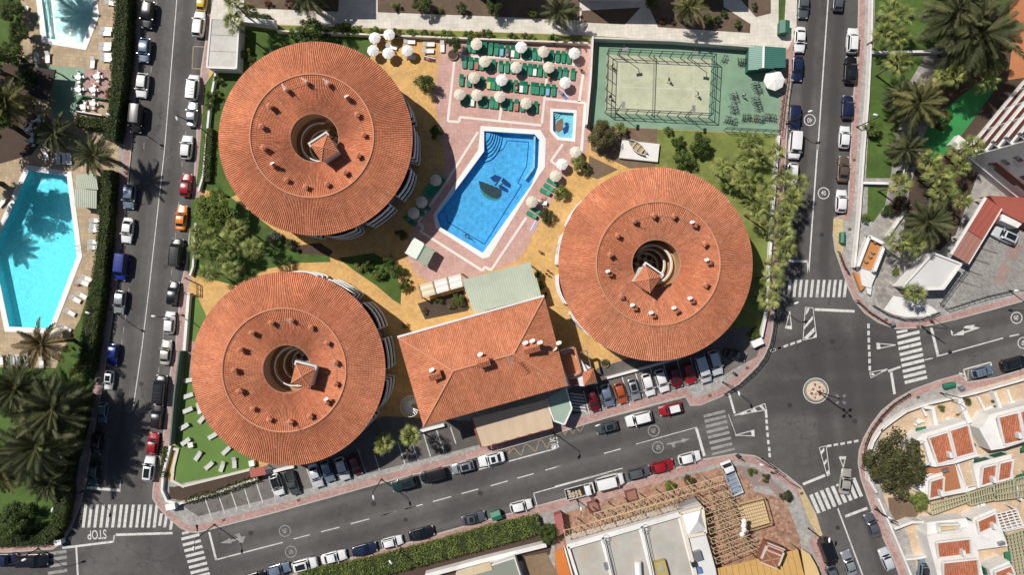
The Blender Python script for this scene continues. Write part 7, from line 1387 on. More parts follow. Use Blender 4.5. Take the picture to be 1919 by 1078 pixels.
for i, (x, y) in enumerate(((1302, 385), (1280, 420), (1257, 450), (1190, 568), (1168, 600))): lounger(q('B3', x, y), -118 + rnd.uniform(-4, 4), 'green', f'green lounger on the sunny right side of the pool, {ORD[i]} from the top', 'pool side green loungers')
for i, (x, y, a) in enumerate(((285, 335, 75), (415, 300, 90), (418, 408, 80), (550, 366, 90), (555, 318, 90), (650, 335, 0))): lounger(q('A3', x, y), a, 'white', f'white lounger on the upper golden deck, {ORD[i]} of six from the left', 'white deck loungers')
for i, (x, y, a) in enumerate(sorted(((348, 828, -55), (371, 855, -35), (392, 873, -50), (416, 875, -20), (439, 868, 2), (399, 817, -60), (424, 845, -48), (353, 742, -72), (354, 713, -80), (352, 769, -68), (345, 800, -60), (373, 765, -165), (379, 785, -40)), key=lambda w: w[1])): lounger((x, y), a, 'grey', f'grey-white lounger on the artificial turf, {ORD[i]} of thirteen from the top', 'turf loungers', G + 0.025, 25)
lounger(q('B3', 1232, 520), -100, 'white', 'white lounger under the lowest right parasol by the pool', 'pool side white loungers')
WL = [('A1', 165, 50, 75), ('A1', 265, 420, 5), ('A1', 343, 412, 0), ('A1', 668, 450, -5), ('A1', 765, 320, 90), ('A1', 760, 350, 90), ('A1', 768, 395, 85), ('A1', 768, 428, 85), ('A1', 770, 210, 88), ('A1', 760, 240, 88), ('A1', 800, 20, 80), ('B1', 418, 145, 5), ('B1', 465, 145, 0), ('B1', 500, 145, 0), ('B1', 330, 115, 10), ('B1', 15, 460, -40), ('B1', 690, 590, 90), ('B1', 690, 630, 90), ('B1', 685, 660, 90), ('B1', 680, 745, 90), ('B1', 680, 785, 90),
      ('C1', 5, 555, 5), ('C1', 90, 555, 0), ('C1', 130, 558, 0), ('C1', 190, 575, 0), ('C1', 298, 580, 0), ('B1', 600, 1040, 70), ('B1', 625, 1010, 70), ('C1', 545, 120, 60), ('C1', 590, 90, 60), ('C1', 505, 215, 60), ('C1', 475, 330, 60)]
WL.sort(key=lambda w: q(w[0], w[1], w[2])[1])
for i, (tl, x, y, a) in enumerate(WL):
    wh = 'top-left pool' if tl == 'A1' else 'big left pool'; sub = [w for w in WL if (w[0] == 'A1') == (tl == 'A1')]; k = sub.index((tl, x, y, a)); lounger(q(tl, x, y), a, 'white', f'white plastic lounger beside the {wh}, {ORD[k]} from the top', 'white loungers at the left pools', G + 0.01)
def parasol_mesh(r, n, h0, h1):
    mb = MB(); vv = [(0, 0, h1)]
    for j, (f, z) in enumerate(((0.4, h1 - (h1 - h0) * 0.3), (0.75, h1 - (h1 - h0) * 0.66), (1.0, h0))):
        for k in range(2 * n): t = math.pi * k / n; rr_ = r * f * (1.0 if k % 2 == 0 else math.cos(math.pi / n) * 1.0); vv.append((rr_ * math.cos(t), rr_ * math.sin(t), z - (0.04 * f if k % 2 else 0)))
    m = 2 * n; ff = [(0, 1 + k, 1 + (k + 1) % m) for k in range(m)]
    for j in range(2): ff += [(1 + j * m + k, 1 + (j + 1) * m + k, 1 + (j + 1) * m + (k + 1) % m, 1 + j * m + (k + 1) % m) for k in range(m)]
    o = 1 + 2 * m; s_ = len(vv)
    for k in range(m): vv.append((vv[o + k][0], vv[o + k][1], vv[o + k][2] - 0.14))
    ff += [(o + k, s_ + k, s_ + (k + 1) % m, o + (k + 1) % m) for k in range(m)]
    return mb.add(vv, ff)
par_me = {'w': parasol_mesh(1.07, 8, 1.85, 2.25).mesh('canopy', cloth_white), 'b': parasol_mesh(1.07, 8, 1.85, 2.25).mesh('canopy', cloth_beige)}
pole_me = MB().tube([(0, 0, 0), (0, 0, 2.3)], 0.03, 6).mesh('pole', white_paint); pbase_me = MB().lathe([(0, 0.16), (0.08, 0.15), (0.28, 0.08), (0.28, 0)], 12).mesh('base', concrete); fin_me = MB().lathe([(0.0, 2.38), (0.04, 2.33), (0.05, 2.24), (0.0, 2.22)], 8).mesh('finial', white_paint); rib_me = MB().bar((0, 0, 2.2), (1.02, 0, 1.83), 0.025).mesh('rib', grey_metal)
def parasol(px, kind, label, group, sc=1.0, z=G + 0.02):
    p = P(px[0], px[1], 2.15); t = thing('parasol', label, 'parasol', (p.x, p.y, z), rnd.uniform(0, 0.7), group); t.scale = (sc, sc, 1)
    put('canopy', par_me[kind], t, rot=(rnd.uniform(-0.05, 0.05), rnd.uniform(-0.05, 0.05), 0)); put('pole', pole_me, t); put('base', pbase_me, t); put('finial', fin_me, t)
    for k in range(8): put('rib', rib_me, t, (0, 0, -0.03), R(45 * k))
PR = [(898, 318, 'b'), (1222, 335, 'w'), (1376, 370, 'b'), (1607, 382, 'w'), (958, 440, 'b'), (1180, 480, 'b'), (1417, 485, 'b'), (880, 555, 'b'), (1078, 573, 'w'), (1537, 590, 'w'), (773, 683, 'b'), (900, 680, 'b'), (1062, 695, 'b'), (1255, 745, 'b')]; RN = [(4, 'first'), (3, 'second'), (3, 'third'), (4, 'fourth')]; i = 0
for n_, nm in RN:
    for k in range(n_): x, y, kd = PR[i]; i += 1; parasol(q('A3', x, y), kd, f"{'white' if kd == 'w' else 'beige'} parasol, {ORD[k]} from the left over the {nm} green lounger row", 'terrace parasols')
for k, (x, y, nm) in enumerate(((268, 248, 'topmost'), (162, 272, 'upper left'), (150, 360, 'leftmost'), (260, 382, 'lower'), (400, 362, 'rightmost'))): parasol(q('A3', x, y), 'w', f'white parasol on the upper golden deck, the {nm} of five', 'deck parasols')
for k, (x, y, nm) in enumerate(((545, 372, 'upper'), (452, 512, 'middle'), (400, 588, 'lower'))): parasol(q('B3', x, y), 'b', f'beige parasol in the shade left of the pool, {nm} of three', 'shaded parasols')
parasol(q('B3', 1368, 270), 'w', 'white parasol right of the pool beside a beige one', 'right parasols'); parasol(q('B3', 1325, 343), 'b', 'beige parasol right of the pool just below the white one', 'right parasols'); parasol(q('B3', 1170, 515), 'b', 'beige parasol lowest on the right side of the pool', 'right parasols'); parasol(q('B3', 1460, 190), 'b', 'beige parasol partly under the yellow-green plant', 'right parasols')
t = parasol((1451, 151), 'w', 'large white octagonal parasol beside the green court hut', 'court parasol', 1.75); parasol((103, 624), 'b', 'grey-beige parasol beside the sparse palm at the left pool', 'left parasol', 0.98)
# tables with chairs
tb_top = MB().lathe([(0, 0.74), (0.5, 0.74), (0.5, 0.70), (0, 0.70)], 16).mesh('table_top', white_plastic); tb_leg = MB().tube([(0, 0, 0), (0, 0, 0.7)], 0.05, 6).mesh('leg', white_plastic); sq_top = MB().box((0, 0, 0.72), (0.9, 0.9, 0.05)).mesh('table_top', white_plastic)
ch_seat = MB().box((0, 0, 0.43), (0.46, 0.46, 0.05)).mesh('seat', white_plastic); ch_back = MB().box((0, 0.22, 0.68), (0.46, 0.05, 0.45)).mesh('backrest', white_plastic); ch_leg = MB().box((0, 0, 0.2), (0.04, 0.04, 0.4)).mesh('leg', white_plastic)
def chair(x, y, z, rz, label, group):
    t = thing('plastic_chair', label, 'chair', (x, y, z), rz, group); put('seat', ch_seat, t); put('backrest', ch_back, t)
    for sx_ in (-.2, .2):
        for sy_ in (-.2, .2): put('leg', ch_leg, t, (sx_, sy_, 0))
TB = [('A1', 565, 555, 'upper left on the green deck edge'), ('A1', 700, 550, 'upper right on the brown deck'), ('A1', 565, 645, 'lower left on the green deck'), ('A1', 670, 645, 'lower right on the brown deck'), ('A1', 670, 745, 'in the sunken green terrace'), ('A1', 600, 770, 'at the left end of the sunken terrace'), ('A1', 275, 870, 'in palm shade, topmost'), ('A1', 215, 930, 'in palm shade, left'), ('A1', 395, 910, 'in palm shade, right'), ('A1', 330, 1000, 'in palm shade, lower middle'), ('A1', 230, 1010, 'in palm shade, lower left'), ('A1', 440, 985, 'in palm shade, lower right')]
for k, (tl, x, y, lb) in enumerate(TB):
    p = P(*q(tl, x, y), 0.8); t = thing('garden_table', 'white plastic table ' + lb, 'table', (p.x, p.y, G + 0.02), rnd.uniform(0, 1), 'white tables'); put('table_top', sq_top if k % 2 else tb_top, t); put('leg', tb_leg, t)
    for j in range(4): a = rnd.uniform(-.2, .2) + j * math.pi / 2; chair(p.x + 0.85 * math.cos(a), p.y + 0.85 * math.sin(a), G + 0.02, a - math.pi / 2, 'white plastic chair ' + ('right of', 'above', 'left of', 'below')[j] + ' the table ' + lb, 'chairs around white tables')
p = P(358, 834, 0.6); t = thing('side_table', 'small pale blue-white table among the turf loungers', 'table', (p.x, p.y, G + .03), 0.2); put('table_top', sq_top, t); [MB().box((sx_, sy_, 0.35), (0.06, 0.06, 0.7)).build('leg', white_plastic, t) for sx_ in (-.38, .38) for sy_ in (-.38, .38)]
# ================================================================ BICYCLES
def ringm(r, w, n=14): return MB().tube([(r * math.cos(2 * math.pi * k / n), 0, r * math.sin(2 * math.pi * k / n)) for k in range(n + 1)], w, 4, False)
bw_me = ringm(0.33, 0.02).mesh('wheel', rubber); fr = MB()
for a, b in (((-.5, 0, .33), (-.1, 0, .3)), ((-.1, 0, .3), (-.2, 0, .8)), ((-.1, 0, .3), (.4, 0, .75)), ((-.18, 0, .72), (.4, 0, .78)), ((-.5, 0, .33), (-.18, 0, .72)), ((.4, 0, .9), (.5, 0, .33))): fr.bar(a, b, 0.05)
hb_me = MB().bar((.36, -.28, .98), (.36, .28, .98), 0.05).bar((.4, 0, .88), (.36, 0, .98), 0.05).mesh('handlebar', dark_metal); sd_me = MB().box((-.22, 0, .86), (.26, .13, .06)).mesh('saddle', trim_m); fr_me = fr.mesh('frame', dark_metal); frm = [M('bike_black', (.03, .03, .035), .4), M('bike_grey', (.3, .31, .32), .4), M('bike_red', (.45, .09, .03), .4), M('bike_green', (.04, .12, .09), .4)]
CL = [(1390, 117, 4, 88, 'beside the hut wall'), (1418, 164, 5, 20, 'left of the big white parasol'), (1376, 182, 4, 20, 'in the middle of the yard'), (1375, 204, 4, 15, 'below the yard middle'), (1368, 226, 5, 70, 'at the lower left of the yard'), (1398, 221, 4, 85, 'at the bottom centre'), (1418, 194, 6, 15, 'in the right cluster'), (1421, 223, 5, 85, 'at the bottom beside the red ones'), (1443, 221, 5, 85, 'at the bottom right'), (1357, 110, 2, 60, 'near the cage corner')]
for cx_, cy_, n_, a, lb in CL:
    for k in range(n_):
        off = (k - (n_ - 1) / 2) * 4.6; d = Vector((math.cos(R(a + 90)), -math.sin(R(a + 90)))) * off; p = P(cx_ + d.x + rnd.uniform(-1, 1), cy_ + d.y + rnd.uniform(-1, 1), 0.4); red = lb.startswith('at the bottom beside') and k > 2
        t = thing('bicycle', f"{'orange-red' if red else 'dark'} bicycle, {ORD[k]} from the {'bottom' if a < 45 else 'right'} in the group {lb}", 'bicycle', (p.x, p.y, G + 0.04), R(a + rnd.uniform(-9, 9)), 'parked bicycles')
        put('frame', fr_me, t, mat_=frm[2] if red else frm[rnd.choice((0, 1, 1, 3))]); put('handlebar', hb_me, t); put('saddle', sd_me, t)
        for x_ in (-.5, .5): put('wheel', bw_me, t, (x_, 0, 0.34))
# ================================================================ PEOPLE
def skin_body(joints, edges, name, m, sub=1):
    me = bpy.data.meshes.new(name); ks = list(joints); me.from_pydata([joints[k][0] for k in ks], [(ks.index(a), ks.index(b)) for a, b in edges], []); o = bpy.data.objects.new(name, me); COL.objects.link(o)
    sk = o.modifiers.new('s', 'SKIN'); ss = o.modifiers.new('d', 'SUBSURF'); ss.levels = ss.render_levels = sub
    for i, k in enumerate(ks): v_ = me.skin_vertices[0].data[i]; r_ = joints[k][1]; v_.radius = r_ if hasattr(r_, '__len__') else (r_, r_); v_.use_root = (i == 0)
    dg = bpy.context.evaluated_depsgraph_get(); dg.update(); out = bpy.data.meshes.new_from_object(o.evaluated_get(dg)); bpy.data.objects.remove(o); bpy.data.meshes.remove(me)
    out.materials.clear(); out.materials.append(m); out.polygons.foreach_set('use_smooth', [True] * len(out.polygons)); return out
skin_m = M('skin', (0.42, 0.24, 0.16), 0.6, 0.06); hair_m = M('hair', (0.05, 0.03, 0.02), 0.7)
def pose(arm_l, arm_r, stride, lean=0.1):
    J = {'pel': ((0, 0, .95), (.15, .11)), 'ch': ((lean, 0, 1.3), (.17, .11)), 'nk': ((lean * 1.3, 0, 1.5), .055), 'hd': ((lean * 1.6, 0, 1.62), (.085, .1)), 'top': ((lean * 1.7, 0, 1.74), (.06, .07))}
    E = [('pel', 'ch'), ('ch', 'nk'), ('nk', 'hd'), ('hd', 'top')]
    for s, n_, ar in ((1, 'l', arm_l), (-1, 'r', arm_r)):
        J['sh' + n_] = ((lean, s * .2, 1.42), .06); J['el' + n_] = ((lean + ar[0][0], s * .2 + ar[0][1], 1.42 + ar[0][2]), .043); J['wr' + n_] = ((lean + ar[1][0], s * .2 + ar[1][1], 1.42 + ar[1][2]), .03); J['ha' + n_] = ((lean + ar[1][0] * 1.25, s * .2 + ar[1][1] * 1.2, 1.42 + ar[1][2] * 1.12), (.04, .02))
        J['hp' + n_] = ((0, s * .1, .88), .085); J['kn' + n_] = ((s * stride * .6 + .05, s * .13, .5), .058); J['an' + n_] = ((s * stride - .05, s * .15, .09), .038); J['ft' + n_] = ((s * stride + .12, s * .16, .04), .035)
        E += [('ch', 'sh' + n_), ('sh' + n_, 'el' + n_), ('el' + n_, 'wr' + n_), ('wr' + n_, 'ha' + n_), ('pel', 'hp' + n_), ('hp' + n_, 'kn' + n_), ('kn' + n_, 'an' + n_), ('an' + n_, 'ft' + n_)]
    return J, E
def fingers(me, J):
    bm = bmesh.new(); bm.from_mesh(me); mb = MB()
    for n_ in 'lr':
        w_ = Vector(J['wr' + n_][0]); h_ = Vector(J['ha' + n_][0]); d = (h_ - w_).normalized(); s_ = d.cross(Vector((0.3, 0.2, 1))).normalized()
        for k, l_ in enumerate((.06, .075, .08, .072)): a = h_ + s_ * (k - 1.5) * .02; mb.tube([a, a + d * l_ * .55, a + d * l_ + s_.cross(d) * .015], [.010, .009, .007], 5)
        a = w_ + s_ * .03; mb.tube([a, a + d * .03 + s_ * .03, a + d * .06 + s_ * .035], [.012, .011, .008], 5)
    o = len(bm.verts); nv = [bm.verts.new(v) for v in mb.v]
    for f in mb.f: bm.faces.new([nv[i] for i in f])
    bm.to_mesh(me); bm.free(); me.polygons.foreach_set('use_smooth', [True] * len(me.polygons))
POS = []
for al, ar, st_, ln_ in ((((.1, .05, -.28), (.3, .05, -.35)), ((.25, -.1, -.1), (.5, -.1, .1)), .22, .12), (((.05, .05, -.3), (.2, .02, -.5)), ((.05, -.3, .05), (.1, -.5, .25)), .3, .05), (((.02, .06, -.3), (.06, .06, -.55)), ((.02, -.06, -.3), (.06, -.06, -.55)), .05, .02)):
    J, E = pose(al, ar, st_, ln_); body = skin_body(J, E, 'body', skin_m); fingers(body, J)
    tj = {k: (J[k][0], tuple(a * 1.13 for a in J[k][1]) if hasattr(J[k][1], '__len__') else J[k][1] * 1.4) for k in ('pel', 'ch', 'shl', 'shr')}; tj['ell'] = (Vector(J['shl'][0]).lerp(Vector(J['ell'][0]), .55), .065); tj['elr'] = (Vector(J['shr'][0]).lerp(Vector(J['elr'][0]), .55), .065)
    shirt = skin_body(tj, [('pel', 'ch'), ('ch', 'shl'), ('ch', 'shr'), ('shl', 'ell'), ('shr', 'elr')], 'shirt', cloth_white)
    sj = {'pel': ((0, 0, .97), (.165, .125))}; se = []
    for n_ in 'lr': sj['hp' + n_] = (J['hp' + n_][0], .1); sj['th' + n_] = (Vector(J['hp' + n_][0]).lerp(Vector(J['kn' + n_][0]), .75), .09); se += [('pel', 'hp' + n_), ('hp' + n_, 'th' + n_)]
    shorts = skin_body(sj, se, 'shorts', trim_m); hd = J['hd'][0]; hair = MB().lathe([(0, .115), (.06, .1), (.095, .05), (.098, -.02), (.085, -.04)], 12, (hd[0] - .015, 0, hd[2] + .05)).mesh('hair', hair_m, 70)
    fc = MB().box((hd[0] + .1, .033, hd[2] + .03), (.02, .03, .015)).box((hd[0] + .1, -.033, hd[2] + .03), (.02, .03, .015)).box((hd[0] + .11, 0, hd[2] - .01), (.03, .025, .05)).box((hd[0] + .098, 0, hd[2] - .055), (.015, .05, .012)).mesh('face', M('face_features', (.22, .09, .07), .6)); POS.append((body, shirt, shorts, hair, fc))
cl_cols = {'white': cloth_white, 'black': M('black_cloth', (.015, .015, .018), .9), 'blue': M('blue_cloth', (.05, .12, .35), .9), 'red': M('red_cloth', (.4, .05, .04), .9), 'yellow': M('yellow_cloth', (.6, .5, .1), .9)}
def person(px, ang, ps, top, bot, label, z=G + 0.05, racket=False, lie=False, act=''):
    p = P(px[0], px[1], z + (0.5 if lie else 0.9)); t = thing('person', label, 'person', (p.x, p.y, z), R(ang)); root = t
    if lie: t.rotation_euler = (0, R(-84), R(ang)); t.location.z = z + 0.5; off = Vector((math.cos(R(ang)), math.sin(R(ang)), 0)) * 0.85; t.location = t.location + off
    b, s, sh_, h, f = POS[ps]; put('body', b, t); put('hair', h, t); put('face', f, t); put('shorts', sh_, t, mat_=cl_cols[bot])
    if top: put('shirt', s, t, mat_=cl_cols[top])
    return t
for px, a, ps, tp_, bt, lb in (((1146, 121), -60, 0, 'yellow', 'white', 'person in a yellow shirt playing at the upper left of the padel court'), ((1254, 149), 200, 1, 'black', 'black', 'person in black playing right of the padel net'), ((1308, 176), 170, 0, 'black', 'white', 'person in black and white at the right end of the padel court'), ((1143, 181), 30, 1, 'black', 'black', 'person in dark clothes at the lower left of the padel court'), ((1394, 178), 250, 2, 'white', 'blue', 'person in a white shirt standing among the bicycles'),
                                (q('B3', 1265, 985), 60, 2, 'red', 'black', 'person in red walking past the pool bar'), (q('B3', 1275, 965), 70, 2, 'black', 'blue', 'person in black walking past the pool bar'), (q('C4', 1290, 650), -40, 2, 'black', 'black', 'person in black walking on the rounded corner pavement'), (q('D4', 905, 480), 80, 0, 'white', 'black', 'worker in a white shirt beside the timber lattice'), (q('D4', 285, 540), 160, 2, 'red', 'black', 'worker in red standing behind the rubble truck'), ((742, 100), 200, 2, 'blue', 'black', 'person in blue standing below the upper deck parasols'), ((1010, 470), 120, 2, 'white', 'red', 'person in white and red on the golden path below the pool'), ((655, 560), 30, 2, 'white', 'blue', 'person in white and blue on the curved golden path'), (q('D4', 1340, 240), 60, 2, 'blue', 'black', 'person in blue on the plaza corner pavement'), (q('C5', 600, 130), 60, 2, 'black', 'white', 'person in black and white at the upper right junction corner'), ((125, 650), 10, 2, None, 'blue', 'person in blue shorts beside the lower end of the left pool'), (q('C5', 1140, 270), 90, 2, 'red', 'black', 'person in red at the terrace railing above the crossing')):
    person(px, a, ps, tp_, bt, lb)
for px, a, bt, lb, z in ((q('A3', 560, 428), -12, 'red', 'person lying on a purple towel on the upper golden deck', G - .25), (q('A3', 1520, 680), -45, 'blue', 'person lying on a striped towel beside the white parasol', G - .25), (q('B3', 1240, 500), 60, 'red', 'person lying on the white lounger right of the pool', G + .1), (q('A3', 1415, 545), 95, 'red', 'person lying on a lounger below the last parasol of the second row', G + .1), (q('A3', 1120, 380), 95, 'blue', 'person lying on the eighth lounger of the first row', G + .1), (q('A3', 1185, 620), 95, 'black', 'person lying on the tenth lounger of the third row', G + .1), (q('B1', 575, 1045), 20, 'red', 'person lying by the right rim of the big left pool', G - .25), (q('A3', 1655, 505), -40, 'black', 'person lying on a dark lounger at the right end of the second row', G + .1)):
    person(px, a, 2, None, bt, lb, z, lie=True)
def towel(px, a, c, lb): p = P(*px); t = thing('beach_towel', lb, 'towel', (p.x, p.y, G + 0.035), R(a)); MB().box((0, 0, 0.01), (2.1, 0.9, 0.02)).build('cloth', c, t); MB().box((0, 0.25, 0.024), (2.1, 0.14, 0.006)).build('stripe', cloth_white, t)
TW = {'blue': M('sky_towel', (.2, .4, .62), .9), 'white': cloth_white, 'red': M('coral_towel', (.5, .15, .12), .9), 'yellow': M('lemon_towel', (.6, .52, .18), .9)}
for c_, ri, ki in (('blue', 0, 6), ('white', 0, 8), ('red', 1, 2), ('white', 1, 12), ('yellow', 2, 4), ('white', 2, 10), ('blue', 2, 15), ('white', 3, 2), ('red', 3, 9)):
    xs_, y0_, sl_, nm_ = ROWS[ri]; x_ = xs_[ki]; p = P(*q('A3', x_, y0_ + sl_ * (x_ - xs_[0]) + 14), .55); t = thing('lounger_towel', f'{c_} towel on the {ORD[ki]} lounger from the left in the {nm_} row', 'towel', (p.x, p.y, G + .4), R(-5)); MB().box((0, 0, .015), (.6, 1.15, .03)).build('cloth', TW[c_], t); MB().box((0, -.6, -.12), (.6, .03, .3)).build('hanging_end', TW[c_], t)
towel(q('A3', 562, 425), -12, M('purple_towel', (.10, .05, .13), .9), 'purple towel on the upper golden deck'); towel(q('A3', 1525, 682), -45, M('blue_towel', (.2, .26, .42), .9), 'blue striped towel beside the third row of loungers'); towel(q('B3', 1185, 675), 62, M('lilac_towel', (.42, .36, .50), .9), 'lilac towel spread on the terrace below the right loungers')
person((873, 441), 40, 1, None, 'red', 'person standing in the water near the lower end of the main pool', -1.33)
# ================================================================ PLANTS
def leaf_cloud(n, size, seed, clumps=16, flat=0.8, spread=0.33, hole=0.0):
    r_ = random.Random(seed); mb = MB(); vv = []; ff = []; cs = []
    for k in range(clumps):
        a = r_.uniform(0, 2 * math.pi); z = r_.uniform(-0.35, 0.95); rr_ = math.sqrt(max(0.0, 1 - min(1, abs(z)) ** 2)) * r_.uniform(0.35, 0.85); cs.append((rr_ * math.cos(a), rr_ * math.sin(a), z * flat * r_.uniform(0.55, 0.9), r_.uniform(0.6, 1.25)))
    for i in range(n):
        c_ = cs[r_.randrange(clumps)]; d = Vector((r_.gauss(0, 1), r_.gauss(0, 1), r_.gauss(0, 1))).normalized() * spread * c_[3] * (r_.random() ** 0.4)
        p = Vector(c_[:3]) + d; nrm = (d.normalized() + Vector((r_.gauss(0, .5), r_.gauss(0, .5), r_.gauss(0.5, .5)))).normalized(); t = nrm.cross(Vector((r_.gauss(0, 1), r_.gauss(0, 1), r_.gauss(0, 1)))).normalized(); b = nrm.cross(t); s = size * r_.uniform(.6, 1.4)
        o = len(vv); vv += [p - t * s, p + b * s * .45, p + t * s, p - b * s * .45]; ff.append((o, o + 1, o + 2, o + 3))
    return mb.add(vv, ff)
CRn = {}
def crown(kind, m, seed):
    k = (kind, m.name, seed)
    if k not in CRn:
        n, sz, cl, fl_, sp = {'small': (700, .13, 9, .8, .42), 'mid': (2000, .085, 16, .8, .36), 'big': (6500, .05, 34, .7, .25), 'round': (1500, .085, 26, .95, .26)}[kind]; CRn[k] = leaf_cloud(n, sz, seed * 13 + len(kind), cl, fl_, sp).mesh('crown', m)
    return CRn[k]
tr_me = {}
def trunk_mesh(h, r, limbs, seed):
    k = (round(h, 1), round(r, 2), limbs, seed % 3)
    if k not in tr_me:
        q_ = random.Random(seed); mb = MB(); mb.tube([(0, 0, -0.1), (q_.uniform(-.1, .1), q_.uniform(-.1, .1), h * .5), (q_.uniform(-.15, .15), q_.uniform(-.15, .15), h)], [r, r * .75, r * .5], 7)
        for i in range(limbs): a = 2 * math.pi * i / limbs + q_.uniform(-.3, .3); l_ = h * .7; mb.tube([(0, 0, h * .6), (l_ * .4 * math.cos(a), l_ * .4 * math.sin(a), h * .95), (l_ * .8 * math.cos(a), l_ * .8 * math.sin(a), h * 1.2)], [r * .5, r * .35, r * .12], 5)
        tr_me[k] = mb.mesh('trunk', bark)
    return tr_me[k]
def tree(px, r, h, label, m=None, kind='mid', name='tree', cat='tree', group=None, flat=1.0, sy=1.0, seed=None, z=G, rot=None):
    """px = middle of the crown in plan, r = crown radius in pixels, h = height of the crown's middle"""
    m = m or leaf_tree; rr_ = r / S; p = P(px[0], px[1], h); t = thing(name, label, cat, (p.x, p.y, z), rnd.uniform(0, 6.28) if rot is None else rot, group); sd = seed or rnd.randrange(3)
    if h - z > 0.35: put('trunk', trunk_mesh(max(0.4, h - z), max(0.05, rr_ * .09), 4, sd), t)
    else: put('stem', trunk_mesh(0.4, 0.05, 3, sd), t)
    put('crown', crown(kind, m, sd), t, (0, 0, h - z), sc=(rr_, rr_ * sy, rr_ * .85 * flat)); return t
# ---- palms: every frond is a part
def feather_frond(droop, seed, n=30):
    r_ = random.Random(seed); mb = MB(); pts = []
    for i in range(9): f = i / 8; pts.append(Vector((f * (1 - 0.12 * droop * f), 0, 0.22 * f - droop * 0.62 * f * f)))
    mb.tube(pts, [.014 - .0012 * i for i in range(9)], 4, False); vv = []; ff = []
    def at(f): x = f * 8; i = min(7, int(x)); return pts[i].lerp(pts[i + 1], x - i)
    for k in range(n):
        f = 0.12 + 0.88 * k / n; p = at(f); d = (at(min(1, f + .05)) - at(max(0, f - .05))).normalized(); L = 0.19 * math.sin(math.pi * min(1, 0.15 + 0.85 * f)) ** .6 + .03
        for s in (-1, 1):
            e = (d * 0.75 + Vector((0, s * 0.75, 0.18 - 0.35 * r_.random()))).normalized(); w = d * .011; o = len(vv); j = r_.uniform(.8, 1.1); vv += [p - w, p + w, p + e * L * j * .6 + Vector((0, 0, .01)) + w, p + e * L * j + Vector((0, 0, -.03)), p + e * L * j * .6 - w]; ff.append((o, o + 1, o + 2, o + 3, o + 4) if s < 0 else (o + 4, o + 3, o + 2, o + 1, o))
    return mb.add(vv, ff)
def fan_frond(seed, n=8):
    r_ = random.Random(seed); mb = MB(); mb.tube([(0, 0, 0), (.2, 0, .04), (.42, 0, .04)], .014, 4, False); vv = []; ff = []; c_ = Vector((.38, 0, .04))
    for k in range(n):
        a = R(-44 + 88 * k / (n - 1)); L = .70 * (1 - .32 * abs(a) / .77) * r_.uniform(.88, 1.05); d = Vector((math.cos(a), math.sin(a), 0)); sd = Vector((-math.sin(a), math.cos(a), 0)); o = len(vv)
        m_ = c_ + d * L * .6 + Vector((0, 0, .02)); vv += [c_, m_ + sd * .030, c_ + d * L + Vector((0, 0, -.10 - .08 * r_.random())), m_ - sd * .030 + Vector((0, 0, -.02))]; ff.append((o, o + 3, o + 2, o + 1))
    return mb.add(vv, ff)
FF = {'up': feather_frond(.25, 1).mesh('frond', leaf_feather), 'mid': feather_frond(.8, 2).mesh('frond', leaf_feather), 'low': feather_frond(1.35, 3).mesh('frond', leaf_feather)}; FA = [fan_frond(k).mesh('frond', leaf_fan) for k in range(3)]
def trunk_curve(h, dx, dy, r0, r1): return MB().tube([(dx * (1 - f) ** 1.5, dy * (1 - f) ** 1.5, h * f) for f in (0, .15, .4, .7, 1.0)], [r0 * 1.25, r0, (r0 + r1) / 2, r1, r1 * 1.2], 8)
pt_cache = {}
def palm(px, r, h, label, kind='feather', group=None, m=None, n=None, name=None, z=G, lean=(0, 0)):
    p = P(px[0], px[1], h + .3); rr_ = r / S; t = thing(name or ('date_palm' if kind == 'feather' else 'fan_palm'), label, 'palm', (p.x, p.y, z), 0, group)
    k = (round(h), kind, lean)
    if k not in pt_cache: pt_cache[k] = trunk_curve(round(h), lean[0], lean[1], .32 if kind == 'feather' else .17, .24 if kind == 'feather' else .12).mesh('trunk', palm_bark, 60)
    put('trunk', pt_cache[k], t, sc=(1, 1, h / max(1, round(h)))); a = rnd.uniform(0, 6)
    if kind == 'feather':
        n = n or 44; put('crown_heart', heart_me, t, (0, 0, h - .3), sc=max(.5, rr_ / 6))
        for i in range(n):
            a += 2.39996; f = (i + .5) / n; el = 72 - 100 * f + rnd.uniform(-8, 8); sc = rr_ * rnd.uniform(.92, 1.12) * (.72 + .42 * min(1, f * 2.2)) if f < .45 else rr_ * rnd.uniform(.9, 1.1)
            put('frond', FF['up' if f < .3 else 'mid' if f < .72 else 'low'], t, (0, 0, h), rot=(rnd.uniform(-.5, .5), R(-el * .75), a), sc=sc, mat_=m)
    else:
        n = n or 26; put('crown_heart', heart_me, t, (0, 0, h - .25), sc=.3)
        for i in range(n):
            a += 2.39996; f = (i + .5) / n; el = 75 - 115 * f + rnd.uniform(-8, 8); put('frond', FA[i % 3], t, (0, 0, h - .25 * f), rot=(rnd.uniform(-.8, .8), R(-el), a), sc=rr_ * rnd.uniform(.9, 1.15), mat_=m if m else (leaf_dry if f > .93 else None))
    return t
heart_me = MB().lathe([(0, .9), (.25, .75), (.5, .3), (.55, 0), (.4, -.5), (0, -.7)], 10).mesh('crown_heart', M('palm_heart', (.24, .12, .05), .95, .4, 4.0), 60)
LF = M_leaf('dark_fronds', (.065, .08, .036), (.19, .20, .10), .7); LY = M_leaf('yellow_fronds', (.11, .115, .04), (.29, .275, .125), .7)
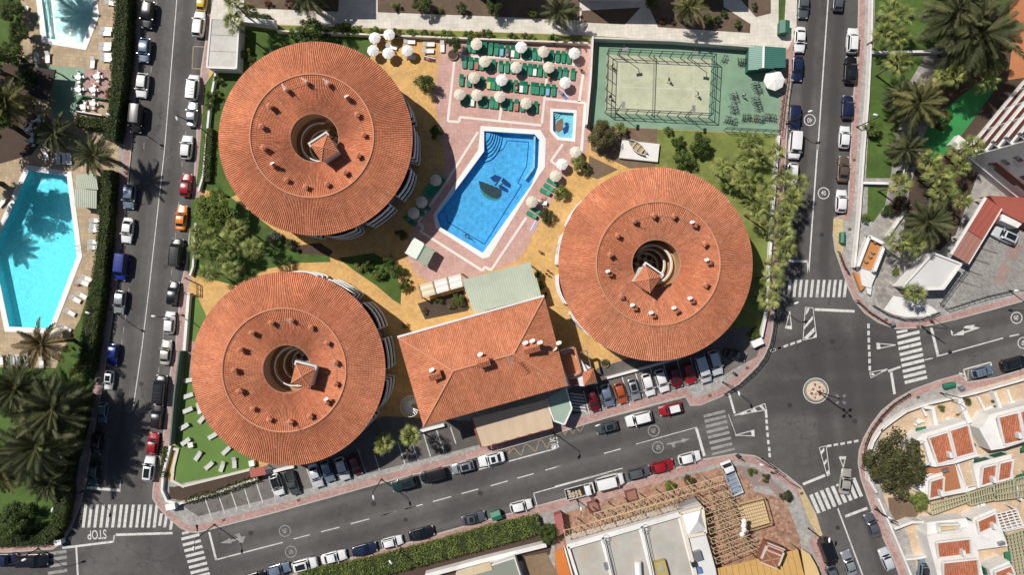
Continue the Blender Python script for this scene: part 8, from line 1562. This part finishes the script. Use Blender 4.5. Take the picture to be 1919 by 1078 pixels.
for px, r, h, lb, m, n in (((175, 290), 42, 7.4, 'narrow date palm leaning over the green stall at the left hedge', None, 34), ((10, 190), 46, 8.0, 'yellowish date palm at the left edge above the dark tables', LY, 46), ((78, 644), 46, 8.0, 'sparse dry palm over the lower end of the left pool', leaf_dry, 26), ((28, 728), 60, 7.5, 'dark date palm at the left edge below the pool loungers', LF, 46),
                           ((98, 768), 66, 8.5, 'broad date palm beside the left street hedge, upper of the pair', LF, 54), ((68, 838), 68, 9.0, 'broad date palm with orange heart at the lower left', None, 56), ((0, 880), 50, 7.0, 'yellowish date palm cut by the left edge at the bottom', LY, 44), ((92, 905), 40, 4.0, 'low dark palm on the shaded lawn below the orange-hearted palm', LF, 36), ((100, 248), 40, 4.0, 'low dark palm added as the palm shadow over the white tables', LF, 30),  # last palm here is added in place of a cast palm shadow
                           ((1796, 30), 66, 9.5, 'huge grey-green date palm at the upper right, left of the pair', None, 58), ((1838, 62), 74, 10.0, 'huge grey-green date palm at the upper right, right of the pair', None, 62), ((1723, 193), 50, 6.5, 'yellow-green date palm beside the stone garden path', LY, 50), ((1690, 180), 34, 5.0, 'dark feather palm left of the yellow-green palm', LF, 34), ((1742, 415), 46, 6.0, 'dark date palm above the flat white garden building', LF, 46), ((1700, 280), 40, 3.5, 'low dark palm beside the emerald carpet edge', LF, 30), ((1048, 20), 36, 5.0, 'date palm at the top edge by the cream path', LF, 30), ((1292, 12), 34, 6.0, 'date palm at the top edge over the right soil bed', LY, 34), ((575, -8), 40, 6.5, 'date palm cut by the top edge above the hotel lawn', LF, 36), ((28, -56), 48, 8.0, 'date palm beyond the top edge shading the top-left pool', None, 44), ((-138, 398), 42, 9.0, 'date palm beyond the left edge shading the big left pool', None, 44)):
    palm(px, r, h, lb, 'feather', 'date palms', m, n)
for px, r, h, lb in (((440, 6), 22, 8.0, 'tall thin fan palm at the top left of the hotel lawn, upper of two'), ((437, 42), 22, 7.0, 'tall thin fan palm at the top left of the hotel lawn, lower of two'), ((718, 833), 22, 6.0, 'fan palm in the car park bays, left of two'), ((769, 818), 22, 7.0, 'fan palm in the car park bays, right of two'), ((1716, 548), 22, 4.5, 'fan palm on the white corner terrace'), ((468, 20), 16, 5.0, 'small fan palm behind the white shed')):
    palm(px, r, h, lb, 'fan', 'fan palms')
GRV = [(441, 429), (374, 436), (472, 464), (430, 466), (374, 466), (388, 512), (404, 488), (432, 506), (402, 448)]; GRV.sort(key=lambda p: p[1])
for i, px in enumerate(GRV): palm(px, 20 + rnd.uniform(-2, 4), 5.8 + rnd.uniform(-.8, 1.2), f'fan palm in the grove left of the round hotels, {ORD[i]} of nine from the top', 'fan', 'palm grove', None, 22)
EPL = [(1411, 268), (1454, 285), (1397, 298), (1356, 313), (1391, 336), (1466, 332), (1497, 342), (1437, 362), (1483, 374), (1419, 396), (1471, 398), (1468, 443), (1474, 466), (1457, 490), (1450, 520), (1440, 558), (1462, 420)]
EPL.sort(key=lambda p: p[1])
for i, px in enumerate(EPL): palm(px, 23 + rnd.uniform(-3, 3), 6.2 + rnd.uniform(-1.0, 1.2) - (1.5 if i > 16 else 0), f'fan palm along the right street wall, {ORD[i]} from the top', 'fan', 'street wall palms', None, 21)
RPL = [(1670, 16), (1688, 70), (1684, 116), (1824, 112), (1770, 143), (1846, 150), (1790, 140), (1800, 282), (1826, 272), (1760, 325), (1800, 312), (1803, 374), (1689, 346), (1684, 452), (1745, 300), (1770, 355), (1690, 30), (1858, 120), (1660, 60), (1710, 460)]; RPL.sort(key=lambda p: p[1])
for i, px in enumerate(RPL): palm(px, 23 + rnd.uniform(-2, 4), 5.8 + rnd.uniform(-1.5, 1.5), f'fan palm in the right garden, {ORD[i]} from the top', 'fan', 'garden fan palms', None, 22)
# ---- trees and shrubs
for a in (((403, 390), 40, 4.6, 'large leafy tree beside the red car and the palm grove', leaf_bush, 'big'), ((582, 58), 30, 3.0, 'spreading green tree above the upper left round roof', leaf_bush, 'big'), ((795, 160), 19, 2.4, 'small dark tree alone on the golden paving', leaf_tree, 'mid'), ((850, 82), 14, 2.4, 'small tree standing in the round planter', leaf_tree, 'mid'), ((1128, 252), 30, 3.2, 'dense dark tree below the padel court corner', leaf_olive, 'big'),
          ((1672, 868), 62, 5.0, 'large brown-green bushy tree at the lower right street corner', leaf_olive, 'big'), ((1722, 940), 20, 2.6, 'small green tree beside the townhouse pergola', leaf_bush, 'mid'), ((1052, 360), 17, 1.2, 'round clipped bush beside the right round hotel', leaf_bush, 'round'), ((1082, 306), 15, 1.6, 'yellow-green banana-like shrub right of the pool', leaf_fan, 'mid'), ((1028, 404), 16, 1.0, 'spiky green shrub beside the pool loungers', leaf_olive, 'mid'),
          ((1310, 270), 22, 2.2, 'broad green bush on the dry lawn', leaf_bush, 'mid'), ((1270, 266), 14, 1.6, 'small green bush left of the broad one on the dry lawn', leaf_tree, 'mid'), ((1281, 300), 22, 1.8, 'dark round bush beside the right round roof', leaf_tree, 'round'), ((1252, 245), 9, 1.0, 'little dark bush under the court fence', leaf_tree, 'small'), ((1163, 241), 13, 1.4, 'pale green fan shrub beside the dense dark tree', leaf_fan, 'small'), ((1395, 258), 15, 1.5, 'white-flowered bush at the bicycle yard fence', leaf_bush, 'mid'),
          ((636, 240), 20, 1.8, 'never') if False else ((1636, 240), 18, 1.8, 'round green bush on the right street lawn', leaf_bush, 'round'), ((1622, 408), 9, 1.2, 'small round yellow-green bush at the garden corner', leaf_bush, 'round'), ((865, 14), 12, 1.5, 'round clipped bush at the top edge, left one', leaf_tree, 'round'), ((1071, 21), 13, 1.6, 'round clipped bush at the top edge, right one', leaf_tree, 'round'), ((998, 22), 11, 1.2, 'white-flowered round bush at the top edge', leaf_bush, 'round'), ((742, 10), 9, 1.0, 'small pale bush in the top soil bed', leaf_bush, 'small'),
          ((1323, 35), 11, 1.2, 'green bush in the right soil bed, left of two', leaf_bush, 'mid'), ((1344, 38), 9, 1.0, 'green bush in the right soil bed, right of two', leaf_tree, 'mid'), ((1382, 44), 8, .9, 'small green bush at the tip of the right soil bed', leaf_bush, 'small'), ((1225, 4), 16, 1.8, 'leafy bush at the left end of the right soil bed', leaf_bush, 'mid'), ((1242, 39), 6, .7, 'small reddish bush in the right soil bed, left', leaf_red, 'small'), ((1261, 38), 6, .7, 'small reddish bush in the right soil bed, right', leaf_red, 'small'), ((1358, 24), 7, .8, 'small dark bush beside the path edge', leaf_tree, 'small'), ((1414, 11), 7, .8, 'small dark bush in the top right soil bed', leaf_tree, 'small'),
          ((503, 6), 8, .7, 'reddish bush in the top left soil bed', leaf_red, 'small'), ((545, 6), 12, .9, 'second reddish bush in the top left soil bed', leaf_red, 'small'), ((690, 497), 12, 1.1, 'pale green bush in the middle lawn, left', leaf_bush, 'mid'), ((708, 512), 15, 1.2, 'bright round bush in the middle lawn', leaf_bush, 'round'), ((672, 500), 10, .9, 'spiky bush at the end of the middle lawn', leaf_fan, 'small'), ((726, 488), 12, 1.1, 'dark bush at the top of the middle lawn', leaf_tree, 'mid'), ((742, 512), 16, 1.5, 'dark branching bush by the golden path', leaf_tree, 'mid'), ((757, 532), 13, 1.3, 'dark spiky bush below the branching one', leaf_tree, 'small'),
          ((513, 447), 15, 1.2, 'grey-white flowering bush on the palm lawn', M_leaf('flowering_leaves', (.09, .12, .06), (.42, .42, .38), 6.0), 'mid'), ((550, 460), 13, 1.0, 'brownish bush beside the flowering one', leaf_olive, 'small'), ((822, 565), 9, .7, 'pale succulent in the planter bed', leaf_bush, 'small'), ((862, 560), 13, .9, 'leafy shrub in the planter bed', leaf_bush, 'mid'), ((846, 574), 8, .6, 'low shrub in the planter bed', leaf_olive, 'small'), ((795, 583), 7, .6, 'spiky plant at the planter end', leaf_olive, 'small'), ((1012, 535), 9, 1.0, 'dark shrub behind the pool bar corner', leaf_tree, 'mid'), ((1018, 553), 8, .9, 'reddish shrub beside the pool bar corner', leaf_red, 'small'), ((1010, 515), 8, 1.0, 'green shrub at the pool bar side', leaf_tree, 'small'),
          ((1414, 625), 13, 1.2, 'green bush at the corner above the white cabinet', leaf_bush, 'mid'), ((760, 610), 6, .6, 'potted plant on the golden yard', leaf_bush, 'small'), ((1133, 680), 7, .6, 'round potted plant in the yard by the right bays', leaf_olive, 'small'), ((1255, 910), 11, 1.0, 'shrub in a plaza bed, left of two', leaf_bush, 'mid'), ((1293, 900), 11, 1.0, 'shrub in a plaza bed, right of two', leaf_olive, 'mid'), ((1472, 930), 14, 1.2, 'grey-green round bush at the plaza corner', leaf_olive, 'round'), ((1410, 885), 9, .7, 'flowering shrub in the lilac bed, left', leaf_bush, 'small'), ((1435, 897), 9, .7, 'flowering shrub in the lilac bed, right', leaf_olive, 'small'),
          ((20, 20), 26, 2.2, 'dark leafy tree at the top left corner', leaf_tree, 'big'), ((22, 100), 30, 3.0, 'dark tree left of the dark hut', leaf_tree, 'big'), ((-45, 215), 60, 9.0, 'large dark tree at the left edge shading the big pool', leaf_tree, 'big'), ((-60, 110), 60, 10.0, 'tall dark tree beyond the left edge beside the hut', leaf_tree, 'big'), ((-70, 330), 60, 9.0, 'tall dark tree beyond the left edge beside the big pool', leaf_tree, 'big'), ((35, 60), 24, 3.0, 'dark tree on the lawn left of the top-left pool', leaf_tree, 'big'), ((790, 6), 20, 2.5, 'dark tree in the long top soil bed', leaf_tree, 'big'), ((930, 12), 18, 2.5, 'dark spreading tree right of the left clipped bush', leaf_tree, 'mid'), ((820, 20), 9, .8, 'low dark shrub in the long top soil bed', leaf_olive, 'small'), ((50, 150), 22, 3.0, 'dark tree overhanging the hut roof', leaf_tree, 'mid'), ((208, 175), 12, 1.6, 'orange-brown bush in the left hedge', M_leaf('rust_leaves', (.10, .06, .02), (.24, .13, .05)), 'mid'), ((30, 980), 40, 2.5, 'dark bushes in the bottom left corner garden', leaf_tree, 'big'), ((155, 700), 22, 2.0, 'leafy hedge bush beside the blue hatchback', leaf_bush, 'mid'), ((155, 745), 20, 2.0, 'leafy bush above the palm shadow by the left street', leaf_tree, 'mid'),
          ((1685, 330), 12, 1.0, 'dark bush on the stone path', leaf_tree, 'mid'), ((1690, 385), 18, 1.3, 'reddish dark bush beside the narrow white wall', leaf_red, 'mid'), ((1665, 395), 13, 1.2, 'dark bush on the garden slope', leaf_tree, 'mid'), ((1765, 225), 22, 3.0, 'dark tree behind the yellow-green palm', leaf_tree, 'big'), ((1680, 508), 8, .8, 'small shrub on the lower terrace', leaf_bush, 'small'), ((1766, 765), 7, .8, 'potted palm on the sandy terrace', leaf_fan, 'small'), ((1864, 750), 7, .8, 'dark plant by the terrace wall, upper', leaf_tree, 'small'), ((1868, 764), 6, .8, 'dark plant by the terrace wall, lower', leaf_tree, 'small'), ((1812, 752), 8, .9, 'plant on the street wall of the sandy terrace', leaf_bush, 'small'),
          ((818, 248), 14, 1.6, 'dark shrub in the shade right of the upper left round hotel', leaf_tree, 'mid'), ((750, 441), 12, .9, 'dark plant bed in the shade near the gazebo', leaf_tree, 'small'), ((1100, 318), 12, .8, 'grey dry shrub in the small soil bed', leaf_olive, 'small'), ((1720, 880), 14, 1.0, 'never2', leaf_bush, 'small') if False else ((1700, 262), 10, 1.0, 'small bush beside the garden stones', leaf_tree, 'small')):
    tree(a[0], a[1], a[2], a[3], a[4], a[5], 'tree' if 'tree' in a[3] else 'shrub', 'tree' if 'tree' in a[3] else 'shrub')
def pot(px, r, label): p = P(*px); t = thing('round_planter', label, 'planter', (p.x, p.y, G + .02)); MB().lathe([(0, .28), (r * .85, .28), (r * .88, .42), (r, .42), (r, 0)], 20).build('rim', M('stone_planter', (.34, .28, .2), .85), t, 40); MB().lathe([(0, .34), (r * .84, .33)], 16).build('soil', soil_dark, t)
pot((849, 104), .95, 'round stone planter below the small tree by the terrace corner'); pot((1133, 681), .75, 'round stone planter in the golden yard by the right bays')
# shrub belt along the fence above the terrace and under the lawn wall
xs = [(700, 58), (720, 60), (745, 62), (770, 62), (795, 63), (815, 64), (836, 66), (880, 66), (900, 62), (915, 64), (960, 70), (985, 70), (1000, 70), (1040, 72)]
for i, px in enumerate(xs): tree(px, 10 + rnd.uniform(-2, 3), 1.0, f'shrub in the belt above the terrace, {ORD[i]} from the left', (leaf_bush, leaf_tree, leaf_olive)[i % 3], 'small', 'shrub', 'shrub', 'belt shrubs')
xs = [(545, 62), (612, 62), (640, 54), (655, 56), (668, 58), (472, 118), (462, 100), (408, 148), (398, 175), (394, 195)]; xs.sort()
for i, px in enumerate(xs): tree(px, 11 + rnd.uniform(-3, 3), 1.1, f'shrub on the upper left hotel lawn edge, {ORD[i]} of ten from the left', (leaf_tree, leaf_bush)[i % 2], 'small', 'shrub', 'shrub', 'lawn edge shrubs')
# ---- hedges: solid core with a leafy skin
def hedge(label, pts, wid, h, m, dens=42, group=None, bumpy=.25):
    t = thing('hedge', label, 'hedge', (0, 0, 0), 0, group); core = MB(); lv = []; lf = []; q_ = random.Random(len(label) * 7)
    pp = [P(*p, h) for p in pts]; ws = wid if hasattr(wid, '__len__') else [wid] * len(pp)
    for k, (a, b) in enumerate(zip(pp[:-1], pp[1:])):
        a = Vector((a.x, a.y, 0)); b = Vector((b.x, b.y, 0)); d = b - a; L = d.length; d.normalize(); n = Vector((-d.y, d.x, 0)); w0, w1 = ws[k] / 2, ws[k + 1] / 2
        core.add([a - n * w0 * .8, b - n * w1 * .8, b + n * w1 * .8, a + n * w0 * .8, a - n * w0 * .8 + Vector((0, 0, h - .2)), b - n * w1 * .8 + Vector((0, 0, h - .2)), b + n * w1 * .8 + Vector((0, 0, h - .2)), a + n * w0 * .8 + Vector((0, 0, h - .2))], [(4, 5, 6, 7), (0, 1, 5, 4), (1, 2, 6, 5), (2, 3, 7, 6), (3, 0, 4, 7)])
        area = L * (w0 + w1 + 2 * h); cnt = int(area * dens)
        for i in range(cnt):
            f = q_.random(); w = w0 + (w1 - w0) * f; base = a + d * L * f; u_ = q_.uniform(-h, 2 * w + h)
            bmp = bumpy * (math.sin(base.x * 1.7 + base.y * 1.1) + math.sin(base.x * .6 - base.y * 2.3)) * .5
            if u_ < 0: pos_ = base - n * (w + bmp * .4) + Vector((0, 0, h + u_)); nr = -n
            elif u_ > 2 * w: pos_ = base + n * (w + bmp * .4) + Vector((0, 0, h - (u_ - 2 * w))); nr = n
            else: pos_ = base + n * (u_ - w) + Vector((0, 0, h + bmp)); nr = Vector((0, 0, 1))
            pos_ += Vector((q_.gauss(0, .09), q_.gauss(0, .09), q_.gauss(0, .09))); nr = (nr + Vector((q_.gauss(0, .6), q_.gauss(0, .6), q_.gauss(0.2, .5)))).normalized(); tt = nr.cross(Vector((q_.gauss(0, 1), q_.gauss(0, 1), q_.gauss(0, 1)))).normalized(); bb = nr.cross(tt); s = q_.uniform(.09, .2); o = len(lv)
            lv += [pos_ - tt * s, pos_ + bb * s * .5, pos_ + tt * s, pos_ - bb * s * .5]; lf.append((o, o + 1, o + 2, o + 3))
    core.build('hedge_core', M('hedge_core', (.02, .03, .01), .95, .3, 3.0), t); MB().add(lv, lf).build('foliage', m, t); return t
hedge('long tall hedge along the left street beside the hotel pools, upper part', [(228, -20), (222, 100), (216, 170), (209, 230), (204, 262)], [2.4, 2.6, 2.2, 1.9, 2.0], 2.9, leaf_hedge)
hedge('long tall hedge along the left street beside the hotel pools, lower part', [(200, 318), (194, 400), (187, 480), (179, 545), (168, 605), (160, 665), (156, 700)], [1.7, 1.9, 1.9, 2.3, 2.6, 2.4, 2.2], 2.7, leaf_hedge)
hedge('hedge along the street beside the broad date palms', [(156, 740), (138, 830), (120, 880), (116, 930), (104, 990), (78, 1014)], [1.6, 1.6, 1.9, 2.2, 2.4, 2.0], 2.4, leaf_hedge)
hedge('low hedge along the bottom left corner pavement', [(-30, 1018), (40, 1014), (80, 1012)], 2.0, 1.8, leaf_hedge)
hedge('short hedge below the sunken green terrace', [(142, 226), (200, 232)], 1.9, 2.0, leaf_hedge)
hedge('long thick hedge along the bottom street', [(560, 1092), (700, 1066), (820, 1034), (920, 1007), (1012, 984)], [3.2, 3.4, 3.4, 3.6, 3.2], 1.7, leaf_bush, 38)
tree((1030, 1000), 24, 1.8, 'bushy tree at the right end of the bottom hedge', leaf_bush, 'big')
hedge('straggly hedge on the white wall above the left bays', [(345, 940), (400, 926), (460, 905), (485, 896)], 1.0, 1.0, leaf_olive, 40)
hedge('ivy strip on the left turf garden wall', [q('D1', 1190, 160), q('D1', 1175, 270), q('D1', 1165, 380)], .9, 1.0, leaf_hedge, 40)
hedge('shrub strip along the upper left lawn wall', [(392, 240), (388, 300), (386, 340)], 1.3, 1.2, leaf_hedge, 40)
hedge('dark hedge at the top of the hotel lawn', [q('A2', 300, 108), q('A2', 480, 125)], 1.1, 1.6, leaf_tree, 40)
